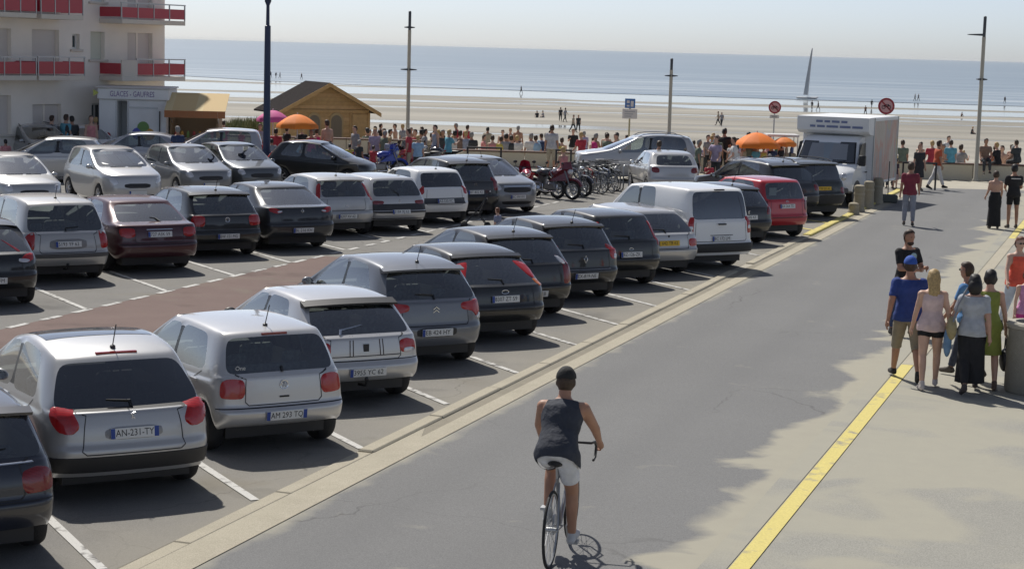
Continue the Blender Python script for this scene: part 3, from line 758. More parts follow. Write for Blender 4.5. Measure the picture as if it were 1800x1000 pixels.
def make_car(name, label, color, spec, loc, heading, group='parked cars', lights=(), txt=None, plate_z=.72, plate_m=None, **kw):
    """heading: unit 2D vector the nose points to; loc: ground point of the right rear tyre (or given anchor)."""
    S = dict(DEF); S.update(spec); far = kw.get('far', False)
    S['sub'] = kw.get('sub', 1 if far else 2)
    V, body, trim, wins, roof, cr_e = car_body(S)
    L, w = S['L'], S['W']/2; xr = S['xr']; xf = xr+S['wb']; R = S['R']
    hx = Vector((heading[0], heading[1], 0)).normalized(); hy = Vector((-hx.y, hx.x, 0))
    anch = kw.get('anchor', 'rr')
    ax = {'rr': (xr, -w+.06), 'rl': (xr, w-.06), 'fl': (xf, w-.06), 'fr': (xf, -w+.06), 'c': (L/2, 0), 'rc': (0, 0), 'fc': (L, 0)}[anch]
    org = Vector((loc[0], loc[1], 0))-hx*ax[0]-hy*ax[1]
    cen = org+hx*(L/2)
    root = thing(name, label, kw.get('cat', 'car'), cen, math.atan2(hx.y, hx.x), group)
    pm = color
    if S['sub']:
        bm_ = subd(V, body+trim, S['sub'], [0]*len(body)+[1]*len(trim), cr_e)
    sh = Matrix.Translation((-L/2, 0, 0))
    bm_.materials.append(pm); bm_.materials.append(M_TRIM)
    wm = {k: subd(V, f, S['sub']) for k, f in wins.items()}
    bv = bvh_of([bm_]+list(wm.values()))
    hub = link('car_shell', None)   # temporary parent so that all parts can be shifted by -L/2
    made_before = set(o.name for o in [])
    parts = []
    def reg(o): parts.append(o); return o
    before = len(COL.objects)
    reg(link('body', bm_, root))
    for k, me in wm.items():
        nm = k.rstrip('LR') if k[-1] in 'LR' else k
        gm = S.get('glass', GL_CAR)
        if nm in ('rear_window',) : gm = S.get('rglass', gm)
        if nm == 'rear_side_window': gm = S.get('sglass', gm)
        if nm == 'windscreen': gm = GL_CLR
        me.materials.append(gm); me.materials.append(M_TRIM)
        bm = bmesh.new(); bm.from_mesh(me); r = bmesh.ops.inset_region(bm, faces=bm.faces[:], thickness=.022 if not far else .03, use_even_offset=True)
        for f in r['faces']: f.material_index = 1
        bm.to_mesh(me); bm.free(); me.polygons.foreach_set('use_smooth', [True]*len(me.polygons))
        reg(link(nm, me, root))
    interior(S, root)
    # wheels
    tm, rm = wheel_meshes(R, S.get('rim', 's7'))
    for (x, sd) in ((xr, 1), (xr, -1), (xf, 1), (xf, -1)):
        wh = link('wheel', tm, root, (x, sd*(w-.115), R)); wh.name = 'wheel'
        if sd < 0: wh.rotation_euler = (0, 0, PI)
        link('rim', rm, wh)
    pr = Proj(bv, S); pf = Proj(bv, S, True)
    c = Car(); c.S = S; c.root = root; c.pr = pr; c.pf = pf; c.bv = bv; c.pm = pm; c.w = w
    if not far:
        for sd in ((1,) if kw.get('left_only', True) else (1, -1)):
            zb = S['zbr']; zd = .27
            xb_ = S['xBb']+.04
            if not S['panel']:
                side_line(bv, [(xb_, S['zbf']-.01), (xb_+.02, .6), (xb_, zd)], .010, sd, M_INK, root)
                side_line(bv, [(S['xab']-.02, S['zbf']-.02), (S['xab']+.08, .70), (S['xab']+.02, zd)], .010, sd, M_INK, root)
                if S.get('doors', 5) == 5: side_line(bv, [(S['xqb']+.08, zb-.02), (xr+.28, .80), (xr+.42, .55)], .010, sd, M_INK, root)
                for hxp in ((xb_+.16,) if S.get('doors', 5) == 3 else (xb_+.16, S['xqb']+.22)):
                    p = side_hit(bv, hxp, S['zbr']-.13, sd, 0); MB().box(p.x-.09, p.x+.09, p.y-.01, p.y+.02, p.z-.014, p.z+.014, .006).build('door_handle', S.get('handle', pm), root)
        side_line(bv, [(xr+.42, .42), (xf-.42, .42)], S.get('rubw', .045), 1, S.get('rub', M_BLK) , root, 'rubbing_strip', .006)
    for q in lights: q(c)
    if txt is not None or plate_m is not None:
        p = pr.hit(0, plate_z); up = pr.hit(0, plate_z+.05); dn = pr.hit(0, plate_z-.05)
        xx = min(p.x, up.x, dn.x)-.014; tl_ = math.atan2(up.x-dn.x, .1)
        plate(root, (xx, kw.get('plate_y', 0), plate_z), txt, plate_m or M_PLW, tl_*.9, kw.get('plate_w', .50), band=kw.get('band', 1))
    if S.get('mirrors', True): mirror_part(S, bv, root, S.get('mir', pm))
    if S.get('antenna') is not None:
        x = S['antenna']; z = roof(x); mb = MB(); mb.lathe([(.03, -.01), (.028, .02), (.01, .03), (0, .035)], 10, c=(x, 0, z)); mb.tube([(x, 0, z+.02), (x-.12, 0, z+.26)], .006, 5); mb.build('antenna', M_BLK, root)
    # exhaust / tow hook left to callers; shift everything so that the empty sits at the centre
    for o in root.children: o.location.x -= L/2
    bpy.data.objects.remove(hub)
    return c
# ----- reusable tail details
def TL(poly, mt=None, h=.012, both=True, name='tail_light'):
    def f(c):
        for sd in ((1, -1) if both else (1,)):
            c.pr.patch([(sd*a, b) for a, b in poly], h, mt or M_RED, 36, name, c.root)
    return f
def strip_r(z0, z1, q, mt, h=.006, name='bumper_strip'):
    def f(c):
        mb = MB(); vs = []; fs = []; n = 28
        for i in range(n+1):
            t = -q+2*q*i/n
            for z, o in ((z0, -.005), (z0+.006, h), ((z0+z1)/2, h), (z1-.006, h), (z1, -.005)): vs.append(c.pr.hit(t, z, o))
        for i in range(n):
            for j in range(4): fs.append((i*5+j, i*5+5+j, i*5+6+j, i*5+1+j))
        mb.add(vs, fs); mb.build(name, mt, c.root, 40)
    return f
def gate(q, z0, z1, ztop=None):                      # tailgate shut lines
    def f(c):
        g = c.S['gwb']*c.w+.03
        c.pr.line([(-g, z1), (-q, z1-.05), (-q, z0+.04), (-q+.05, z0), (q-.05, z0), (q, z0+.04), (q, z1-.05), (g, z1)], .012, M_INK, name='tailgate_seam', parent=c.root)
    return f
def bline(z, q, wd=.012, mt=None, name='bumper_seam'):
    def f(c): c.pr.line([(-q, z), (q, z)], wd, mt or M_INK, name=name, parent=c.root)
    return f
def wiper(y0=.0, ln=.42, z=None, sl=.02, mt=None):
    def f(c):
        zb = (z or c.S['zgb']+.055); pts = [c.pr.hit(y0+t*ln, zb+sl*abs(t), .012) for t in (0, .25, .5, .75, 1)]
        mb = MB(); mb.tube(pts, [.014, .010, .010, .008, .006], 5); mb.tube([c.pr.hit(y0, zb-.06, .0), pts[0]], .018, 8); mb.build('rear_wiper', mt or M_TRIM, c.root, 50)
    return f
def spoiler(dx=.12, drop=.03, wd=None, mt=None, z=None):
    def f(c):
        S = c.S; g = wd or S['gwt']*c.w+.08; x0 = S['xrt']+.05; zt = S['zrr']
        mb = MB(); vs = []; fs = []; n = 12
        for i in range(n+1):
            t = -1+2*i/n; y = t*g; cv = .05*t*t
            vs += [(x0+.03+cv, y, zt+.008-.02*t*t), (x0-dx+cv, y, zt-drop-.02*t*t), (x0-dx+.012+cv, y, zt-drop-.028-.02*t*t), (x0+.0+cv, y, zt-.075-.02*t*t)]
        for i in range(n):
            for j in range(4): fs.append((i*4+j, i*4+(j+1) % 4, i*4+4+(j+1) % 4, i*4+4+j))
        fs += [(0, 1, 2, 3), tuple(n*4+j for j in (3, 2, 1, 0))]
        mb.add(vs, fs); mb.build('spoiler', mt or c.pm, c.root, 40)
    return f
def brake3(wd=.2, z=None, mt=None):
    def f(c):
        zz = z or c.S['zrr']-.035; vs = [c.pr.hit(t*wd, zz, .0) for t in (-1, 0, 1)]
        x = min(v.x for v in vs)-.012; MB().box(x, x+.05, -wd, wd, zz-.014, zz+.014, .005).build('brake_light', mt or M_RED, c.root)
    return f
def badge(kind, z, r=.045, y=0):
    def f(c):
        p = c.pr.hit(y, z); x = p.x-.004; mb = MB(); mb.M = Matrix.Translation((x, y, z))
        ring = [(0, r*math.cos(2*PI*i/20), r*math.sin(2*PI*i/20)) for i in range(20)]
        if kind == 'ring':
            mb.tube(ring, .006, 5, closed=True)
            a = r*.8
            mb.tube([(0, -a*.9, a*.6), (0, -a*.4, -a*.75), (0, 0, a*.05), (0, a*.4, -a*.75), (0, a*.9, a*.6)], .005, 4); mb.tube([(0, -a*.42, a*.9), (0, 0, a*.1), (0, a*.42, a*.9)], .005, 4)
        elif kind == 'chevrons':
            for dz in (0, .045): mb.tube([(0, -r, -r*.6+dz), (0, 0, r*.15+dz), (0, r, -r*.6+dz)], .009, 5)
        elif kind == 'diamond': mb.tube([(0, 0, r*1.3), (0, r*.75, 0), (0, 0, -r*1.3), (0, -r*.75, 0)], .010, 5, closed=True)
        elif kind == 'lion': mb.tube([(0, -r*.5, -r), (0, -r*.1, -r*.3), (0, r*.5, -r), (0, r*.2, 0), (0, r*.6, r*.5), (0, 0, r*.7), (0, -r*.6, r*.9)], .010, 5)
        elif kind == 'oval': mb.tube([(0, 1.6*a_[1], .75*a_[2]) for a_ in ring], .006, 5, closed=True)
        elif kind == 'square': mb.box(-.004, .004, -r*.8, r*.8, -r, r, .003)
        mb.build('badge', M_CHR if kind != 'square' else M_BLK, c.root)
    return f
def block(name, x0, x1, y0, y1, z0, z1, mt, bev=.01):
    def f(c): MB().box(x0, x1, y0, y1, z0, z1, bev).build(name, mt, c.root)
    return f
def recess(y0, y1, z0, z1, mt):                       # flat dark number-plate recess
    def f(c): c.pr.patch([(y0, z0), (y1, z0), (y1, z1), (y0, z1)], .002, mt, 40, 'plate_recess', c.root, rnd=1, rings=(1, .97, .6, .3))
    return f
def rails(mt=None):
    def f(c):
        S = c.S
        for sd in (1, -1):
            x0, x1 = S['xrt']+.25, S['xwt']-.15; pts = []
            for i in range(9):
                t = i/8; x = lerp(x0, x1, t); r = c.bv.ray_cast(Vector((x, sd*(c.w*S['tumble']*.90), 3)), Vector((0, 0, -1)), 3); z = r[0].z if r[0] else S['H']
                pts.append((x, sd*c.w*S['tumble']*.90, z+(.055 if 0 < i < 8 else -.01)))
            MB().tube(pts, .016, 6).build('roof_rail', mt or M_BLK, c.root, 50)
    return f
def nose(lp, grille=None, ptxt=None, pz=.42, h=.015):
    def f(c):
        for sd in (1, -1): c.pf.patch([(sd*a, b) for a, b in lp], h, M_WLENS, 32, 'headlight', c.root)
        if grille:
            y, z0, z1 = grille; c.pf.patch([(-y, z0), (y, z0), (y*1.05, z1), (-y*1.05, z1)], .006, M_BLK, 40, 'grille', c.root, rnd=1)
        c.pf.patch([(-.55, .28), (.55, .28), (.6, .38), (-.6, .38)], .004, M_BLK, 40, 'air_intake', c.root, rnd=1)
        p = c.pf.hit(0, pz); o = plate(c.root, (p.x+.012, 0, pz), ptxt, M_PLW, 0, .5, front=True)
        for sd in (-.45, .05):
            pts = []
            for t in np.linspace(0, 1, 6):
                y = sd+t*.42; x = c.S['xcowl']+.04-.16*(y/c.w)**2; r = c.bv.ray_cast(Vector((x, y, 3)), Vector((0, 0, -1)), 3); pts.append((x, y, (r[0].z if r[0] else 1)+.012))
            MB().tube(pts, .009, 5).build('wiper', M_TRIM, c.root)
    return f
# ---------------------------------------------------------------- the parked cars
SILVER = paint('silver', (.45, .45, .45), .45, .38); SILV2 = paint('pale_silver', (.53, .525, .52), .42, .32); WHITE = paint('white', (.82, .815, .80), 0, .4)
BLACK = paint('black', (.0045, .005, .006), 0, .4, 1.0, .4); NAVY = paint('navy', (.007, .011, .024), .1, .4, 1.0, .4); GREYB = paint('grey_blue', (.15, .16, .18), .3, .36)
DGREY = paint('dark_grey', (.020, .022, .027), .2, .4, 1.0, .4); MAROON = paint('maroon', (.055, .007, .013), .2, .38, 1.0, .4); RED = paint('red', (.48, .015, .025), .1, .34)
DGREEN = paint('dark_green', (.014, .018, .015), .1, .42, 1.0, .4); MGREY = paint('mid_grey', (.22, .225, .235), .3, .36); LILAC = paint('lilac_silver', (.42, .42, .445), .42, .36); CHAMP = paint('champagne', (.44, .43, .41), .4, .36)
hN = Vector((-math.sin(AN+.02), math.cos(AN+.02))); hL = Vector((-math.sin(AL+.0), math.cos(AL+.0)))
def rotv(v, deg):
    a = math.radians(deg); return Vector((v[0]*math.cos(a)-v[1]*math.sin(a), v[0]*math.sin(a)+v[1]*math.cos(a)))
GN = 'cars parked along the kerb'; GL_ = 'cars parked beside the red aisle'; GB = 'cars parked nose out behind the aisle row'
def roof_glass(c):
    S = c.S; mb = MB(); vs = []; fs = []; nx, ny = 10, 10; x0, x1 = 1.25, 2.12
    for i in range(nx+1):
        for j in range(ny+1):
            y = (-1+2*j/ny)*c.w*.66; x = lerp(x0, x1, i/nx)-.04*(y/c.w)**2; r = c.bv.ray_cast(Vector((x, y, 3)), Vector((0, 0, -1)), 3); vs.append((x, y, (r[0].z if r[0] else 1.4)+.004))
    for i in range(nx):
        for j in range(ny): fs.append((i*(ny+1)+j, (i+1)*(ny+1)+j, (i+1)*(ny+1)+j+1, i*(ny+1)+j+1))
    mb.add(vs, fs); mb.build('glass_roof', mat('roof_glass', (.05, .06, .065), .06, 0, 1), c.root, 60)
def sticker_one(c):
    me, tw = text_mesh('One', .05, M_PLW, name='window_sticker'); p = c.pr.hit(.50, 1.0); t = link('window_sticker', me, c.root, (p.x-.008, .50, 1.0)); t.rotation_euler = (PI/2, 0, -PI/2)
# near row
make_car('parked_car', 'dark navy estate car with yellow plate beside silver estate', NAVY, dict(L=4.35, W=1.73, H=1.42, xr=.78, wb=2.6, xqb=.75, xqt=.85, xrt=.42, xgb=.16, x5=.10, zgb=.98, zrr=1.37, xBb=1.75, xBt=1.72, xab=2.95, xat=2.2, xcowl=3.25, xwt=2.3, gwb=.86, gwt=.72, rim='cap'), at(62, 955), hN, GN,
    lights=[TL([(.56, .66), (.80, .66), (1.0, .68), (1.0, .86), (.80, .90), (.56, .86)], M_REDD), strip_r(.925, .945, .78, M_CHR, .008, 'chrome_strip'), bline(.60, .95), gate(.58, .62, .97), wiper(-.05, -.5), spoiler(.08)], txt='5274 WD 61', plate_m=M_PLY, plate_z=.76)
make_car('parked_car', 'silver estate with black glass roof front and black lower bumper', SILVER, dict(L=4.15, W=1.75, H=1.54, xr=.78, wb=2.54, zbr=1.0, zbf=.90, xqb=.72, xqt=.95, xrt=.55, xgb=.20, x5=.10, z5=.93, zgb=.96, zrr=1.43, gwb=.90, gwt=.72, wrap=False, rglass=GL_DARK, rz=(.29, .37, .56, .62, .78), xBb=1.66, xBt=1.66, xab=2.78, xat=2.15, xcowl=3.2, zc=1.0, xwt=2.25, zrf=1.44, R=.31, tumble=.79, antenna=.78), at(328, 840), hN, GN,
    lights=[TL([(.60, .80), (.70, .72), (.84, .74), (1.02, .86), (1.12, 1.0), (.95, .98), (.74, .95)], M_RED, .03), strip_r(.33, .50, 1.25, M_BLK, .012, 'bumper_strip'), gate(.56, .52, .96), wiper(-.02, .36), badge('lion', .885, .035), brake3(.22, 1.44), roof_glass, recess(-.33, .33, .655, .785, mat('silver_recess', (.32, .32, .33), .5, .3)),
            lambda c: c.pr.line([(-.78, .95), (.78, .95)], .02, M_INK, name='shut_line', parent=c.root)], txt='AN-231-TY', plate_z=.72, band=2)
c = make_car('parked_car', 'small silver hatchback with square red lights and round badge', SILV2, dict(L=3.74, W=1.64, H=1.42, xr=.60, wb=2.41, cr=.75, zbr=.94, zbf=.88, xqb=.55, xqt=.72, xrt=.34, xgb=.13, x5=.08, z5=.90, zgb=.945, zrr=1.38, gwb=.83, gwt=.72, xBb=1.50, xBt=1.46, xab=2.55, xat=1.88, xcowl=2.82, xwt=1.98, R=.28, rim='cap', tumble=.80, antenna=.62, rz=(.34, .38, .52, .56, .74), rx=(.07, .0, -.01, .045, .06)), at(568, 769), rotv(hN, 2), GN,
    lights=[TL([(.52, .66), (.76, .66), (.90, .68), (.90, .86), (.76, .90), (.53, .88)], M_RED), gate(.52, .585, .935), bline(.555, .95), badge('ring', .80, .05), brake3(.16, 1.345, M_REDD), wiper(.0, .01, None, .0), block('tailgate_handle', .045, .075, -.06, .06, .655, .675, M_TRIM, .004),
            sticker_one], txt='AM 293 TQ', plate_z=.46, band=2)
def stripes(c):
    for y in (-.27, -.22, .20, .25): c.pr.line([(y, .925), (y, .66)], .014, mat('dark_stripe', (.03, .012, .015), .5), .003, 'decal_stripe', c.root)
def tow(c):
    mb = MB(); mb.tube([(.15, .06, .28), (-.06, .06, .30), (-.09, .06, .36)], .018, 8); mb.ball((-.09, .06, .39), .03, 10, 8); mb.build('tow_hook', M_BLK, c.root, 50)
make_car('parked_car', 'silver hatchback with dark stripes on its tailgate and tow hook', SILV2, dict(L=4.0, W=1.69, H=1.385, xr=.70, wb=2.58, cr=.85, doors=3, zbr=.93, zbf=.86, xqb=.85, xqt=1.02, xrt=.58, xgb=.16, x5=.09, z5=.90, zgb=.94, zrr=1.34, gwb=.84, gwt=.70, xBb=1.72, xBt=1.66, xab=2.72, xat=2.05, xcowl=3.02, zc=.94, xwt=2.16, zrf=1.34, R=.29, hood=.76, rz=(.34, .40, .54, .59, .74), rx=(.07, .0, -.005, .05, .06), mir=M_BLK), at(700, 691), hN, GN,
    lights=[TL([(.54, .69), (.74, .67), (.88, .70), (.90, .83), (.74, .87), (.56, .85)], M_RED), TL([(.60, .685), (.76, .68), (.84, .70), (.82, .745), (.62, .745)], M_WLENS, .018, name='reverse_light'), spoiler(.13, .045, None, M_BLK), stripes, tow, badge('square', .77, .05), bline(.605, .95), bline(.665, .55, .012), gate(.56, .61, .93), wiper(.42, -.45, None, .05, M_CHR)], txt='3955 YC 62', plate_z=.46, plate_w=.52)
make_car('parked_car', 'blue grey rounded hatchback with chrome chevrons on the tailgate', GREYB, dict(L=3.94, W=1.73, H=1.54, xr=.68, wb=2.47, cr=1.15, zbr=1.02, zbf=.94, xqb=.60, xqt=.95, xrt=.48, xgb=.14, x5=.08, z5=.98, zgb=1.02, zrr=1.46, gwb=.86, gwt=.68, xBb=1.58, xBt=1.58, xab=2.75, xat=2.05, xcowl=3.15, zc=1.02, xwt=2.15, zrf=1.48, R=.31, rim='s5', tumble=.78, antenna=.72, hood=.84, rz=(.34, .42, .60, .66, .82)), at(815, 630), hN, GN,
    lights=[TL([(.46, .86), (.74, .82), (.86, .70), (.98, .84), (.96, 1.0), (.74, .98), (.47, .96)], M_RED), TL([(.80, .72), (.90, .70), (.96, .78), (.86, .80)], M_WLENS, .02, name='reverse_light'), spoiler(.11), badge('chevrons', .86, .05), gate(.60, .64, 1.0), recess(-.34, .34, .475, .62, M_BLK), wiper(.0, .38)], txt='EB 424 HY', plate_z=.545)
make_car('parked_car', 'black hatchback with high red lights at the window edge', BLACK, dict(L=4.15, W=1.70, H=1.45, xr=.72, wb=2.61, cr=1.1, zbr=.98, zbf=.88, xqb=.70, xqt=1.0, xrt=.66, xgb=.16, x5=.09, z5=.91, zgb=.95, zrr=1.37, gwb=.80, gwt=.66, xBb=1.72, xBt=1.68, xab=2.85, xat=2.12, xcowl=3.2, xwt=2.24, zrf=1.39, R=.30, tumble=.77), at(925, 588), hN, GN,
    lights=[TL([(.90, 1.01), (1.04, 1.0), (1.30, 1.12), (1.40, 1.25), (1.26, 1.27), (1.08, 1.18)], M_RED, .014), TL([(.83, .90), (.93, .88), (1.03, .92), (1.06, 1.0), (.90, 1.0)], M_ORL, .010, name='indicator_light'), spoiler(.06), gate(.60, .56, .94), bline(.54, .95), badge('oval', .83, .04), wiper(-.02, .34)], txt='8307 ZT 59', plate_z=.72)
make_car('parked_car', 'black hatchback with tall corner lights between two black cars', BLACK, dict(L=4.2, W=1.75, H=1.50, xr=.72, wb=2.6, zbr=1.0, zbf=.92, xrt=.55, xgb=.14, zgb=.99, z5=.95, zrr=1.43, xqb=.7, xqt=.95, xBb=1.70, xab=2.9, xat=2.15, xcowl=3.25, xwt=2.26, R=.31, antenna=.85), at(974, 549), hN, GN,
    lights=[TL([(.66, .62), (.80, .60), (.96, .64), (.96, .98), (.84, 1.12), (.74, 1.04)], M_REDD), TL([(.72, .96), (.80, .95), (.88, .98), (.88, 1.08), (.78, 1.10)], M_WLENS, .016, name='reverse_light'), gate(.6, .6, .98), bline(.58, .95), brake3(.2), spoiler(.08), wiper()], txt='CH 160 RB', plate_z=.46)
make_car('parked_car', 'black hatchback with chrome tailgate line and diamond badge', BLACK, dict(L=3.99, W=1.71, H=1.49, xr=.66, wb=2.58, cr=1.1, zbr=1.0, zbf=.92, xqb=.62, xqt=.9, xrt=.46, xgb=.15, x5=.08, z5=.96, zgb=1.0, zrr=1.42, gwb=.78, gwt=.68, xBb=1.62, xab=2.8, xat=2.06, xcowl=3.15, xwt=2.18, R=.31, rim='s9', antenna=.6, tumble=.78), at(1060, 519.5), hN, GN,
    lights=[TL([(.64, .84), (.78, .76), (.94, .82), (.98, .98), (.80, 1.08), (.68, 1.02)], M_RED), TL([(.76, .80), (.86, .79), (.92, .86), (.82, .90)], M_WLENS, .018, name='reverse_light'), strip_r(.60, .615, .62, M_CHR, .006, 'chrome_strip'), badge('diamond', .80, .05), gate(.60, .62, .98), spoiler(.07), recess(-.33, .33, .42, .56, M_BLK), wiper()], txt='EX-819-NE', plate_z=.49)
make_car('parked_car', 'black hatchback with tall narrow red lights up the pillars', DGREY if False else BLACK, dict(L=3.84, W=1.66, H=1.48, xr=.62, wb=2.46, cr=.95, zbr=.98, zbf=.90, xqb=.58, xqt=.78, xrt=.38, xgb=.13, x5=.08, z5=.92, zgb=.97, zrr=1.42, gwb=.74, gwt=.66, xBb=1.54, xab=2.62, xat=1.95, xcowl=2.95, xwt=2.06, R=.29, rim='cap'), at(1136, 497), hN, GN,
    lights=[TL([(.80, .82), (.92, .82), (1.0, .95), (1.14, 1.30), (1.0, 1.31), (.90, 1.1)], M_RED, .012), badge('oval', .78, .03), gate(.58, .56, .96), bline(.53, .95), wiper()], txt='BZ-126-ZK', plate_z=.67)
make_car('parked_car', 'silver hatchback with yellow plate beside the white van', SILV2, dict(L=4.07, W=1.68, H=1.39, xr=.74, wb=2.54, cr=.85, zbr=.93, zbf=.87, xqb=.75, xqt=.98, xrt=.62, xgb=.15, x5=.08, z5=.89, zgb=.93, zrr=1.34, gwb=.85, gwt=.72, xBb=1.68, xab=2.8, xat=2.08, xcowl=3.1, xwt=2.2, R=.28, rim='cap', hood=.76, rx=(.06, .0, -.02, .03, .05)), at(1195, 478), hN, GN,
    lights=[TL([(.56, .64), (.76, .63), (.88, .66), (.88, .78), (.76, .81), (.56, .80)], M_RED), gate(.54, .60, .92), bline(.575, .95), wiper(.05, .4), badge('square', .86, .025)], txt='642 TB 62', plate_m=M_PLY, plate_z=.72)
VAN = dict(L=4.38, W=1.81, H=1.80, xr=.86, wb=2.73, cr=.55, zbr=1.14, zbf=1.02, xqb=1.42, xqt=1.48, xrt=.24, xgb=.10, x5=.06, z5=1.06, zgb=1.12, zrr=1.77, gwb=.80, gwt=.74, xBb=2.05, xBt=2.05, xab=3.22, xat=2.55, xcowl=3.62, zc=1.10, xwt=2.68, zrf=1.72, R=.32, rim='cap', tumble=.86, hood=.92, rz=(.34, .44, .58, .62, .82), rx=(.04, -.02, -.03, .03, .045), van=True, sglass=GL_DARK, rglass=GL_DARK, mirrors=True)
make_car('parked_van', 'white panel van with black rear bumper and wide back window', WHITE, VAN, at(1282, 465.5), hN, GN, cat='van',
    lights=[TL([(.80, .80), (.86, .80), (.95, .82), (.95, 1.16), (.86, 1.18), (.80, 1.16)], M_RED, .014), TL([(.81, .90), (.87, .90), (.91, .92), (.91, .98), (.82, .98)], M_WLENS, .02, name='reverse_light'), strip_r(.40, .60, 1.2, M_BLK, .03, 'rear_bumper'), gate(.74, .64, 1.1), lambda c: c.pr.line([(-.74, 1.12), (-.74, 1.6)], .012, M_INK, name='tailgate_seam', parent=c.root),
            block('tailgate_handle', .0, .05, -.10, .10, 1.0, 1.03, M_BLK, .008), block('brake_light', .16, .24, -.12, .12, 1.735, 1.765, M_BLK, .006), strip_r(.765, .785, .32, M_BLK, .008, 'plate_light_bar'),
            lambda c: MB().box(.24, .25, -.02, .32, 1.2, 1.55).build('window_panel', mat('mint_card', (.25, .42, .36), .8), c.root)], txt='BC 172 LM', plate_z=.70)
make_car('parked_car', 'black hatchback standing between white van and red car', BLACK, dict(L=4.03, W=1.72, H=1.47, xr=.68, wb=2.54, cr=1.05, xrt=.5, zrr=1.40, antenna=.8, R=.30), at(1333, 425.5), hN, GN,
    lights=[TL([(.62, .78), (.78, .74), (.95, .84), (1.02, .98), (.80, .95)], M_REDD), badge('lion', .82, .04), gate(.6, .6, .95), bline(.56, .95), spoiler(.08)], txt='AS 605 KF', plate_z=.70)
make_car('parked_car', 'bright red small hatchback with a paper in its back window', RED, dict(L=3.60, W=1.60, H=1.54, xr=.56, wb=2.35, cr=.7, zbr=1.02, zbf=.94, xqb=.52, xqt=.62, xrt=.28, xgb=.11, x5=.07, z5=.97, zgb=1.02, zrr=1.49, gwb=.80, gwt=.72, xBb=1.42, xBt=1.4, xab=2.42, xat=1.85, xcowl=2.78, zc=1.04, xwt=1.98, zrf=1.48, R=.28, rim='cap', tumble=.84, hood=.88), at(1397, 414.5), rotv(hN, 3), GN,
    lights=[TL([(.68, .72), (.80, .72), (.88, .74), (.88, .98), (.80, 1.0), (.69, .98)], M_REDD), gate(.58, .56, 1.0), bline(.54, .9), lambda c: MB().box(.30, .304, .18, .42, 1.10, 1.30).build('window_paper', M_PLW, c.root), badge('oval', .96, .025)], txt='BX 264 TD', plate_z=.84)
make_car('parked_car', 'dark grey off-roader with rear quarter shadow behind red car', DGREY, dict(L=4.5, W=1.80, H=1.66, xr=.85, wb=2.67, cr=.85, zbr=1.10, zbf=1.02, xqb=.85, xqt=1.0, xrt=.5, xgb=.2, x5=.12, z5=1.04, zgb=1.10, zrr=1.58, xBb=1.85, xBt=1.85, xab=3.05, xat=2.35, xcowl=3.4, zc=1.1, xwt=2.48, zrf=1.6, R=.35, hood=.98, rz=(.38, .50, .70, .75, .92), zs=.32, antenna=.85), at(1412, 381), hN, GN,
    lights=[TL([(.66, .84), (.80, .82), (.93, .84), (.93, 1.0), (.80, 1.02), (.67, 1.0)], M_REDD), rails(M_CHR), gate(.62, .72, 1.06), spoiler(.12)], txt='CN 481 HV', plate_z=.62)
make_car('parked_car', 'dark green off-roader with yellow plate by concrete bollards', DGREEN, dict(L=4.4, W=1.80, H=1.68, xr=.80, wb=2.56, cr=.75, zbr=1.12, zbf=1.04, xqb=.8, xqt=.9, xrt=.34, xgb=.16, x5=.10, z5=1.06, zgb=1.12, zrr=1.62, gwb=.80, gwt=.72, xBb=1.78, xBt=1.78, xab=2.95, xat=2.3, xcowl=3.3, zc=1.12, xwt=2.42, zrf=1.62, R=.35, hood=1.0, rz=(.38, .52, .72, .77, .94), zs=.32, tumble=.83), at(1457, 379), hN, GN,
    lights=[TL([(.70, .72), (.80, .72), (.90, .74), (.90, .90), (.80, .92), (.70, .9)], M_REDD), rails(), spoiler(.12), gate(.62, .74, 1.08), strip_r(.42, .68, 1.1, M_BLK, .012, 'bumper_strip')], txt='738 QC 62', plate_m=M_PLY, plate_z=.88)
# aisle row
make_car('parked_car', 'black hatchback with red and clear lights by red aisle end', BLACK, dict(L=4.25, W=1.77, H=1.46, xr=.74, wb=2.63, cr=1.2, xrt=.75, xgb=.22, x5=.12, z5=.93, zgb=.97, zrr=1.36, R=.31, gwb=.84, gwt=.68, rim='s5'), at(49, 531), hL, GL_,
    lights=[TL([(.56, .82), (.74, .78), (.95, .84), (1.05, .95), (.74, .92)], M_RED), TL([(.54, .80), (.72, .79), (.84, .83), (.70, .86), (.55, .86)], M_WLENS, .02, name='reverse_light'), TL([(.72, .96), (.80, .96), (.86, 1.0), (.82, 1.16), (.76, 1.14)], M_REDD, name='pillar_light'), gate(.6, .58, .95), bline(.56, .95)], txt='CV-516-FM', plate_z=.50)
make_car('parked_car', 'pale silver estate with dark belt on bumper and roof aerial', CHAMP, dict(L=4.5, W=1.75, H=1.60, xr=.86, wb=2.7, cr=.95, zbr=1.02, zbf=.94, xqb=.75, xqt=.9, xrt=.42, xgb=.17, x5=.10, z5=.96, zgb=1.0, zrr=1.52, gwb=.86, gwt=.74, xBb=1.78, xBt=1.76, xab=3.0, xat=2.3, xcowl=3.4, zc=1.02, xwt=2.42, zrf=1.54, R=.31, antenna=.85, hood=.88, rglass=GL_CAR), at(169, 486.7), hL, GL_,
    lights=[TL([(.72, .66), (.82, .65), (.98, .68), (1.0, .92), (.84, 1.0), (.74, .95)], M_RED), strip_r(.50, .585, 1.1, mat('dark_grey_plastic', (.09, .09, .09), .6), .010), gate(.60, .60, .98), recess(-.40, .40, .66, .86, mat('grey_recess', (.25, .25, .25), .5)), wiper(.02, -.34), tow], txt='5193 YF 62', plate_z=.76)
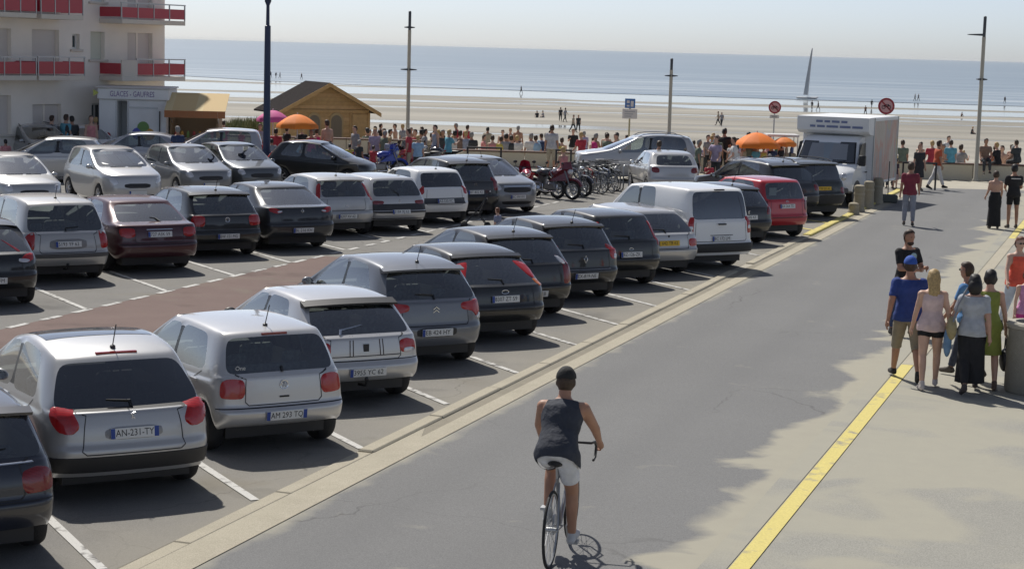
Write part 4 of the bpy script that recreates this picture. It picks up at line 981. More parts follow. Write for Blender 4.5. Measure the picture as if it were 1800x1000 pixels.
make_car('parked_car', 'maroon liftback with chrome strip above its plate', MAROON, dict(L=4.75, W=1.81, H=1.43, xr=.98, wb=2.75, cr=1.1, zbr=.98, zbf=.90, xqb=1.1, xqt=1.42, xrt=1.10, xgb=.46, x5=.10, z5=.98, zgb=1.02, zrr=1.37, gwb=.80, gwt=.66, xBb=2.10, xBt=2.1, xab=3.25, xat=2.5, xcowl=3.6, xwt=2.62, zrf=1.37, R=.31, tumble=.76, hood=.80, rz=(.34, .40, .58, .63, .82)), at(321, 469), hL, GL_,
    lights=[TL([(.54, .76), (.74, .72), (.95, .78), (1.02, .92), (.76, .93), (.58, .92)], M_RED), strip_r(.885, .91, .30, M_CHR, .012, 'chrome_strip'), bline(.60, .95), gate(.56, .64, .97), wiper(-.3, .4)], txt='727 ASK 59', plate_z=.80)
make_car('parked_car', 'black hatchback with round badge and square red lights', BLACK, dict(L=4.20, W=1.73, H=1.46, xr=.74, wb=2.51, cr=.8, zbr=.97, zbf=.9, xqb=.7, xqt=.92, xrt=.5, xgb=.15, x5=.08, z5=.93, zgb=.97, zrr=1.40, gwb=.82, gwt=.72, xBb=1.7, xBt=1.66, xab=2.85, xat=2.12, xcowl=3.15, xwt=2.24, R=.31, antenna=.75, rz=(.34, .40, .55, .60, .78), rx=(.06, .0, -.01, .04, .05)), at(438, 446), hL, GL_,
    lights=[TL([(.56, .70), (.78, .70), (.96, .72), (.96, .92), (.78, .94), (.56, .92)], M_RED), spoiler(.10), badge('ring', .84, .05), bline(.60, .95), gate(.55, .62, .95), recess(-.3, .3, .43, .55, M_BLK)], txt='BW 151 MG', plate_z=.49)
make_car('parked_car', 'dark grey liftback with long sloping window and wide tail', DGREY, dict(L=4.65, W=1.81, H=1.44, xr=.98, wb=2.76, cr=1.2, zbr=1.0, zbf=.92, xqb=1.1, xqt=1.45, xrt=1.12, xgb=.40, x5=.10, z5=1.0, zgb=1.03, zrr=1.38, gwb=.80, gwt=.64, xBb=2.08, xBt=2.1, xab=3.25, xat=2.5, xcowl=3.6, xwt=2.62, zrf=1.38, R=.31, tumble=.76, antenna=None, rz=(.34, .42, .60, .65, .84)), at(560, 432.5), hL, GL_,
    lights=[TL([(.50, .90), (.72, .86), (.95, .92), (1.0, 1.0), (.74, .985)], M_RED), TL([(.55, .90), (.68, .885), (.70, .93), (.56, .94)], M_WLENS, .018, name='reverse_light'), badge('diamond', .92, .035), gate(.56, .66, .99), bline(.58, .95), recess(-.3, .3, .43, .55, M_BLK)], txt='BL 216 KH', plate_z=.49)
make_car('parked_car', 'silver hatchback with slim red lights beside its back window', SILVER, dict(L=3.84, W=1.66, H=1.48, xr=.62, wb=2.46, cr=.9, zbr=.98, zbf=.90, xqb=.58, xqt=.85, xrt=.40, xgb=.13, x5=.08, z5=.93, zgb=.98, zrr=1.42, gwb=.74, gwt=.66, xBb=1.54, xab=2.62, xat=1.95, xcowl=2.95, xwt=2.06, R=.29, rim='cap', antenna=.7), at(640, 411), hL, GL_,
    lights=[TL([(.80, .88), (.92, .86), (1.0, .96), (1.14, 1.29), (1.0, 1.30), (.90, 1.12)], M_RED, .012), gate(.58, .66, .97), bline(.64, .95), spoiler(.09, .04), recess(-.33, .33, .44, .58, mat('silver_recess', (.32, .32, .33), .5, .3)), badge('oval', .76, .025)], txt='6207 XV 62', plate_z=.51)
make_car('parked_car', 'old silver hatchback with dark lower tailgate and bumper', SILV2, dict(L=3.71, W=1.63, H=1.40, xr=.60, wb=2.47, cr=.8, zbr=.94, zbf=.88, xqb=.6, xqt=.78, xrt=.42, xgb=.16, x5=.12, z5=.89, zgb=.93, zrr=1.36, gwb=.84, gwt=.72, xBb=1.5, xab=2.55, xat=1.9, xcowl=2.85, xwt=2.0, R=.27, rim='cap', rx=(.06, -.01, -.02, .06, .09)), at(731, 405), hL, GL_,
    lights=[strip_r(.36, .745, 1.1, mat('charcoal_plastic', (.045, .045, .05), .55), .010, 'rear_bumper'), TL([(.50, .74), (.76, .72), (.88, .74), (.88, .82), (.76, .83), (.5, .82)], M_REDD), badge('diamond', .81, .03), wiper(.0, .2, None, .1)], txt='3184 XJ 62', plate_z=.55)
make_car('parked_car', 'white hatchback with dark band across its tail', WHITE, dict(L=3.60, W=1.65, H=1.47, xr=.58, wb=2.37, cr=1.0, zbr=1.0, zbf=.92, xqb=.55, xqt=.75, xrt=.36, xgb=.14, x5=.09, z5=.95, zgb=1.0, zrr=1.42, gwb=.78, gwt=.70, doors=3, xBb=1.4, xab=2.45, xat=1.85, xcowl=2.75, zc=1.0, xwt=1.96, R=.29, rim='s7', rglass=GL_DARK, antenna=.6), at(808, 391), hL, GL_,
    lights=[strip_r(.56, .72, .68, DGREY, .008, 'tail_band'), TL([(.68, .86), (.78, .80), (.90, .84), (.88, .98), (.76, 1.05)], M_RED), gate(.6, .54, .98)], txt='AZ-530-VC', plate_z=.64)
make_car('parked_car', 'black hatchback with chevrons beside the white hatchback', BLACK, dict(L=4.2, W=1.75, H=1.60, xr=.72, wb=2.6, cr=1.0, zbr=1.04, zbf=.95, xrt=.42, xgb=.14, zgb=1.02, z5=.98, zrr=1.52, zrf=1.52, xqb=.7, xqt=.9, xBb=1.70, xab=2.9, xat=2.2, xcowl=3.3, xwt=2.32, zc=1.04, R=.31, antenna=.6), at(858, 377), hL, GL_,
    lights=[TL([(.68, .74), (.80, .72), (.96, .76), (.96, 1.04), (.84, 1.12), (.72, 1.06)], M_REDD), spoiler(.12, .04), badge('chevrons', .90, .05), gate(.6, .58, 1.0)], txt='BT 802 KJ', plate_z=.70)
make_car('parked_car', 'dark grey car parked nose out beside the motorbikes', MGREY, dict(L=4.02, W=1.75, H=1.53, xr=.66, wb=2.59, cr=.9, zbr=1.0, zbf=.96, xqb=.62, xqt=.85, xrt=.42, xcowl=3.08, zc=1.04, xab=2.8, xat=2.1, xwt=2.22, zrf=1.46, zrr=1.46, R=.31, hood=.90, antenna=1.9), at(928, 371.6), -hL, GL_, anchor='fl',
    lights=[nose([(.56, .70), (.76, .66), (.95, .72), (1.05, .86), (.80, .86), (.60, .80)], (.50, .62, .77), 'BC-390-RX', .50), lambda c: c.pf.line([(-.5, .80), (.5, .80)], .035, M_CHR, .006, 'chrome_strip', c.root)])
# nose-out row behind
HB = -hL
make_car('parked_car', 'silver car with sun glare on its windscreen at row end', SILVER, dict(L=4.3, W=1.76, H=1.50, R=.31, wb=2.62, xr=.75, xcowl=3.3, xwt=2.35, xab=3.0, xat=2.25, xBb=1.8, xBt=1.78, hood=.86, zc=1.02, zrf=1.44), at(62, 380), HB, GB, anchor='fc', lights=[nose([(.56, .66), (.76, .62), (.95, .68), (1.0, .80), (.70, .80)], (.4, .55, .68))])
def shade(c):
    S = c.S; mb = MB()
    for i in range(4):
        y0 = -.58+i*.30
        x0, z0, x1, z1 = S['xcowl']-.22, S['zc']+.06, S['xwt']-.0, S['zrf']-.14
        ym = y0+.14; mb.add([(x0, y0, z0), (x0+.03, ym, z0), (x0, y0+.29, z0), (x1, y0+.29, z1), (x1+.03, ym, z1), (x1, y0, z1)], [(0, 1, 4, 5), (1, 2, 3, 4)])
    mb.build('sunshade', mat('foil_shade', (.8, .8, .78), .3, .6), c.root)
make_car('parked_car', 'silver car with a folded foil sunshade behind its windscreen', SILV2, dict(L=4.2, W=1.75, H=1.58, R=.31, wb=2.6, xr=.72, xcowl=3.2, xwt=2.25, xab=2.9, xat=2.15, xBb=1.7, xBt=1.7, hood=.92, zc=1.08, zrf=1.50, zrr=1.50, zbr=1.02, zbf=1.0), at(243, 366), HB, GB, anchor='fc', lights=[nose([(.56, .66), (.76, .62), (.95, .68), (1.0, .82), (.70, .82)], (.4, .55, .68)), shade])
make_car('parked_car', 'grey hatchback with plain windscreen beside foil sunshade car', MGREY, dict(L=3.95, H=1.50, hood=.86, zc=1.02, zrf=1.43), at(372, 350), HB, GB, anchor='fc', lights=[nose([(.56, .66), (.76, .62), (.95, .68), (1.0, .80), (.70, .80)], (.4, .55, .68))])
make_car('parked_car', 'dark grey hatchback parked nose out below the blue lamp post', paint('slate', (.11, .12, .13), .5, .36), dict(L=4.0, H=1.49, hood=.86, zc=1.02, zrf=1.43), at(462, 344), HB, GB, anchor='fc', lights=[nose([(.56, .66), (.76, .62), (.95, .68), (1.0, .80), (.70, .80)], (.4, .55, .68))])
# far side of the car park
GC = 'cars standing in front of the flats'
hR = RT.to_2d(); hLft = -hR
make_car('parked_car', 'silver estate with roof rails nose out by the flats', SILVER, dict(L=4.5, H=1.52, wb=2.7, hood=.88, zc=1.03, zrf=1.44, xcowl=3.4, xab=3.1, xwt=2.4, xat=2.3, xBb=1.85, xBt=1.82), at(112, 300), rotv(-FH.to_2d(), 38), GC, anchor='fc', far=True, lights=[rails(M_BLK)])
make_car('parked_car', 'white hatchback nose out in front of the flats', WHITE, dict(L=4.0, H=1.46, hood=.86, zc=1.0), at(190, 297), rotv(-FH.to_2d(), 38), GC, anchor='fc', far=True)
make_car('parked_car', 'white hatchback seen side on behind two sitting people', SILV2, dict(L=3.9, H=1.46), at(88, 318), rotv(hLft, 10), GC, anchor='c', far=True)
make_car('parked_car', 'silver rounded hatchback seen side on below the waffle kiosk', LILAC, dict(L=4.3, W=1.76, H=1.46, wb=2.64, xr=.8, zbr=1.0, zrr=1.30, xrt=.72, xgb=.25, xqb=.9, xqt=1.35, xBb=1.95, xBt=2.0, xab=3.05, xat=2.4, xcowl=3.35, xwt=2.5), at(240, 305), rotv(hLft, 8), GC, anchor='c', far=True, sub=2)
make_car('parked_car', 'silver tall hatchback seen side on by the kiosk awning', LILAC, dict(L=3.85, W=1.71, H=1.60, wb=2.48, zbr=1.06, zbf=.98, zrr=1.54, zrf=1.52, xrt=.3, xgb=.14, zgb=1.04, z5=1.0, xqb=.55, xqt=.62, xBb=1.6, xBt=1.58, xab=2.75, xat=2.05, xcowl=3.15, zc=1.06, xwt=2.2, hood=.92), at(374, 304), rotv(hLft, 8), GC, anchor='c', far=True, sub=2, lights=[TL([(.70, .85), (.80, .84), (.95, .87), (.93, 1.05), (.80, 1.08), (.71, 1.05)], M_RED)])
make_car('parked_car', 'small black hatchback seen side on beneath the beach parasols', BLACK, dict(L=3.65, W=1.63, H=1.49, wb=2.3, doors=3, zbr=1.0, zrr=1.40, xrt=.45, xqb=.6, xqt=.9, xBb=1.35, xBt=1.4, xab=2.55, xat=1.95, xcowl=2.9, xwt=2.05), at(566, 326), rotv(hR, -12), GC, anchor='c', far=True, sub=2, lights=[TL([(.70, .80), (.80, .78), (.95, .82), (.93, 1.05), (.80, 1.12), (.71, 1.05)], M_RED)])
GD = 'cars parked by the sea wall'
make_car('parked_car', 'silver people carrier seen side on behind the bicycle stands', SILVER, dict(L=4.66, W=1.86, H=1.73, xr=.85, wb=2.8, cr=.9, zbr=1.12, zbf=1.04, xqb=.60, xqt=.72, xrt=.42, xgb=.18, x5=.1, z5=1.06, zgb=1.10, zrr=1.64, zrf=1.60, xBb=1.95, xBt=1.9, xab=3.15, xat=2.42, xcowl=3.62, zc=1.14, xwt=2.58, hood=1.0, R=.33, sglass=GL_DARK, tumble=.84), at(1118, 317), rotv(hLft, 4), GD, anchor='c', far=True, sub=2, lights=[rails(M_CHR)])
make_car('parked_car', 'pale silver hatchback seen from behind next to people carrier', SILV2, dict(L=4.06, W=1.73, H=1.45, xr=.7, wb=2.59, cr=1.2, zbr=1.04, zrr=1.38, gwb=.72, gwt=.62, xrt=.5, xgb=.16, z5=.97, zgb=1.02), at(1220, 344), rotv(FH.to_2d(), 8), GD, sub=2, lights=[TL([(.58, .78), (.78, .76), (.96, .82), (1.0, .94), (.78, .96), (.62, .92)], M_REDD), strip_r(.30, .50, .72, M_BLK, .008)], txt='CM-471-SD', plate_z=.44)
# ---------------------------------------------------------------- sea wall, buildings, street furniture
M_WALL = ground_mat('wall_render', (.58, .53, .41), (.52, .47, .37), (.62, .57, .45), .5, 10)
M_COPE = mat('coping_wood', (.13, .075, .055), .7, noise_s=8, noise_a=.3)
M_STEEL = mat('galvanised', (.45, .46, .47), .45, .7); M_BLKM = mat('black_metal', (.02, .02, .024), .45)
M_POST = mat('lamp_post_paint', (.40, .38, .32), .5); M_BLUE = mat('blue_lamp_paint', (.012, .025, .075), .4)
def uv_of(p): return (p.x*RT.x+p.y*RT.y, p.x*FH.x+p.y*FH.y)
RZ = YAW                                             # rotation that turns local x to the camera's right
def wall_run(label, u0, u1, zt, d=72.0, th=.32, seg=3.0):
    root = thing('sea_wall', label, 'wall', W((u0+u1)/2, d, 0), RZ); n = max(1, round((u1-u0)/seg)); L = (u1-u0)/n
    pm = MB().box(-L/2+.008, L/2-.008, 0, th, -.62, zt, .015).mesh('wall_panel', M_WALL); cm = MB().box(-L/2+.004, L/2-.004, -.05, th+.05, zt+.001, zt+.055, .01).mesh('coping_plank', M_COPE)
    for i in range(n):
        x = -(u1-u0)/2+L*(i+.5); link('wall_panel', pm, root, (x, 0, 0)); link('coping_plank', cm, root, (x, 0, 0))
    return root
wall_run('long beige sea wall with brown coping behind the lorry', -2.6, 24, .60)
wall_run('taller beige sea wall in front of the wooden chalet', -16, -3.6, .92)
# lamp posts
def lamp_cross(px, pyt, d, zb, label, arms, dark=.8, r=.085):
    p = pxd(px, pyt, d); root = thing('lamp_post', label, 'lamp post', (p.x, p.y, zb), RZ, 'beige lamp posts along the sea front'); h = p.z-zb
    MB().lathe([(r*1.6, 0), (r*1.6, .06), (r, .12), (r*.85, h-dark), (r*.7, h-dark)], 14).build('pole', M_POST, root, 50)
    MB().lathe([(r*.72, h-dark), (r*.72, h-.03), (r*.4, h), (0, h)], 14).build('pole_top', mat('dark_cap', (.06, .065, .07), .5), root, 50)
    for (z, l0, l1) in arms:
        a = MB()
        for sd, l in ((-1, l0), (1, l1)):
            if l: a.add([(sd*.03, -.09, z+.03), (sd*.03, .09, z+.03), (sd*l, .12, z+.0), (sd*l, -.12, z+.0), (sd*.03, -.09, z-.06), (sd*.03, .09, z-.06), (sd*l, .12, z-.035), (sd*l, -.12, z-.035)], [(0, 1, 2, 3), (7, 6, 5, 4), (0, 3, 7, 4), (1, 5, 6, 2), (2, 6, 7, 3), (0, 4, 5, 1)])
        a.build('lamp_head', mat('lamp_head', (.05, .055, .065), .35, .4), root)
    return root
def hz(px, py, d, zb): return pxd(px, py, d).z-zb
lamp_cross(1732, 29, 71.5, 0, 'beige lamp post with one long lamp arm by the wall', [(hz(1725, 61, 71.5, 0), .62, 0), (hz(1721, 139, 71.5, 0), .18, .20)])
lamp_cross(720.7, 20, 78, ZP, 'beige lamp post with two crossed lamp arms near the chalet', [(hz(720, 48, 78, ZP), .22, .22), (hz(719, 122, 78, ZP), .34, .34)])
lamp_cross(1181, 103, 80, ZP, 'short beige lamp post behind the silver people carrier', [(hz(1180, 133, 80, ZP), .28, .28)], .5)
def blue_lamp():
    b = at(468, 318); d = uv_of(b)[1]; h = pxd(465, 2, d).z; root = thing('lamp_post', 'tall dark blue lamp post standing among the parked cars', 'lamp post', b, RZ)
    h1 = pxd(466, 46, d).z
    MB().lathe([(.20, 0), (.20, .9), (.15, 1.0), (.125, 1.1), (.10, h1), (.065, h1+.02)], 16).build('pole', M_BLUE, root, 40)
    MB().lathe([(.062, h1+.02), (.055, h-.15), (.11, h-.02), (.12, h+.2), (.05, h+.3), (.30, h+.42), (.34, h+.9), (.2, h+1.0), (0, h+1.05)], 16).build('lantern', M_BLUE, root, 40)
    MB().lathe([(.165, .42), (.165, .50)], 16).build('band', mat('pale_band', (.4, .42, .45), .5), root)
blue_lamp()
# signs
M_SR = mat('sign_red', (.30, .02, .03), .45); M_SW = mat('sign_white', (.62, .60, .58), .5); M_SB = mat('sign_blue', (.05, .16, .42), .45); M_SPINK = mat('sign_faded', (.55, .30, .30), .5)
def round_sign(px, py, rpx, d, zb, label, ptxt):
    c = pxd(px, py, d); r = rpx*d/FPX; root = thing('road_sign', label, 'sign', (c.x, c.y, zb), RZ); h = c.z-zb
    MB().tube([(0, .03, 0), (0, .03, h+r*.7)], .03, 8).build('post', M_STEEL, root, 50)
    disc = MB().lathe([(0, -.012), (r, -.012), (r, .006), (0, .006)], 28, 'y', (0, 0, h)).build('disc', M_SR, root)
    MB().lathe([(0, -.016), (r*.76, -.016), (r*.76, -.0125), (0, -.0125)], 28, 'y', (0, 0, h)).build('disc_face', M_SPINK, disc)
    k = MB(); k.M = Matrix.Translation((0, 0, h)) @ Matrix.Rotation(math.radians(45), 4, 'Y'); k.box(-r*.78, r*.78, -.020, -.0165, -r*.09, r*.09)
    k.build('slash', M_SR, disc)
    b = MB(); rr = r*.2
    for sx in (-1, 1): b.tube([(sx*r*.33+rr*math.cos(t*PI/8), -.018, h-r*.12+rr*math.sin(t*PI/8)) for t in range(16)], .012, 4, closed=True)
    b.tube([(-r*.33, -.018, h-r*.12), (-r*.1, -.018, h+r*.2), (r*.25, -.018, h+r*.2), (r*.33, -.018, h-r*.12)], .012, 4); b.tube([(-r*.1, -.018, h+r*.2), (0, -.018, h-r*.12), (r*.25, -.018, h+r*.2)], .012, 4)
    b.build('symbol', M_INK, disc)
    MB().box(-r*.75, r*.75, -.012, .006, h-r*1.75, h-r*1.2, .003).build('sub_plate', M_SW, root)
    for i, wv in enumerate((.55, .42)): MB().box(-r*wv, r*wv, -.015, -.0125, h-r*(1.42+.16*i), h-r*(1.36+.16*i)).build('print_line', M_INK, root)
round_sign(1558, 187, 14.5, 66, 0, 'larger round red no cycling sign behind the lorry', '')
round_sign(1362, 189, 11.0, 74, ZP, 'smaller round red no cycling sign over the orange parasol', '')
def panel_sign():
    d = 75.0; c = pxd(1107, 200, d); root = thing('notice_board', 'white beach notice board with blue square above people carrier', 'sign', (c.x, c.y, ZP), RZ); h = c.z-ZP; k = d/FPX
    MB().box(-.035, .035, .01, .05, 0, h+.5).build('post', mat('sign_post', (.42, .38, .22), .6), root)
    MB().box(-13*k, 13*k, -.02, .008, h-9*k, h+8*k, .005).build('panel', M_SW, root)
    for i in range(3): MB().box(-9*k, (9-3*i)*k, -.024, -.021, h+(2.5-4*i)*k, h+(4-4*i)*k).build('print_line', mat('print_grey', (.35, .36, .38), .6), root)
    q = MB().box(-9*k, 9*k, -.02, .008, h+9.5*k, h+26*k, .005).build('pictogram_panel', M_SB, root)
    b = MB(); b.box(-6*k, -1*k, -.024, -.021, h+18*k, h+23*k); b.box(1*k, 6*k, -.024, -.021, h+12*k, h+22*k); b.box(-6*k, -1*k, -.024, -.021, h+12*k, h+15*k); b.build('pictogram', M_SW, q)
panel_sign()
# ------------------------------------------------------------ block of flats
M_FAC = mat('facade_render', (.88, .825, .74), .9, noise_s=.7, noise_a=.06, bump=.2, bump_s=30); M_SHUT = mat('shutter', (.66, .62, .58), .7); M_SHUT2 = mat('pale_shutter', (.62, .63, .54), .7)
M_BRED = mat('balcony_red', (.42, .022, .045), .35, coat=.3); M_SLAB = mat('balcony_slab', (.66, .61, .53), .85)
BA = (RT*math.sin(math.radians(30))+FH*math.cos(math.radians(30))); BN = RT*math.cos(math.radians(30))-FH*math.sin(math.radians(30))
BC0 = pxd(289, 250, 72.0); BC0.z = 0
def fac(px, py, off=0.0):                             # pixel -> (distance back from the corner along the front, height) on the facade plane
    d = _fw + (px-900)/FPX*CR - (py-500)/FPX*CU; o = Vector((0, 0, HC)); p0 = BC0+BN*off
    t = (p0-o).dot(BN)/d.dot(BN); p = o+d*t; return (p-BC0).dot(BA), p.z
def flats():
    root = thing('apartment_block', 'cream block of flats with red balcony panels', 'building', BC0, math.atan2(BA.y, BA.x))
    # local: x along BA (0 at the seaward corner, negative towards the camera), y = -BN (inside), z up
    M_G = mat('flat_window_glass', (.05, .07, .08), .08)
    ops = []                                          # openings as (s0, s1, z0, z1, material)
    def op(x0, x1, y0, y1, m_, div=0):
        a, zt = fac(x0, y0); b, zb = fac(x1, y1); ops.append((a, b, max(zb, .02), zt, m_, div))
    op(-14, 20, 50, 108, M_SHUT); op(56, 104, 52, 112, M_SHUT); op(127, 140, 60, 87, M_G); op(159, 184, 56, 105, M_SHUT2); op(224, 268, 58, 112, M_SHUT, 1)
    op(-14, 20, 168, 236, M_SHUT); op(57, 108, 184, 246, M_SHUT, 1); op(161, 182, 182, 240, M_G, 1)
    op(224, 268, -40, 20, M_SHUT, 1); op(159, 184, -46, 4, M_G); op(56, 104, -50, 12, M_SHUT); op(-14, 20, -50, 12, M_SHUT)
    xs = sorted({-12.0, 0.0}|{o[0] for o in ops}|{o[1] for o in ops}); zs = sorted({0.0, 8.6}|{o[2] for o in ops}|{o[3] for o in ops})
    mb = MB(); dp = .22
    for i in range(len(xs)-1):
        for j in range(len(zs)-1):
            cx, cz = (xs[i]+xs[i+1])/2, (zs[j]+zs[j+1])/2
            if any(o[0] < cx < o[1] and o[2] < cz < o[3] for o in ops): continue
            mb.add([(xs[i], 0, zs[j]), (xs[i+1], 0, zs[j]), (xs[i+1], 0, zs[j+1]), (xs[i], 0, zs[j+1])], [(0, 1, 2, 3)])
    for o in ops:
        a, b, z0, z1 = o[:4]
        mb.add([(a, 0, z0), (b, 0, z0), (b, dp, z0), (a, dp, z0), (a, 0, z1), (b, 0, z1), (b, dp, z1), (a, dp, z1)], [(0, 3, 2, 1), (4, 5, 6, 7), (0, 4, 7, 3), (1, 2, 6, 5)])
    mb.add([(0, 0, 0), (0, 12, 0), (0, 12, 8.6), (0, 0, 8.6), (-12, 0, 0), (-12, 12, 0), (-12, 12, 8.6), (-12, 0, 8.6)], [(0, 1, 2, 3), (4, 7, 6, 5), (1, 5, 6, 2), (3, 2, 6, 7)])
    mb.build('wall', M_FAC, root)
    for a, b, z0, z1, m_, dv in ops:
        nm = 'window' if m_ is M_G else 'shutter'
        q = MB().box(a, b, dp-.03, dp+.02, z0, z1).build(nm, m_, root)
        if m_ is M_G:
            f = MB(); f.box(a, b, dp-.06, dp-.031, z0, z0+.07); f.box(a, b, dp-.06, dp-.031, z1-.07, z1); f.box(a, a+.07, dp-.06, dp-.031, z0+.07, z1-.07); f.box(b-.07, b, dp-.06, dp-.031, z0+.07, z1-.07)
            if dv: f.box((a+b)/2-.04, (a+b)/2+.04, dp-.06, dp-.031, z0+.07, z1-.07)
            f.build('window_frame', mat('window_white', (.7, .7, .68), .5), q)
        else:
            n = max(4, int((z1-z0)/.16)); sm = MB().box(a+.01, b-.01, dp-.038, dp-.0305, .01, (z1-z0)/n-.012).mesh('slat', m_)
            for i in range(n): link('slat', sm, q, (0, 0, z0+i*(z1-z0)/n))
            if dv: MB().box((a+b)/2-.05, (a+b)/2+.05, dp-.06, dp-.039, z0, z1).build('door_post', M_FAC, q)
        if z0 > .5 and b-a < 2.2: MB().box(a-.12, b+.12, -.09, dp-.04, z0-.09, z0-.003, .01).build('sill', M_SLAB, root)
    def balcony(x0, x1, ytop, yslab, n, slabonly=None, D=1.15):
        a, zt = fac(x0, ytop, D); b, zs_ = fac(x1, yslab, D)
        b_, zt2 = fac(x1, ytop, D); zt = (zt+zt2)/2; a_, zs2 = fac(x0, yslab, D); zs_ = (zs_+zs2)/2
        q = MB().box(a, b, -D, -.003, zs_, zs_+.17, .01).build('balcony', M_SLAB, root)
        ph = zt-zs_-.17
        P0 = a if slabonly is None else fac(slabonly, yslab, D)[0]
        if slabonly is not None: MB().box(a+.01, P0-.02, -D+.01, -D+.09, zs_+.172, zt-.02).build('parapet', M_SLAB, q)
        L = (b-P0)/n
        for i in range(n): MB().box(P0+i*L+.03, P0+(i+1)*L-.03, -D+.03, -D+.05, zs_+.172+ph*.10, zt-.14).build('panel', M_BRED, q)
        for i in range(n+1): MB().box(P0+i*L-.02, P0+i*L+.02, -D+.02, -D+.06, zs_+.172, zt).build('baluster', M_STEEL, q)
        MB().box(P0-.03, b+.03, -D+.015, -D+.065, zt+.001, zt+.045).build('handrail', M_STEEL, q)
        for xe in (a, b):
            MB().box(xe-.015, xe+.015, -D+.08, -.05, zs_+.25, zt-.14).build('end_panel', M_BRED, q)
    balcony(-20, 65, 102, 142, 3); balcony(68.5, 150, 102, 142, 3)
    balcony(-20, 65, -10, 31, 3); balcony(73, 147, -10, 35, 3)
    balcony(215, 326, 9, 44, 4); balcony(215, 326, 106, 143, 3, slabonly=242)
    MB().box(-12.1, .1, -.25, 12.1, 8.6, 8.9).build('roof', M_SLAB, root)
flats()
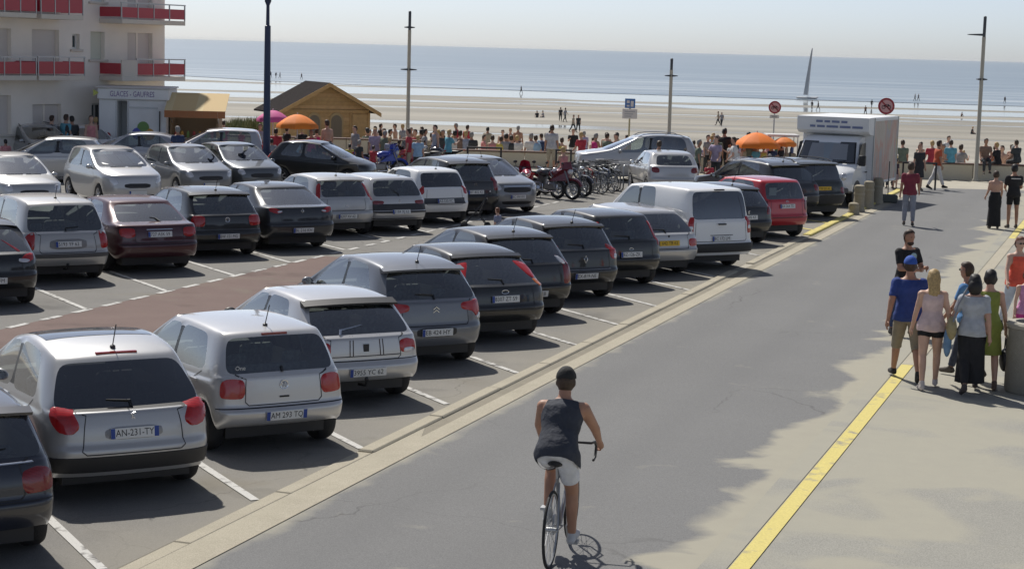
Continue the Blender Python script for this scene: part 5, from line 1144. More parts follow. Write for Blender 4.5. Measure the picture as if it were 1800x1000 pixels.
# ------------------------------------------------------------ waffle and ice-cream kiosk
def kiosk():
    d = 67.0; k = d/FPX; a = pxd(175, 262, d); b = pxd(291, 262, d); L = (b-a).to_2d().length; zt = pxd(230, 156, d).z
    root = thing('snack_kiosk', 'white ice cream and waffle kiosk with tan awning', 'kiosk', ((a.x+b.x)/2, (a.y+b.y)/2, 0), RZ+.06); h = L/2
    MW = mat('kiosk_white', (.78, .79, .78), .6, noise_s=2, noise_a=.05); MP = mat('kiosk_print', (.16, .08, .28), .6)
    zb = .12
    bd = MB(); dx0, dx1 = -h+L*.27, -h+L*.42
    bd.box(-h, dx0, 0, 2.2, zb, zt-.45); bd.box(dx1, h, 0, 2.2, zb, zt-.45); bd.box(dx0, dx1, 1.2, 2.2, zb, zt-.45); bd.box(-h, h, 0, 2.2, zt-.449, zt-.42)
    bd.build('cabin', MW, root)
    MB().box(dx0-.05, dx0-.003, -.03, .05, zb, zt-.46).build('door_frame', M_STEEL, root); MB().box(dx1+.003, dx1+.05, -.03, .05, zb, zt-.46).build('door_frame', M_STEEL, root)
    MB().box(-h-.05, h+.12, -.12, 2.3, zt-.41, zt, .03).build('fascia', MW, root)
    MB().box(-h-.12, h+.18, -.18, 2.35, zt+.001, zt+.06, .02).build('roof', M_SW, root)
    me, tw = text_mesh('GLACES - GAUFRES', .20, MP); t = link('lettering', me, root, (0, -.124, zt-.21)); t.rotation_euler = (PI/2, 0, 0); t.scale = (L*.66/tw, 1, 1)
    # painted cone with three scoops, a smaller one beside it
    def cone(x, z, s):
        q = MB().prism([(x-.16*s, z), (x+.16*s, z), (x, z-.75*s)], -.012, -.003).build('cone_picture', mat('cone_grey', (.30, .27, .26), .7), root)
        for dx, dz, cl, nm in ((-.17, .12, (.10, .12, .45), 'blue'), (.0, .32, (.18, .32, .10), 'green'), (.18, .10, (.62, .33, .05), 'amber'), (.02, .08, (.50, .40, .06), 'yellow')):
            MB().lathe([(0, -.03), (.17*s, -.022), (.19*s, -.012), (0, -.012)], 14, 'y', (x+dx*s, 0, z+dz*s)).build('scoop_picture', mat('scoop_'+nm, cl, .6), q)
    cone(h-L*.34, 1.05, 1.15)
    q = MB().prism([(-h+L*.14-.07, .95), (-h+L*.14+.07, .95), (-h+L*.14, .35)], -.012, -.003).build('cone_picture', mat('cone_grey', (.3, .27, .26), .7), root); MB().ball((-h+L*.14, -.02, 1.05), (.09, .02, .16)).build('scoop_picture', mat('scoop_red', (.4, .06, .06), .6), q)
    MB().box(-h+L*.45, h-L*.12, -.02, -.003, zt-.72, zt-.66).build('rail', M_STEEL, root)
    MB().box(h-L*.10, h-L*.085, -.05, -.003, zb, zt-.8).build('pipe', M_BLKM, root)
    tr = MB().lathe([(.14, -.02), (.14, 0), (0, 0)], 3, 'y', (-h-.12, -.1, zt-.18)).build('bracket_sign', mat('sign_lime', (.5, .55, .12), .5), root)
    # serving side with counter and awning
    x1 = h+.9; x2 = h+1.85
    c = MB(); c.box(h+.05, x2, .7, 2.0, zb, 1.0); c.box(h+.05, x2, 1.9, 2.0, 1.0, zt-.5); c.box(x2-.08, x2, .7, 1.9, 1.0, zt-.5); c.box(h+.05, h+.13, .7, 1.9, 1.0, zt-.5); c.build('serving_cabin', mat('kiosk_tan', (.30, .22, .13), .7), root)
    MB().box(h+.02, x2+.03, .45, .72, 1.0, 1.05, .01).build('counter', M_STEEL, root)
    for i in range(9):
        x = h+.3+i*.22; MB().lathe([(.05, 0), (.06, .16), (.03, .24), (0, .25)], 8, c=(x, .58, 1.051)).build('jar', mat(['scoop_red', 'scoop_amber', 'scoop_green'][i % 3], (.4, .1, .1), .4), root)
    MB().box(h+.5, h+.9, .66, .69, .2, .9).build('menu_board', mat('menu', (.45, .42, .36), .7), root); MB().box(h+1.15, h+1.75, .66, .69, .15, .9).build('menu_board', mat('menu_dark', (.18, .10, .08), .7), root)
    M_AW = mat('awning_tan', (.62, .45, .22), .8); M_AWO = mat('awning_rust', (.42, .17, .07), .8)
    for i in range(8):
        xa, xb = h+.05+i*(x2-h+.35)/8, h+.05+(i+1)*(x2-h+.35)/8
        MB().add([(xa, .75, zt-.12), (xb, .75, zt-.12), (xb, -.85, zt-.72), (xa, -.85, zt-.72), (xa, .75, zt-.14), (xb, .75, zt-.14), (xb, -.85, zt-.74), (xa, -.85, zt-.74)], [(0, 1, 2, 3), (7, 6, 5, 4), (0, 3, 7, 4), (1, 5, 6, 2), (2, 6, 7, 3), (0, 4, 5, 1)]).build('awning_strip', M_AW if i % 4 else mat('awning_light', (.66, .52, .28), .8), root)
        MB().box(xa, xb-.006, -.87, -.853, zt-.98, zt-.73).build('valance', M_AWO, root)
    MB().tube([(h+.15, .7, 1.6), (h+.15, -.83, zt-.75)], .018, 6).build('awning_arm', M_STEEL, root); MB().tube([(x2, .7, 1.6), (x2+.1, -.83, zt-.75)], .018, 6).build('awning_arm', M_STEEL, root)
    w_ = MB()
    for sx in (-.6, .6): w_.lathe([(.16, -.1), (.24, -.08), (.24, .08), (.16, .1)], 18, 'y', (h*sx, .25, .24))
    w_.build('wheel', M_RUB, root, 40)
kiosk()
# ------------------------------------------------------------ wooden beach chalet
def chalet():
    d = 82.0; c = pxd(572, 262, d); k = d/FPX; rz = RZ+math.radians(26)
    root = thing('beach_chalet', 'pale wooden beach chalet with dark felt roof', 'hut', (c.x, c.y, ZP), rz)
    MW = [mat('pine_%d' % i, cl, .75, noise_s=6, noise_a=.12) for i, cl in enumerate(((.44, .285, .125), (.47, .30, .14), (.41, .26, .11)))]
    MRF = mat('roof_felt', (.032, .028, .028), 1.0, spec=.05, noise_s=10, noise_a=.3)
    hw, dp, ze, zr_ = 2.05, 2.6, 2.30, 3.40
    # gable boards, horizontal, each its own
    n = 19
    for i in range(n):
        z0 = i*zr_/n; z1 = (i+1)*zr_/n-.008
        def half(z): return hw if z <= ze else max(.02, hw*(zr_-z)/(zr_-ze))
        a, b = half(z0), half(min(z1, zr_-.01))
        MB().add([(-a, 0, z0), (a, 0, z0), (b, 0, z1), (-b, 0, z1), (-a, .04, z0), (a, .04, z0), (b, .04, z1), (-b, .04, z1)], [(0, 1, 2, 3), (7, 6, 5, 4), (0, 4, 5, 1), (2, 6, 7, 3), (0, 3, 7, 4), (1, 5, 6, 2)]).build('board', MW[i % 3], root, loc=(0, (i % 2)*.008, 0))
    MB().add([(-hw, .06, 0), (hw, .06, 0), (hw, .06, ze), (0, .06, zr_), (-hw, .06, ze)], [(0, 1, 2, 3, 4)]).build('backing', mat('pine_dark', (.28, .15, .05), .8), root)
    m14 = int(ze/zr_*n)
    for sx in (-1, 1):
        bm = MB().box(-.02, .02, .05, dp, 0, ze/m14-.008).mesh('board', MW[0])
        for i in range(m14): link('board', bm, root, (sx*(hw-.03), 0, i*ze/m14))
    MB().box(-hw+.06, hw-.06, dp-.04, dp, 0, ze).build('back_wall', MW[1], root)
    for sx in (-1, 1):
        ov = .42; sl = (zr_-ze)/hw; th = .07
        x1 = hw+ov; z1 = zr_-sl*x1
        r = MB(); r.add([(0, -.5, zr_+.12), (sx*x1, -.5, z1+.12), (sx*x1, dp+.2, z1+.12), (0, dp+.2, zr_+.12), (0, -.5, zr_+.12-th), (sx*x1, -.5, z1+.12-th), (sx*x1, dp+.2, z1+.12-th), (0, dp+.2, zr_+.12-th)], [(0, 1, 2, 3), (7, 6, 5, 4), (0, 4, 5, 1), (1, 5, 6, 2), (2, 6, 7, 3), (3, 7, 4, 0)])
        r.build('roof', MRF, root)
        MB().add([(0, -.53, zr_+.11), (sx*x1, -.53, z1+.11), (sx*x1, -.53, z1-.07), (0, -.53, zr_-.07), (0, -.502, zr_+.11), (sx*x1, -.502, z1+.11), (sx*x1, -.502, z1-.07), (0, -.502, zr_-.07)], [(0, 1, 2, 3), (7, 6, 5, 4), (0, 4, 5, 1), (1, 5, 6, 2), (2, 6, 7, 3), (3, 7, 4, 0)]).build('barge_board', MW[2], root)
    MB().box(-hw, hw, -.05, -.005, ze-.12, ze+.0).build('rail', MW[2], root)
    MG = mat('pale_shutter_wood', (.36, .26, .13), .7); MD = mat('hut_opening', (.16, .13, .09), .6)
    for x in (-.55, .50):
        arch = [(x-.33, .95), (x+.33, .95), (x+.33, 1.85)]+[(x+.33*math.cos(t*PI/8), 1.85+.33*math.sin(t*PI/8)) for t in range(1, 8)]+[(x-.33, 1.85)]
        q = MB().prism(arch, -.03, -.004).build('arched_window', MG, root)
        inner = [(x+(a-x)*.78, 1.45+(b-1.45)*.84) for a, b in arch]; MB().prism(inner, -.036, -.031).build('pane', MD, q)
    MB().box(1.15, 1.22, -.04, -.004, 0, ze-.13).build('post', MW[2], root)
    MB().box(1.26, 2.0, -.03, -.004, .05, 2.1).build('door', MW[0], root)
    for sx in (-1, 1): MB().box(sx*hw-.06, sx*hw+.06, -.06, -.005, 0, ze-.125).build('corner_post', MW[2], root)
chalet()
# ------------------------------------------------------------ parasols and drinks stand
def parasol(px, py, wpx, d, zb, label, col, name, tilt=0):
    c = pxd(px, py, d); r = wpx*d/FPX/2; root = thing('parasol', label, 'parasol', (c.x, c.y, zb), RZ); h = c.z-zb
    m_ = mat('canopy_'+name, col, .75); m2 = mat('canopy_b_'+name, tuple(min(1, x*1.15) for x in col), .75); n = 8
    for i in range(n):
        mb = MB(); vs = []; fs = []
        for j in range(6):
            t = j/5; rr = r*t; z = h-r*.52*t**1.7
            for s_ in range(4):
                a = 2*PI*(i+s_/3)/n; dip = 1-.05*math.sin(PI*s_/3)*t; vs.append((rr*math.cos(a)*dip, rr*math.sin(a)*dip, z+.02*math.sin(PI*s_/3)*t))
        for j in range(5):
            for s_ in range(3): fs.append((j*4+s_, j*4+s_+1, j*4+5+s_, j*4+4+s_))
        for s_ in range(3):
            b = len(vs); vs += [(vs[20+s_][0], vs[20+s_][1], vs[20+s_][2]-.12), (vs[21+s_][0], vs[21+s_][1], vs[21+s_][2]-.12)]; fs.append((20+s_, b, b+1, 21+s_))
        mb.add(vs, fs); mb.build('canopy_panel', m_ if i % 2 else m2, root, 60)
    MB().tube([(0, 0, 0), (0, 0, h+.06)], .022, 8).build('pole', M_SW, root, 50)
    MB().lathe([(.28, 0), (.28, .06), (.06, .12), (.04, .3)], 14).build('base', M_PLW, root, 40)
parasol(523, 201, 74, 65.5, 0, 'orange parasol in front of the wooden chalet', (.75, .20, .02), 'orange')
parasol(480, 194, 58, 68.5, 0, 'pink parasol behind the blue lamp post', (.55, .09, .27), 'pink')
parasol(1331, 233, 84, 69.0, 0, 'wide orange parasol beside the white lorry', (.75, .18, .015), 'orange2')
parasol(1379, 241, 44, 70.0, 0, 'small orange parasol under the pale stall canopy', (.70, .20, .03), 'orange3')
parasol(1653, 266, 24, 64.0, 0, 'tiny orange toy parasol', (.7, .2, .05), 'orange4') if False else None
def stall():
    d = 70.5; a = pxd(1346, 237, d); b = pxd(1402, 237, d); L = (b-a).to_2d().length; h = a.z
    root = thing('drinks_stall', 'open drinks stall with flat pale canopy behind the lorry', 'stall', ((a.x+b.x)/2, (a.y+b.y)/2, 0), RZ)
    MB().box(-L/2, L/2, -.5, .6, h-.05, h+.04, .01).build('canopy', M_SW, root)
    for x in (-L/2+.05, L/2-.05):
        for y in (-.45, .55): MB().tube([(x, y, 0), (x, y, h-.051)], .02, 6).build('leg', M_STEEL, root)
    MB().box(-L/2+.08, L/2-.08, -.4, .3, .05, .95, .02).build('counter', mat('stall_counter', (.35, .30, .22), .7), root)
    for i, cl in enumerate(((.5, .35, .05), (.1, .3, .12), (.5, .05, .05), (.55, .5, .4), (.05, .1, .3))): MB().lathe([(.06, .951), (.07, 1.12), (.03, 1.2), (0, 1.21)], 8, c=(-L/2+.2+i*.2, -.2, 0)).build('bottle', mat('stall_item_%d' % i, cl, .4), root)
stall()
# ------------------------------------------------------------ hoop barriers, cycle stands, bollards, planter
def hoop(px0, px1, pyt, d, label, mt, zt=None, r=.035, grp='black hoop barriers in front of the sea wall'):
    a, b = pxd(px0, pyt, d), pxd(px1, pyt, d); L = (b-a).to_2d().length; h = zt or a.z; root = thing('hoop_barrier', label, 'barrier', ((a.x+b.x)/2, (a.y+b.y)/2, 0), RZ, grp)
    for sx in (-1, 1): MB().tube([(sx*L/2, 0, 0), (sx*L/2, 0, h)], r, 8).build('leg', mt, root, 50)
    MB().tube([(-L/2-r, 0, h+r*.6), (L/2+r, 0, h+r*.6)], r, 8).build('rail', mt, root, 50)
hoop(822, 881, 260, 67, 'black metal hoop barrier in front of sitting beachgoers', M_BLKM)
hoop(648, 700, 252, 67, 'black metal hoop barrier below the wooden chalet', M_BLKM)
hoop(978, 1004, 265, 67, 'short black metal hoop barrier beside the motorbikes', M_BLKM)
hoop(1588, 1646, 287, 66, 'black metal hoop barrier to the right of the lorry', M_BLKM)
def stand(px, py, label):
    b = at(px, py); root = thing('cycle_stand', label, 'cycle stand', b, RZ+1.2, 'steel cycle stands beside the people carrier')
    MB().tube([(-.3, 0, 0), (-.3, 0, .72), (-.24, 0, .8), (.24, 0, .8), (.3, 0, .72), (.3, 0, 0)], .024, 8).build('tube', M_STEEL, root, 60)
    MB().tube([(-.3, 0, .35), (.3, 0, .35)], .018, 6).build('crossbar', M_STEEL, root, 60)
stand(1085, 334, 'bare steel cycle stand next to the last bicycle'); stand(1100, 331, 'bare steel cycle stand next to the pushchair')
M_STONE = ground_mat('bollard_stone', (.36, .32, .24), (.28, .25, .19), (.42, .38, .30), 2, 14)
def bollard(px, py, h, r, label):
    b = at(px, py); root = thing('bollard', label, 'bollard', b, 0, 'concrete bollards at the end of the car park')
    MB().lathe([(r*1.15, 0), (r*1.15, .08), (r, .11), (r*.92, h-.16), (r*1.02, h-.12), (r*.9, h-.03), (r*.5, h), (0, h)], 16).build('shaft', M_STONE, root, 40)
    MB().lathe([(r*1.02, h-.30), (r*1.04, h-.25)], 16).build('band', M_KERB, root)
bollard(1509, 372, .82, .17, 'pale concrete bollard nearest the dark green off-roader'); bollard(1526, 366, .86, .17, 'pale concrete bollard between two other bollards'); bollard(1542, 358, .84, .17, 'pale concrete bollard beside the lorry rear wheel'); bollard(1500, 377, .36, .16, 'low broken concrete bollard stump')
def sign_foot():
    b = at(1560, 356); root = thing('sign_base', 'dark grey plastic sign foot with thin upright rod', 'sign base', b, RZ)
    MB().box(-.30, .30, -.2, .2, 0, .26, .04).build('foot', mat('foot_grey', (.09, .10, .09), .7), root); MB().tube([(0, 0, .26), (0, 0, 1.35)], .016, 6).build('rod', M_BLKM, root)
sign_foot()
def planter():
    b = at(1812, 688); root = thing('litter_bin', 'round exposed concrete litter bin beside the walking group', 'bin', b, 0); h = .98; r = .38
    MC = ground_mat('bin_concrete', (.30, .28, .235), (.24, .225, .19), (.36, .335, .28), 3, 20)
    MB().lathe([(r*.96, 0), (r, .04), (r, h-.06), (r*.97, h-.05)], 32).build('drum', MC, root, 40)
    MB().lathe([(r*1.03, h-.05), (r*1.05, h), (r*.98, h+.03), (r*.72, h+.035), (r*.70, h-.02), (r*.70, h-.4), (0, h-.4)], 32).build('rim', ground_mat('bin_top', (.42, .39, .33), (.35, .33, .28), (.48, .45, .38), 3, 20), root, 40)
planter()
# marram grass on the dune by the kiosk
def dune_grass():
    mb = MB(); rnd = random.Random(3); d0 = 84
    for i in range(1500):
        px = rnd.uniform(385, 446); p = W((px-900)/FPX*d0+rnd.uniform(-.1, .1), d0+rnd.uniform(-1.5, 3)); base = ZP+1.05+.4*noise.noise(Vector((px*.06, 3.1, 0)))
        l = rnd.uniform(.5, 1.05)*(.7+.6*noise.noise(Vector((px*.09, 1, 7)))); an = rnd.uniform(0, 2*PI); b = rnd.uniform(.1, .5)*l; wv = .018
        dx, dy = math.cos(an), math.sin(an)
        mb.cur = i % 2
        mb.add([(p.x-dy*wv, p.y+dx*wv, base), (p.x+dy*wv, p.y-dx*wv, base), (p.x+dx*b*.4+dy*wv*.7, p.y+dy*b*.4-dx*wv*.7, base+l*.6), (p.x+dx*b*.4-dy*wv*.7, p.y+dy*b*.4+dx*wv*.7, base+l*.6), (p.x+dx*b, p.y+dy*b, base+l*.95)], [(0, 1, 2, 3), (3, 2, 4)])
    o = mb.build('marram_grass', [mat('grass_a', (.10, .125, .045), .8), mat('grass_b', (.16, .165, .07), .8)]); tag(o, 'clump of green marram grass on the dune beside the chalet', 'grass'); o['kind'] = 'stuff'
    m2 = MB(); vs = []; fs = []
    for i in range(13):
        for j in range(7):
            px = 380+i*6; p = W((px-900)/FPX*d0, d0-3+j*1.2); e = min(i, 12-i)/6*min(j, 6-j)/3; vs.append((p.x, p.y, ZP-.02+1.25*min(1, e*1.9)))
    for i in range(12):
        for j in range(6): fs.append((i*7+j, i*7+j+1, i*7+8+j, i*7+7+j))
    m2.add(vs, fs); q = m2.build('dune', M_SAND, None, 60); q['kind'] = 'structure'
dune_grass()
# ------------------------------------------------------------ lorry
def lorry():
    b = at(1498, 362); rz = math.atan2(-FH.y, -FH.x)-math.radians(27)       # nose towards the camera
    root = thing('box_lorry', 'white box lorry with cab facing the car park', 'lorry', b, rz)
    # local: x forward (nose), y left, z up; origin below the front axle's left wheel
    wd = 2.02; y0, y1 = -wd+.04, .12; ym = (y0+y1)/2; hw = (y1-y0)/2
    MWH = paint('lorry_white', (.80, .81, .82), 0, .45)
    prof = [(-1.15, .42), (.55, .42), (.78, .50), (.80, .78), (.74, 1.02), (.52, 1.16), (.10, 1.30), (-.34, 2.02), (-.62, 2.16), (-1.15, 2.18)]
    cab = MB(); vs = []; fs = []; n = len(prof)
    for (t, ins) in ((-1, .10), (-.90, .02), (-.55, 0), (0, -.02), (.55, 0), (.90, .02), (1, .10)):
        for (x, z) in prof:
            tw = 1-(.13 if z > 1.25 else 0)*min(1, (z-1.25)/.8) if z > 1.25 else 1
            xx = x-(ins if x > -1 else 0)-(.14*abs(t)**3 if x > .3 else .05*abs(t)**3*(x > -1)); vs.append((xx, ym+t*hw*tw, z-(.03 if abs(t) == 1 and z > 2.1 else 0)))
    for i in range(6):
        for j in range(n): fs.append((i*n+j, i*n+(j+1) % n, (i+1)*n+(j+1) % n, (i+1)*n+j))
    fs += [tuple(range(n)), tuple(6*n+j for j in range(n-1, -1, -1))]
    cab.add(vs, fs); cab.build('cab', MWH, root, 38)
    GW = glass('lorry_glass', (.5, .55, .55))
    def on(t, u, off=.012):                            # point on the windscreen slope
        x = lerp(.08, -.33, u)-(.05*abs(t)**3)-(.02 if abs(t) > .8 else 0); z = lerp(1.33, 1.99, u); tw = 1-.13*min(1, (z-1.25)/.8); return (x+off*.87, ym+t*hw*tw, z+off*.5)
    def grid(name, t0, t1, u0, u1, off, mt, par):
        m_ = MB(); v = []; f = []
        for i in range(9):
            for j in range(5): v.append(on(lerp(t0, t1, i/8), lerp(u0, u1, j/4), off))
        for i in range(8):
            for j in range(4): f.append((i*5+j, i*5+j+1, i*5+6+j, i*5+5+j))
        m_.add(v, f); return m_.build(name, mt, par, 60)
    ws = grid('windscreen', -.93, .93, .0, 1.0, .010, M_TRIM, root); grid('sunshade', -.62, .66, .16, .90, .016, mat('cardboard_shade', (.80, .74, .72), .7), ws); grid('glass', -.88, .88, .05, .95, .024, glass('lorry_screen', (.75, .78, .78)), ws)
    for sx in (-.4, .3): MB().tube([on(sx, -.02, .03), on(sx+.35, .12, .035)], .012, 5).build('wiper', M_TRIM, root)
    g = MB(); g.box(.742, .80, ym-.55, ym+.55, .80, 1.0, .01); g.build('grille', M_BLK, root); MB().box(.60, .84, y0+.08, y1-.08, .44, .60, .03).build('bumper', mat('bumper_grey', (.12, .12, .125), .6), root)
    for sx in (-1, 1): MB().ball((.60, ym+sx*.78, .92), (.14, .13, .16), 12, 8).build('headlight', M_WLENS, root, 60)
    MB().box(.79, .812, ym-.05, ym+.05, .86, .96, .004).build('badge', M_CHR, root); p_ = plate(root, (.845, ym, .52), 'AH 906 DB', M_PLW, 0, .5, True)
    for sd, y in ((1, y1), (-1, y0)):
        MB().prism([(-.30, 1.32), (.02, 1.32), (-.40, 1.95), (-.85, 1.98), (-.85, 1.32)], y-.035*sd, y+.006*sd if False else y-.02*sd).build('side_window', M_TRIM, root)
        q = MB(); q.box(.0, .12, y+sd*.10-.07, y+sd*.10+.09*sd+.07, 1.28, 1.62, .03); q.tube([(.02, y-.03*sd, 1.35), (.05, y+sd*.08, 1.35)], .02, 6); q.build('door_mirror', M_BLK, root, 40)
    MB().box(-.98, -.78, y1+.0, y1+.03, 1.02, 1.06, .005).build('door_handle', M_BLK, root)
    # box body
    bl = 3.6; bx1, bx0 = -.42, -.42-bl; bz0, bz1 = .62, 2.78; by0, by1 = y0-.14, y1+.14
    MBX = mat('box_white', (.74, .75, .76), .55, noise_s=1.5, noise_a=.05)
    bb = MB(); bb.box(bx0, -1.16, by0, by1, bz0, bz1, .03); bb.build('cargo_box', MBX, root)
    # Luton front over the cab
    fr = MB(); fr.prism([(-1.158, 2.20), (-.70, 2.24), (-.52, 2.34), (-.50, 2.77), (-1.158, 2.78)], by0+.003, by1-.003); fr.build('box_nose', MBX, root)
    MPR = mat('lorry_print', (.16, .20, .34), .6); rw = random.Random(4)
    for z, y_, n_ in ((2.62, .55, 4), (2.46, .75, 5)):
        y = ym-y_
        for i in range(n_):
            l = rw.uniform(.16, .40); MB().box(-.499, -.494, y, y+l, z-.035, z+.035).build('faded_print', MPR, root); y += l+.06
    # printed picture on the long side: soft coloured shapes
    m_ = bpy.data.materials.new('printed_side'); m_.use_nodes = True; nn = m_.node_tree; b_ = nn.nodes['Principled BSDF']; b_.inputs['Roughness'].default_value = .5
    tc = nn.nodes.new('ShaderNodeTexCoord'); mp = nn.nodes.new('ShaderNodeMapping'); mp.inputs['Scale'].default_value = (1.1, 1, .42); nz = nn.nodes.new('ShaderNodeTexNoise'); nz.inputs['Scale'].default_value = 1.7; nz.inputs['Detail'].default_value = 3
    nn.links.new(tc.outputs['Object'], mp.inputs[0]); nn.links.new(mp.outputs[0], nz.inputs[0]); r = nn.nodes.new('ShaderNodeValToRGB'); el = r.color_ramp.elements
    el[0].position = .30; el[0].color = (.42, .36, .30, 1); el[1].position = .72; el[1].color = (.50, .38, .10, 1)
    for p, cl in ((.42, (.46, .41, .37)), (.50, (.48, .27, .22)), (.56, (.42, .33, .29)), (.62, (.34, .34, .38))): e = el.new(p); e.color = (*cl, 1)
    nn.links.new(nz.outputs[0], r.inputs[0]); nn.links.new(r.outputs[0], b_.inputs['Base Color'])
    MB().box(bx0+.08, -1.22, by1+.001, by1+.008, bz0+.1, bz1-.12).build('printed_panel', m_, root)
    for x in (bx0+.03, -1.19): MB().box(x-.03, x+.03, by1-.02, by1+.016, bz0, bz1-.01).build('corner_strip', M_STEEL, root)
    MB().box(bx0+.1, .5, y0+.2, y1-.2, .38, .60).build('chassis', M_BLK, root)
    tm, rm = wheel_meshes(.34, 'cap')
    for x in (0, -2.75):
        for sd, y in ((1, y1-.16), (-1, y0+.16)):
            wh = link('wheel', tm, root, (x, y, .34), None); wh.rotation_euler = (0, 0, 0 if sd > 0 else PI); link('rim', rm, wh)
    MB().lathe([(.46, -.02), (.46, .02)], 20, 'y', (0, y1-.02, .36)).build('wheel_arch', M_BLK, root)
lorry()
# ---------------------------------------------------------------- two-wheelers
def bike_mesh_parts(root, frame_m, R=.335, drop=False, scale=1.0, rack=False):
    """bicycle along +x, rear axle at x=0, wheels on z=0"""
    wb = 1.0; bb = Vector((.43, 0, .27)); seat_t = Vector((.24, 0, .73)); head_t = Vector((.80, 0, .83)); head_b = Vector((.85, 0, .66)); ra = Vector((0, 0, R)); fa = Vector((wb, 0, R))
    for c_ in (ra, fa):
        q = MB(); q.tube([(c_.x+R*.975*math.cos(t*PI/16), 0, R+R*.975*math.sin(t*PI/16)) for t in range(32)], .0135, 6, closed=True); wq = q.build('tyre', M_RUB, root, 60)
        h_ = MB(); h_.tube([(c_.x+R*.91*math.cos(t*PI/16), 0, R+R*.91*math.sin(t*PI/16)) for t in range(32)], .010, 5, closed=True); h_.lathe([(.02, -.05), (.025, 0), (.02, .05)], 8, 'y', tuple(c_))
        for t in range(18):
            a = 2*PI*t/18; h_.tube([(c_.x, .02*(-1)**t, R), (c_.x+R*.9*math.cos(a), 0, R+R*.9*math.sin(a))], .0022, 3, cap=False)
        h_.build('wheel_rim', M_STEEL, wq, 60)
    f = MB()
    for a, b, r in ((bb, seat_t, .016), (bb, head_b, .019), (seat_t, head_t, .015)): f.tube([a, b], r, 7)
    f.tube([head_b, head_t+Vector((-.01, 0, .05))], .02, 7)
    for s in (-1, 1): f.tube([ra+Vector((0, .06*s, 0)), bb+Vector((0, .03*s, 0))], .009, 6); f.tube([ra+Vector((0, .06*s, 0)), seat_t+Vector((.02, .015*s, -.04))], .008, 6)
    f.build('frame', frame_m, root, 60)
    k = MB()
    for s in (-1, 1): k.tube([fa+Vector((0, .055*s, 0)), fa+Vector((-.06, .055*s, .30)), head_b+Vector((0, .03*s, -.02))], .011, 6)
    k.build('fork', frame_m, root, 60)
    s = MB(); st = seat_t+Vector((-.035, 0, .13)); s.tube([seat_t, st], .013, 6); sq = s.build('seat_post', M_STEEL, root, 60)
    sd = MB(); sd.ball((st.x-.05, 0, st.z+.03), (.11, .075, .035), 12, 6); sd.ball((st.x+.09, 0, st.z+.025), (.09, .028, .025), 10, 6); sd.build('saddle', M_BLK, root, 60)
    c_ = MB(); c_.lathe([(.001, .045), (.09, .045), (.095, .05), (.09, .055), (.001, .055)], 18, 'y', tuple(bb))
    for sgn, an in ((1, PI-1.2), (-1, -1.2)):
        e = bb+Vector((.17*math.cos(an), .07*sgn, .17*math.sin(an))); c_.tube([bb+Vector((0, .06*sgn, 0)), e], .011, 5); c_.box(e.x-.05, e.x+.05, min(e.y, e.y+.09*sgn), max(e.y, e.y+.09*sgn), e.z-.012, e.z+.012)
    c_.tube([(0, .05, R+.03), (bb.x, .05, bb.z+.09)], .004, 4); c_.tube([(0, .05, R-.03), (bb.x, .05, bb.z-.09)], .004, 4)
    c_.build('crankset', M_STEEL, root, 60)
    hb = MB(); hc = head_t+Vector((.05, 0, .10)); hb.tube([head_t+Vector((-.01, 0, .04)), hc], .014, 6)
    if drop:
        for s_ in (-1, 1): hb.tube([hc, hc+Vector((0, .19*s_, 0)), hc+Vector((.07, .21*s_, 0)), hc+Vector((.12, .215*s_, -.05)), hc+Vector((.08, .215*s_, -.14)), hc+Vector((-.02, .215*s_, -.15))], .0125, 7); hb.tube([hc+Vector((.12, .215*s_, -.01)), hc+Vector((.17, .215*s_, -.10))], .010, 5)
    else:
        for s_ in (-1, 1): hb.tube([hc, hc+Vector((.03, .16*s_, .05)), hc+Vector((-.08, .29*s_, .07))], .012, 6)
    hb.build('handlebar', M_BLK, root, 60)
    if rack:
        r_ = MB(); r_.box(-.22, .18, -.06, .06, .70, .715); r_.tube([(0, .05, R), (-.1, .05, .7)], .006, 5); r_.tube([(0, -.05, R), (-.1, -.05, .7)], .006, 5); r_.build('carrier', M_STEEL, root)
        b_ = MB(); b_.box(.98, 1.25, -.16, .16, .80, 1.0, .02); b_.build('basket', mat('basket_wire', (.2, .2, .2), .6), root)
def bicycle(px, py, rz, label, col, name, **k):
    root = thing('bicycle', label, 'bicycle', at(px, py), rz, k.pop('group', 'bicycles parked in the cycle stands'))
    bike_mesh_parts(root, mat('bike_'+name, col, .35, .3), **k)
    for o in root.children: o.location.x -= .5
    return root
a_b = RZ+math.radians(115)
BK = [(1016, 345, (.05, .07, .10), 'dark blue frame'), (1025, 340, (.25, .27, .30), 'grey frame'), (1034, 338, (.35, .05, .05), 'red frame'), (1043, 339, (.04, .04, .045), 'black frame'), (1052, 336, (.40, .42, .44), 'silver frame'), (1061, 337, (.06, .10, .20), 'blue frame'), (1070, 334, (.14, .16, .15), 'green grey frame'), (1078, 335, (.45, .45, .45), 'pale grey frame')]
for i, (px, py, cl, nm) in enumerate(BK):
    bicycle(px, py, a_b+random.uniform(-.15, .15), 'parked bicycle with %s in the cycle stand row' % nm, cl, nm.replace(' ', '_'), rack=(i % 3 == 0))
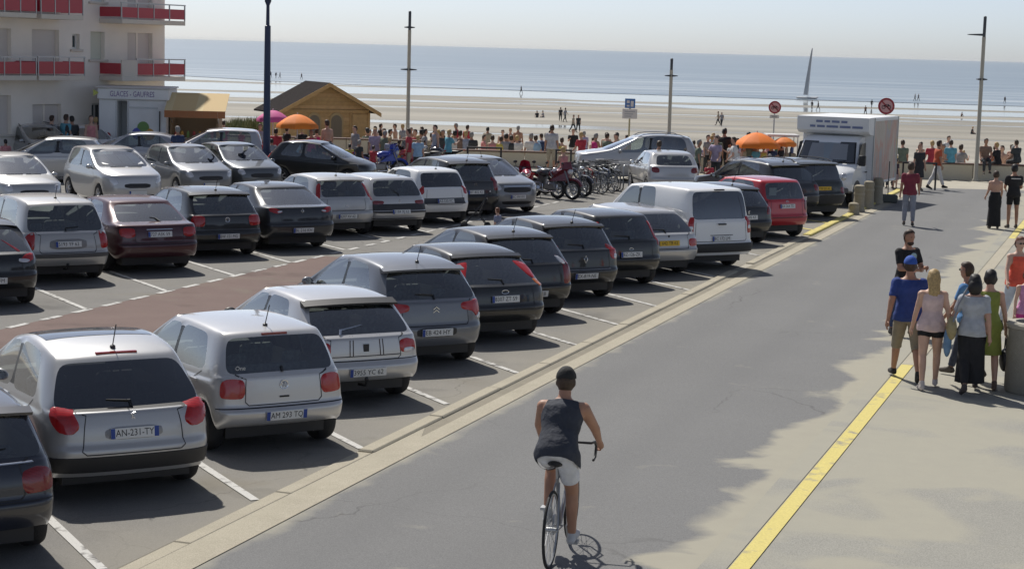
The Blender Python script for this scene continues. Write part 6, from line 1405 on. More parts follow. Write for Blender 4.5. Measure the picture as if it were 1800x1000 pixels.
def motorbike(px, py, rz, col, name, label, fair=True):
    root = thing('motorbike', label, 'motorbike', at(px, py), rz, 'motorbikes parked at the end of the aisle row'); R = .31; wb = 1.42
    mp = mat('moto_'+name, col, .25, .1, 1.0); MG = mat('engine_metal', (.28, .28, .29), .4, .8)
    for x, w_ in ((0, .075), (wb, .055)):
        q = MB().lathe([(R*.70, -w_*.8), (R*.84, -w_), (R-.02, -w_*.7), (R, 0), (R-.02, w_*.7), (R*.84, w_), (R*.70, w_*.8), (R*.70, -w_*.8)], 28, 'y', (x, 0, R)).build('tyre', M_RUB, root, 50)
        r = MB(); r.lathe([(R*.70, -.045), (R*.63, 0), (R*.70, .045)], 28, 'y', (x, 0, R), False); r.lathe([(.001, -.06), (.05, -.06), (.05, .06), (.001, .06)], 12, 'y', (x, 0, R)); r.lathe([(.09, .062), (.15, .062), (.15, .068), (.09, .068), (.09, .062)], 20, 'y', (x, 0, R))
        for i in range(5):
            a = 2*PI*i/5; r.tube([(x, 0, R), (x+R*.58*math.cos(a), 0, R+R*.58*math.sin(a))], .018, 5)
        r.build('wheel_rim', M_STEEL, q, 50)
    f = MB()
    for s in (-1, 1): f.tube([(wb, .09*s, R), (wb-.26, .09*s, .92)], .026, 8)
    f.build('fork', MG, root, 50)
    h = MB(); h.tube([(wb-.34, -.34, 1.0), (wb-.26, -.14, .97), (wb-.26, .14, .97), (wb-.34, .34, 1.0)], .014, 6)
    for s in (-1, 1): h.ball((wb-.22, .30*s, 1.14), (.02, .07, .045)); h.tube([(wb-.3, .28*s, 1.0), (wb-.23, .30*s, 1.12)], .008, 5)
    h.build('handlebar', M_BLK, root, 50)
    t = MB(); t.ball((.86, 0, .80), (.28, .15, .14), 16, 10); t.ball((.70, 0, .77), (.2, .13, .11), 14, 8); t.build('fuel_tank', mp, root, 60)
    s = MB(); s.ball((.40, 0, .74), (.26, .13, .06), 14, 8); s.ball((.05, 0, .80), (.24, .10, .055), 14, 8); s.build('seat', M_BLK, root, 60)
    tl = MB(); tl.add([(-.30, -.06, .90), (-.30, .06, .90), (.25, .12, .70), (.25, -.12, .70), (-.30, -.05, .84), (-.30, .05, .84), (.25, .10, .60), (.25, -.10, .60)], [(0, 1, 2, 3), (7, 6, 5, 4), (0, 3, 7, 4), (1, 5, 6, 2), (2, 6, 7, 3), (0, 4, 5, 1)]); tl.build('tail', mp, root)
    MB().box(-.33, -.295, -.06, .06, .845, .895, .006).build('tail_light', M_RED, root)
    e = MB(); e.box(.45, .88, -.17, .17, .26, .52, .05); e.M = Matrix.Translation((.78, 0, .52)) @ Matrix.Rotation(.35, 4, 'Y')
    for i in range(6): e.box(-.11, .11, -.13, .13, i*.035, i*.035+.02)
    e.M = Matrix.Identity(4); e.tube([(.05, .06, R), (.5, .10, .40)], .03, 6); e.tube([(.05, -.06, R), (.5, -.10, .40)], .03, 6); e.build('engine', MG, root, 40)
    x = MB(); x.tube([(.92, -.12, .45), (.95, -.16, .25), (.5, -.17, .22), (.2, -.18, .30), (-.28, -.19, .46)], [.025, .025, .03, .05, .055], 10); x.build('exhaust', M_CHR, root, 50)
    MB().ball((wb-.10, 0, .88), (.09, .10, .10), 12, 8).build('headlight', M_WLENS, root, 60)
    fe = MB(); fe.tube([(wb+(R+.03)*math.cos(a), 0, R+(R+.03)*math.sin(a)) for a in np.linspace(.4, 2.6, 9)], .05, 6); fe.build('front_mudguard', mp, root, 50)
    if fair:
        q = MB(); q.add([(wb-.02, -.02, .98), (wb-.02, .02, .98), (wb-.30, .20, .95), (.62, .19, .55), (.62, -.19, .55), (wb-.30, -.20, .95), (wb-.10, 0, 1.2), (wb-.3, .14, 1.16), (wb-.3, -.14, 1.16), (wb-.15, .10, .60), (wb-.15, -.10, .60)], [(0, 1, 9, 10), (1, 2, 3, 9), (0, 10, 4, 5), (1, 6, 7, 2), (0, 5, 8, 6), (0, 6, 1)]); q.build('fairing', mp, root)
    MB().tube([(.55, .12, .25), (.50, .32, .02)], .014, 5).build('side_stand', M_BLK, root)
    for o in root.children: o.location.x -= wb/2
am = math.atan2(-dL.y, -dL.x)
motorbike(925, 350, am+2.75, (.42, .02, .05), 'red', 'red and white sports motorbike nearest the dark grey car'); motorbike(948, 347, am+.35, (.05, .05, .055), 'black', 'black motorbike between two red motorbikes', False)
motorbike(972, 349, am+.45, (.14, .01, .02), 'dark_red', 'dark red motorbike beside the bicycle row'); motorbike(992, 344, am+.5, (.06, .06, .07), 'graphite', 'graphite motorbike pushed up to the bicycles', False)
motorbike(668, 312, RZ+.4, (.03, .06, .35), 'blue', 'blue motorbike behind the white hatchbacks'); motorbike(702, 308, RZ+.3, (.40, .03, .04), 'red_b', 'red motorbike beside the blue motorbike'); motorbike(735, 305, RZ+2.9, (.16, .18, .20), 'steel', 'grey scooter like motorbike with top box behind hatchbacks'); motorbike(772, 303, RZ+2.7, (.03, .03, .035), 'black_b', 'black motorbike in front of the sitting people', False)
# ---------------------------------------------------------------- people
def body_joints(P):
    s = P.get('h', 1.75)/1.75; fem = P.get('fem', False); r = math.radians
    J = {}
    ln = r(P.get('lean', 2)); up = Vector((math.sin(ln), 0, math.cos(ln)))
    pel = Vector((0, 0, 0)); sw = .165 if fem else .185; hw = .092 if fem else .088
    J['pelvis'] = pel; J['waist'] = pel+up*.17; J['chest'] = pel+up*.34; J['neck'] = pel+up*.51; hl = r(P.get('head', 0)); hu = Vector((math.sin(ln*.35+hl), 0, math.cos(ln*.35+hl)))
    J['headb'] = J['neck']+hu*.065; J['head'] = J['neck']+hu*.158+Vector((.02, 0, 0)); J['hu'] = hu; J['up'] = up
    low = 0
    for sd, k in ((1, 'L'), (-1, 'R')):
        a = r(P.get('hip'+k, 0)); kb = r(P.get('knee'+k, 3)); sp = r(P.get('spread', 3))
        h = pel+Vector((0, sd*hw, -.03)); d1 = Vector((math.sin(a)*math.cos(sp), sd*math.sin(sp), -math.cos(a)*math.cos(sp))); kn = h+d1*.43
        d2 = Vector((math.sin(a-kb), sd*math.sin(sp)*.2, -math.cos(a-kb))); an = kn+d2*.41
        ft = a-kb+r(P.get('foot'+k, 0)); fd = Vector((math.cos(ft), sd*.12, math.sin(ft))) if P.get('footfree') else Vector((math.cos(min(0, ft*.6)), sd*.14, math.sin(min(0, ft*.8))))
        toe = an+fd*.16+Vector((0, 0, -.055)); J['hip'+k], J['knee'+k], J['ank'+k], J['toe'+k] = h, kn, an, toe
        low = min(low, an.z-.085, toe.z-.03)
        sh = J['neck']-up*.075+Vector((0, sd*sw, 0)); sa = r(P.get('sh'+k, 0)); ab = r(P.get('ab'+k, 9)); el = r(P.get('el'+k, 12)); inn = r(P.get('in'+k, 0))
        u = Vector((math.sin(sa)*math.cos(ab), sd*math.sin(ab), -math.cos(sa)*math.cos(ab))); e = sh+u*.285
        f = Vector((math.sin(sa+el)*math.cos(ab*.5), sd*math.sin(ab*.6-inn), -math.cos(sa+el)*math.cos(ab*.5))).normalized(); wr = e+f*.245
        J['sh'+k], J['el'+k], J['wr'+k], J['hd'+k] = sh, e, wr, wr+f*.085; J['f'+k] = f
    off = Vector((0, 0, -low)) if 'seat' not in P else Vector((0, 0, P['seat']/s+.10))
    for k in J:
        if k not in ('hu', 'up', 'fL', 'fR'): J[k] = J[k]+off
    return J, s
def body_prims(P, J):
    fem = P.get('fem', False); b = P.get('build', 1.0); pr = []
    up = J['up']; X = Vector((up.z, 0, -up.x))
    # torso slices: (t along the spine, half depth, half width)
    if fem: T = [(-.10, .095, .145), (-.02, .115, .172), (.08, .100, .150), (.18, .086, .125), (.30, .105, .142), (.37, .118, .150), (.45, .085, .145), (.52, .055, .07)]
    else: T = [(-.10, .095, .140), (-.02, .112, .160), (.08, .108, .152), (.18, .105, .146), (.30, .120, .165), (.39, .122, .178), (.45, .09, .15), (.52, .055, .07)]
    rings = []
    for t, dx, dy in T:
        c = J['pelvis']+up*t
        rings.append([c+X*(dx*b*math.cos(2*PI*j/16)-(.01 if t < .1 else 0))+Vector((0, dy*b*math.sin(2*PI*j/16), 0)) for j in range(16)])
    pr.append(('loft', rings, 'torso'))
    pr.append(('cap', J['neck']-up*.03, J['headb']+J['hu']*.03, .062*b**.3, .056, 'neck'))
    hc = J['head']; hu = J['hu']; hx = Vector((hu.z, 0, -hu.x))
    pr.append(('ell', hc+hu*.025, (.102, .082, .112), 'head')); pr.append(('ell', hc+hx*.025-hu*.055, (.066, .055, .065), 'head'))
    pr.append(('ell', hc+hx*.093-hu*.012, (.020, .013, .024), 'head'))
    for s in (-1, 1): pr.append(('ell', hc+Vector((0, .078*s, 0))-hu*.008-hx*.005, (.020, .012, .032), 'head'))
    for k in 'LR':
        pr.append(('cap', J['neck']-up*.055+(J['sh'+k]-J['neck'])*.25, J['sh'+k], .055*b, .058*b, 'torso'))
        pr.append(('cap', J['sh'+k], J['el'+k], .056*b*(.88 if fem else 1), .042*b*(.88 if fem else 1), 'uarm'+k)); pr.append(('cap', J['el'+k], J['wr'+k], .043*b*(.88 if fem else 1), .029, 'farm'+k))
        pr.append(('cap', J['wr'+k], J['hd'+k], .030, .034, 'hand'+k))
        pr.append(('cap', J['hip'+k], J['knee'+k], (.098 if fem else .090)*b, .058*b**.6, 'thigh'+k)); m_ = J['knee'+k].lerp(J['ank'+k], .32)-Vector((.012, 0, 0))
        pr.append(('cap', J['knee'+k], m_, .056*b**.6, .056*b**.6, 'shin'+k)); pr.append(('cap', m_, J['ank'+k], .056*b**.6, .037, 'shin'+k))
        a = J['ank'+k]; t = J['toe'+k]; hl = a+(a-t).normalized()*.05*Vector((1, 1, 0)).length*.5; hl.z = min(a.z-.045, t.z+.02) if a.z-t.z < .12 else a.z-.045
        pr.append(('cap', a, hl, .036, .036, 'foot'+k)); pr.append(('cap', hl, t, .038, .032, 'foot'+k)); pr.append(('cap', a-Vector((0, 0, .02)), t, .036, .028, 'foot'+k))
    return pr
def prim_mesh(pr):
    mb = MB()
    for p in pr:
        if p[0] == 'loft':
            n = 16; vs = [v for r in p[1] for v in r]; fs = []
            for i in range(len(p[1])-1):
                for j in range(n): fs.append((i*n+j, i*n+(j+1) % n, (i+1)*n+(j+1) % n, (i+1)*n+j))
            fs.append(tuple(range(n-1, -1, -1))); fs.append(tuple((len(p[1])-1)*n+j for j in range(n))); mb.add(vs, fs)
        elif p[0] == 'ell': mb.ball(p[1], p[2], 14, 9)
        else:
            a, b, r0, r1 = p[1], p[2], p[3], p[4]; d = (b-a); l = d.length or 1e-4; d = d/l
            pts = []; rs = []
            for t in (-.95, -.7, -.35, 0): pts.append(a+d*(t*r0)); rs.append(r0*math.sqrt(max(.02, 1-t*t)))
            for t in (.25, .5, .75): pts.append(a.lerp(b, t)); rs.append(lerp(r0, r1, t))
            for t in (0, .35, .7, .95): pts.append(b+d*(t*r1)); rs.append(r1*math.sqrt(max(.02, 1-t*t)))
            mb.tube(pts, rs, 12)
    return mb
def remesh(mb, vox, smooth=4):
    me = bpy.data.meshes.new('b'); me.from_pydata(mb.v, [], mb.f); o = bpy.data.objects.new('b', me); COL.objects.link(o)
    r = o.modifiers.new('r', 'REMESH'); r.mode = 'VOXEL'; r.voxel_size = vox; r.use_smooth_shade = True
    s = o.modifiers.new('s', 'SMOOTH'); s.factor = .5; s.iterations = smooth
    dg = bpy.context.evaluated_depsgraph_get(); dg.update(); q = bpy.data.meshes.new_from_object(o.evaluated_get(dg)); bpy.data.objects.remove(o); bpy.data.meshes.remove(me)
    return q
def seg_d(C, a, b):
    a = np.array(a); b = np.array(b); ab = b-a; t = np.clip(((C-a)@ab)/max(1e-9, ab@ab), 0, 1); return np.linalg.norm(C-(a+t[:, None]*ab), axis=1), t
def faces_info(me):
    n = len(me.polygons); C = np.empty(n*3); me.polygons.foreach_get('center', C); return C.reshape(-1, 3)
def regions(C, P, J):
    segs = [('torso', J['pelvis']-J['up']*.06, J['neck']-J['up']*.03, .135), ('neck', J['neck']+J['up']*.02, J['headb'], .05), ('head', J['head']-J['hu']*.05, J['head']+J['hu']*.05, .085)]
    for k in 'LR': segs += [('uarm'+k, J['sh'+k], J['el'+k], .05), ('farm'+k, J['el'+k], J['wr'+k], .035), ('hand'+k, J['wr'+k], J['hd'+k], .03), ('thigh'+k, J['hip'+k].lerp(J['knee'+k], .1), J['knee'+k], .085), ('shin'+k, J['knee'+k], J['ank'+k], .05), ('foot'+k, J['ank'+k]-Vector((0, 0, .04)), J['toe'+k], .035)]
    D = []; T = []
    for nm, a, b, r in segs:
        d, t = seg_d(C, a, b); D.append(d-r); T.append(t)
    D = np.array(D); i = D.argmin(0); T = np.array(T)[i, np.arange(len(i))]
    return np.array([s[0] for s in segs])[i], T
def extract(me, mask, off, name, smooth=True, flare=None, wr=0.0):
    n = len(me.vertices); co = np.empty(n*3); me.vertices.foreach_get('co', co); co = co.reshape(-1, 3); no = np.empty(n*3); me.vertices.foreach_get('normal', no); no = no.reshape(-1, 3)
    polys = [tuple(me.polygons[int(i)].vertices) for i in np.nonzero(mask)[0]]
    used = sorted({v for p in polys for v in p}); mp = {u: i for i, u in enumerate(used)}
    c = co[used]+no[used]*(off(co[used]) if callable(off) else off)
    if wr:
        c = c+no[used]*(np.array([noise.noise(Vector(p)*14) for p in c])*wr)[:, None]
    cnt = {}
    for p in polys:
        for i in range(len(p)):
            e = (min(p[i], p[i-1]), max(p[i], p[i-1])); cnt[e] = cnt.get(e, 0)+1
    nb = {}
    for (a, b), k in cnt.items():
        if k == 1: nb.setdefault(mp[a], []).append(mp[b]); nb.setdefault(mp[b], []).append(mp[a])
    for _ in range(6):
        d = {i: c[i]*.4+.6*c[l].mean(0) for i, l in nb.items()}
        for i, v in d.items(): c[i] = v
    m_ = bpy.data.meshes.new(name); m_.from_pydata(c.tolist(), [], [tuple(mp[v] for v in p) for p in polys]); m_.polygons.foreach_set('use_smooth', [True]*len(polys)); m_.update(); return m_
_bodies = {}
SLEEVE = {'none': -1, 'short': .8, 'long': 2}; 
def person_meshes(P, key, vox):
    if key in _bodies: return _bodies[key]
    J, s = body_joints(P); pr = body_prims(P, J); me = remesh(prim_mesh(pr), vox, 4 if vox < .03 else 2)
    C = faces_info(me); R, T = regions(C, P, J); up = np.array(J['up']); pel = np.array(J['pelvis']); h = (C-pel)@up
    parts = {}
    top = P.get('top', 'short'); bot = P.get('bot', 'trousers'); zn = .47 if top != 'tank' else .43
    tors = (R == 'torso')
    if top != 'bare':
        m_ = (tors | (((R == 'thighL') | (R == 'thighR')) & (T < .3))) & (h > (-.03 if P.get('tuck') else -.09))
        m_ &= h < .475
        if top == 'tank':
            m_ &= ~((h > .44))
        lim = {'tank': -1, 'sleeveless': -1, 'short': .72, 'long': 2}[top]
        for k in 'LR':
            m_ |= (R == 'uarm'+k) & (T < lim)
            if lim > 1: m_ |= (R == 'farm'+k) & (T < .95)
        parts['shirt'] = extract(me, m_, lambda c: (.011+.017*np.clip((.20-((c-pel)@up))/.2, 0, 1))[:, None], 'shirt', wr=.006)
    if bot:
        m_ = tors & (h < .06)
        m_ |= ((R == 'thighL') | (R == 'thighR')) & (h > -.1) & (T < .3)
        lim = {'shorts': (.62, -1), 'hot': (.28, -1), 'long_shorts': (1.1, .1), 'trousers': (2, .93), 'skirt': (.2, -1), 'dress': (.2, -1)}[bot]
        for k in 'LR':
            m_ |= (R == 'thigh'+k) & (T <= lim[0]); m_ |= (R == 'shin'+k) & (T < lim[1])
        parts['trousers' if bot == 'trousers' else 'shorts'] = extract(me, m_, lambda c: (.006+(.003 if bot == 'hot' else .010)*np.clip((-.06-((c-pel)@up))/.08, 0, 1))[:, None], 'trousers', wr=.006)
    for k in 'LR': parts['shoe'+k] = extract(me, (R == 'foot'+k) | ((R == 'shin'+k) & (T > .95)), .006, 'shoe')
    # hair: top and back of the skull
    hc = np.array(J['head']); hu = np.array(J['hu']); hx = np.array((hu[2], 0, -hu[0])); lx = (C-hc)@hx; lz = (C-hc)@hu
    hair = P.get('hair', 'short')
    hm = (R == 'head') & ((lz > .055+.25*np.maximum(lx, 0)-.0) & (lz > .045+lx*.55) | (lx < -.012) & (lz > (-.085 if hair == 'short' else -.12)))
    if hair == 'bald': hm &= False
    if hair == 'cap': hm = (R == 'head') & (lz > .035)
    if hm.any(): parts['cap' if hair == 'cap' else 'hair'] = extract(me, hm, .014 if hair != 'cap' else .016, 'hair', wr=.012 if hair != 'cap' else 0)
    if hair == 'cap':
        nm_ = (R == 'head') & (lz <= .045) & (lx < -.005) & (lz > -.07); parts['hair'] = extract(me, nm_, .007, 'hair', wr=.006)
    if vox < .03:
        mb = MB()
        for k, sd in (('L', 1), ('R', -1)):
            f = J['f'+k]; hd = J['hd'+k]; a = f.cross(Vector((0, sd, 0)));  a = (a if a.length > .1 else Vector((1, 0, 0))).normalized(); b = f.cross(a).normalized(); cu = Vector((0, -sd, 0)) if abs(f.y) < .8 else Vector((0, 0, -1))
            curl = P.get('grip', .4)
            for i, (o_, l) in enumerate(((-.026, .062), (-.009, .072), (.009, .068), (.025, .054))):
                p0 = hd+a*o_+f*.012; p1 = p0+(f*(1-curl*.3)+cu*curl*.3)*l*.55; p2 = p1+(f*(1-curl)+cu*curl)*l*.5; mb.tube([p0, p1, p2], [.0095, .0085, .007], 6)
            p0 = J['wr'+k]+f*.035-a*.03; mb.tube([p0, p0-a*.028+f*.03+cu*.012, p0-a*.032+f*.065+cu*.02], [.011, .0095, .008], 6)
        v = len(me.vertices); bm = bmesh.new(); bm.from_mesh(me); vs = [bm.verts.new(q) for q in mb.v]
        for fc in mb.f:
            try: g = bm.faces.new([vs[i] for i in fc]); g.smooth = True
            except Exception: pass
        # eyes and mouth are set into the face with small dark pieces of the same mesh
        bm.normal_update(); bm.to_mesh(me); bm.free()
    _bodies[key] = (me, parts, J, s); return _bodies[key]
_skin = [mat('skin_a', (.50, .29, .21), .55, noise_s=7, noise_a=.1), mat('skin_b', (.38, .20, .13), .55, noise_s=7, noise_a=.1), mat('skin_c', (.56, .35, .26), .55, noise_s=7, noise_a=.1)]
_hairm = {'brown': mat('hair_brown', (.045, .026, .016), .6, noise_s=40, noise_a=.4), 'black': mat('hair_black', (.012, .01, .010), .55), 'blonde': mat('hair_blonde', (.42, .29, .13), .6, noise_s=40, noise_a=.3), 'grey': mat('hair_grey', (.25, .24, .23), .7), 'red': mat('hair_red', (.16, .06, .03), .6)}
def cloth(c, pat=None):
    k = 'cloth_'+'_'.join('%d' % int(x*255) for x in c)
    return mat(k, c, .85, noise_s=9, noise_a=.16, bump=.9, bump_s=13)
def setm(o, m_):
    if len(o.data.materials) == 0: o.data.materials.append(None)
    o.material_slots[0].link = 'OBJECT'; o.material_slots[0].material = m_
def person(loc, face, label, P, key, vox, shirt=(.3, .3, .3), pants=(.05, .06, .09), hair='brown', skin=0, shoes=(.08, .07, .06), group=None, hscale=None, hatm=None):
    me, parts, J, s = person_meshes(P, key, vox); k = hscale or s
    o = thing('person', label, 'person', loc, math.atan2(face.y, face.x), group); o.scale = (k, k, k)
    b = link('body', me, o); setm(b, _skin[skin])
    for nm, m_ in parts.items():
        q = link(nm.rstrip('LR'), m_, o)
        setm(q, cloth(shirt) if nm == 'shirt' else cloth(pants) if nm in ('trousers', 'shorts') else cloth(shoes) if nm[:4] == 'shoe' else (hatm or cloth((.03, .05, .2))) if nm == 'cap' else _hairm[hair])
    return o, J
def face_bits(o, J, glasses=False, beard=None, cap_brim=None):
    hc, hu = J['head'], J['hu']; hx = Vector((hu.z, 0, -hu.x))
    if glasses:
        g = MB()
        for s in (-1, 1): g.ball(tuple(hc+hx*.098+Vector((0, .032*s, 0))+hu*.018), (.012, .026, .018), 10, 6); g.tube([hc+hx*.085+Vector((0, .058*s, 0))+hu*.02, hc-hx*.01+Vector((0, .082*s, 0))+hu*.015], .004, 4)
        g.tube([hc+hx*.105+Vector((0, -.02, 0))+hu*.02, hc+hx*.105+Vector((0, .02, 0))+hu*.02], .004, 4); g.build('sunglasses', M_TRIM, o, 60)
    else:
        g = MB()
        for s in (-1, 1): g.ball(tuple(hc+hx*.090+Vector((0, .032*s, 0))+hu*.018), (.008, .012, .007), 8, 6)
        g.build('eyes', M_INK, o, 60)
    MB().ball(tuple(hc+hx*.088-hu*.058), (.008, .022, .006), 8, 6).build('lips', mat('lips', (.33, .12, .10), .5), o, 60)
    if beard: MB().ball(tuple(hc+hx*.035-hu*.085), (.062, .056, .042), 12, 8).build('beard', _hairm[beard], o, 60)
    if cap_brim is not None:
        b = MB(); pts = [(.07, -.075), (.13, -.06), (.165, 0), (.13, .06), (.07, .075)]
        b.add([tuple(hc+hx*x+Vector((0, y, 0))+hu*(.05-(.02 if x > .1 else 0))) for x, y in pts]+[tuple(hc+hx*x+Vector((0, y, 0))+hu*(.058-(.02 if x > .1 else 0))) for x, y in pts], [(0, 1, 2, 3, 4), (9, 8, 7, 6, 5), (0, 5, 6, 1), (1, 6, 7, 2), (2, 7, 8, 3), (3, 8, 9, 4), (4, 9, 5, 0)]); b.build('cap_brim', cap_brim, o)
def long_hair(o, J, m_, l=.38, wd=.10):
    hc, hu = J['head'], J['hu']; mb = MB(); rows = []; n = 12
    for i in range(9):
        t = i/8; z = .135-t*(l+.13); dome = math.sqrt(max(.02, 1-(1-min(1, t*4.5))**2)); rows.append([(hc.x-.02-.07*min(1, t*2.2)+.06*dome*math.sin(2*PI*j/n)*(1-.55*t)-(.02*t), hc.y+wd*.92*dome*(1-.55*t*t)*math.cos(2*PI*j/n)+.012*math.sin(j*3.1+i), hc.z+z+.012*math.sin(j*2.3)*t) for j in range(n)])
    vs = [v for r in rows for v in r]; fs = []
    for i in range(8):
        for j in range(n): fs.append((i*n+j, i*n+(j+1) % n, (i+1)*n+(j+1) % n, (i+1)*n+j))
    fs += [tuple(range(n)), tuple(8*n+j for j in range(n-1, -1, -1))]; mb.add(vs, fs); mb.build('long_hair', m_, o, 60)
def skirt(o, J, z1, m_, r0=.15, r1=.25, flat=.8, z0=None, name='skirt'):
    p = J['pelvis']; mb = MB(); rows = []; n = 20; zt = z0 if z0 is not None else p.z+.10
    for i in range(8):
        t = i/7; z = lerp(zt, z1, t); r = lerp(r0, r1, t**.8); rows.append([(p.x+flat*r*math.cos(2*PI*j/n)*(1+.07*t*math.sin(j*2.9)), p.y+r*math.sin(2*PI*j/n)*(1+.05*t*math.cos(j*3.7)), z) for j in range(n)])
    vs = [v for r in rows for v in r]; fs = []
    for i in range(7):
        for j in range(n): fs.append((i*n+j, i*n+(j+1) % n, (i+1)*n+(j+1) % n, (i+1)*n+j))
    mb.add(vs, fs); return mb.build(name, m_, o, 60)
TOC = -FH; AWAY = FH.copy(); RIGHT = RT.copy(); LEFT = -RT
def dirv(deg): a = math.radians(deg); return (RT*math.sin(a)+FH*math.cos(a))       # 0 = away from the camera, 90 = to the right
V1 = .017
WALK1 = dict(hipL=22, kneeL=6, hipR=-16, kneeR=18, shL=-18, shR=20, elL=14, elR=22)
WALK2 = dict(hipL=-14, kneeL=20, hipR=20, kneeR=5, shL=18, shR=-16, elL=20, elR=12)
# walking group on the right
o, J = person(at(1590, 668), dirv(2), 'man in blue T-shirt, blue cap and khaki long shorts', dict(WALK1, h=1.84, build=1.10, bot='long_shorts', hair='cap', abL=14, abR=12), 'p_blue', V1, (.022, .05, .21), (.25, .215, .155), shoes=(.03, .03, .03), skin=1, hatm=cloth((.03, .09, .38))); face_bits(o, J)
o, J = person(at(1631, 683), dirv(5), 'woman with long blonde hair in black shorts', dict(hipL=-8, kneeL=10, hipR=12, kneeR=4, shL=6, shR=-6, elL=14, elR=16, fem=True, h=1.70, build=1.08, top='tank', bot='hot', abL=13, abR=15), 'p_blonde', V1, (.62, .47, .46), (.012, .012, .014), 'blonde', 2, (.55, .5, .48)); long_hair(o, J, _hairm['blonde'], .44, .105); face_bits(o, J)
o, J = person(at(1693, 664), dirv(-55), 'man in light blue shirt and dark glasses half hidden', dict(WALK2, h=1.74, abL=10, abR=10), 'p_lblue', V1, (.10, .25, .50), (.04, .05, .08), 'brown', 1); face_bits(o, J, True)
o, J = person(at(1703, 690), dirv(6), 'woman in pale grey top carrying a tan shoulder bag', dict(WALK2, fem=True, h=1.70, build=1.14, elL=35, abL=20), 'p_grey', V1, (.40, .42, .46), (.014, .014, .017), 'black', 0, (.06, .05, .05)); face_bits(o, J)
MB().ball(tuple(J['head']-J['hu']*.05-Vector((.05, 0, 0))), (.09, .105, .13), 14, 10).build('bobbed_hair', _hairm['black'], o, 60)
skirt(o, J, .16, cloth((.014, .014, .017)), .17, .21, .75, name='wide_trousers')
bg_ = thing('shoulder_bag', 'tan shoulder bag with grey strap on the walking woman', 'bag', o.location+Vector((0, 0, .92)), o.rotation_euler.z)
MB().ball((-.03, .30, .0), (.16, .075, .17), 16, 10).build('pouch', mat('tan_leather', (.33, .27, .14), .6, noise_s=12, noise_a=.2), bg_, 60); MB().tube([(-.14, .30, .08), (-.12, .24, .35), (.0, .10, .58), (.10, .22, .35), (.08, .30, .08)], .014, 6).build('strap', mat('strap_grey', (.22, .23, .26), .8), bg_, 60)
bg_ = thing('blue_bag', 'folded blue jacket hanging from the bag', 'jacket', o.location+Vector((0, 0, .72)), o.rotation_euler.z)
MB().ball((.0, .34, .0), (.10, .06, .22), 12, 8).build('folded_cloth', cloth((.14, .24, .38)), bg_, 60)
o, J = person(at(1730, 682), dirv(8), 'woman in lime green dress with short dark hair', dict(hipL=10, kneeL=4, hipR=-8, kneeR=10, fem=True, h=1.70, build=1.02, top='sleeveless', bot='dress', abR=14), 'p_green', V1, (.24, .27, .055), (.24, .27, .055), 'black', 0, (.12, .08, .06)); skirt(o, J, .52, cloth((.24, .27, .055)), .165, .22, .8); face_bits(o, J)
bg_ = thing('handbag', 'black handbag hanging from the hand of the green dress woman', 'bag', o.location+Vector((0, 0, .42)), o.rotation_euler.z)
MB().ball((.05, -.27, .0), (.16, .08, .17), 14, 10).build('pouch', M_BLK, bg_, 60); MB().tube([(-.05, -.27, .12), (-.02, -.27, .32), (.10, -.27, .32), (.14, -.27, .12)], .010, 6).build('handle', M_BLK, bg_, 60)
o, J = person(at(1586, 590), dirv(150), 'man in black printed T-shirt facing the walking group', dict(hipL=8, kneeL=4, hipR=-6, kneeR=8, h=1.80, build=1.06, shL=22, elL=75, inL=35, shR=20, elR=72, inR=35), 'p_black', V1, (.014, .014, .015), (.04, .06, .13), 'brown', 1); face_bits(o, J, False, 'brown')
sp_ = MB(); sp_.ball((J['chest'].x+.135, .02, J['chest'].z+.03), (.012, .07, .06), 12, 8); sp_.build('shirt_print', cloth((.30, .42, .45)), o, 60)
MB().ball((J['chest'].x+.20, -.02, J['chest'].z-.16), (.07, .07, .07), 12, 8).build('held_ball', cloth((.60, .33, .28)), o, 60)
o, J = person(at(1782, 582), dirv(172), 'woman in coral vest top walking towards the camera', dict(WALK1, fem=True, h=1.68, build=1.08, top='tank', bot='trousers', abL=16, abR=18), 'p_coral', V1, (.68, .10, .06), (.45, .5, .58), 'red', 2); face_bits(o, J, True)
o, J = person(at(1797, 628), dirv(178), 'girl in pink top and magenta leggings', dict(fem=True, h=1.42, build=.92, top='sleeveless'), 'p_pink', V1, (.55, .26, .45), (.50, .05, .25), 'brown', 2); face_bits(o, J)
# people farther along the road
o, J = person(at(1596, 397), dirv(12), 'man in dark red T-shirt and grey jeans', dict(hipL=6, hipR=-5, h=1.78, shR=14, elR=30), 'p_dred', .022, (.20, .03, .05), (.25, .27, .32), 'brown', 1)
o, J = person(at(1746, 402), dirv(3), 'woman with bare back in long black skirt', dict(fem=True, h=1.62, top='bare', bot='shorts', build=1.05, shL=10, shR=10, elL=40, elR=40), 'p_skirt', .022, (.03, .03, .03), (.012, .012, .014), 'brown', 0); skirt(o, J, .08, cloth((.012, .012, .014)), .15, .21, .8, J['pelvis'].z+.16)
o, J = person(at(1778, 401), dirv(-4), 'man in black shirt and black shorts with white back print', dict(h=1.80, bot='shorts', shL=12, elL=60, inL=30, shR=12, elR=60, inR=30), 'p_bshort', .022, (.014, .015, .018), (.012, .012, .014), 'black', 1)
MB().box(J['chest'].x-.148, J['chest'].x-.138, -.13, .13, J['chest'].z+.06, J['chest'].z+.085).build('back_print', M_SW, o)
o, J = person(at(1645, 333), dirv(80), 'man in orange shirt and white trousers walking along the wall', dict(hipL=24, kneeL=4, hipR=-22, kneeR=8, h=1.80, shL=20, elL=60), 'p_orange', .022, (.50, .10, .045), (.62, .61, .60), 'brown', 1, (.02, .02, .02))
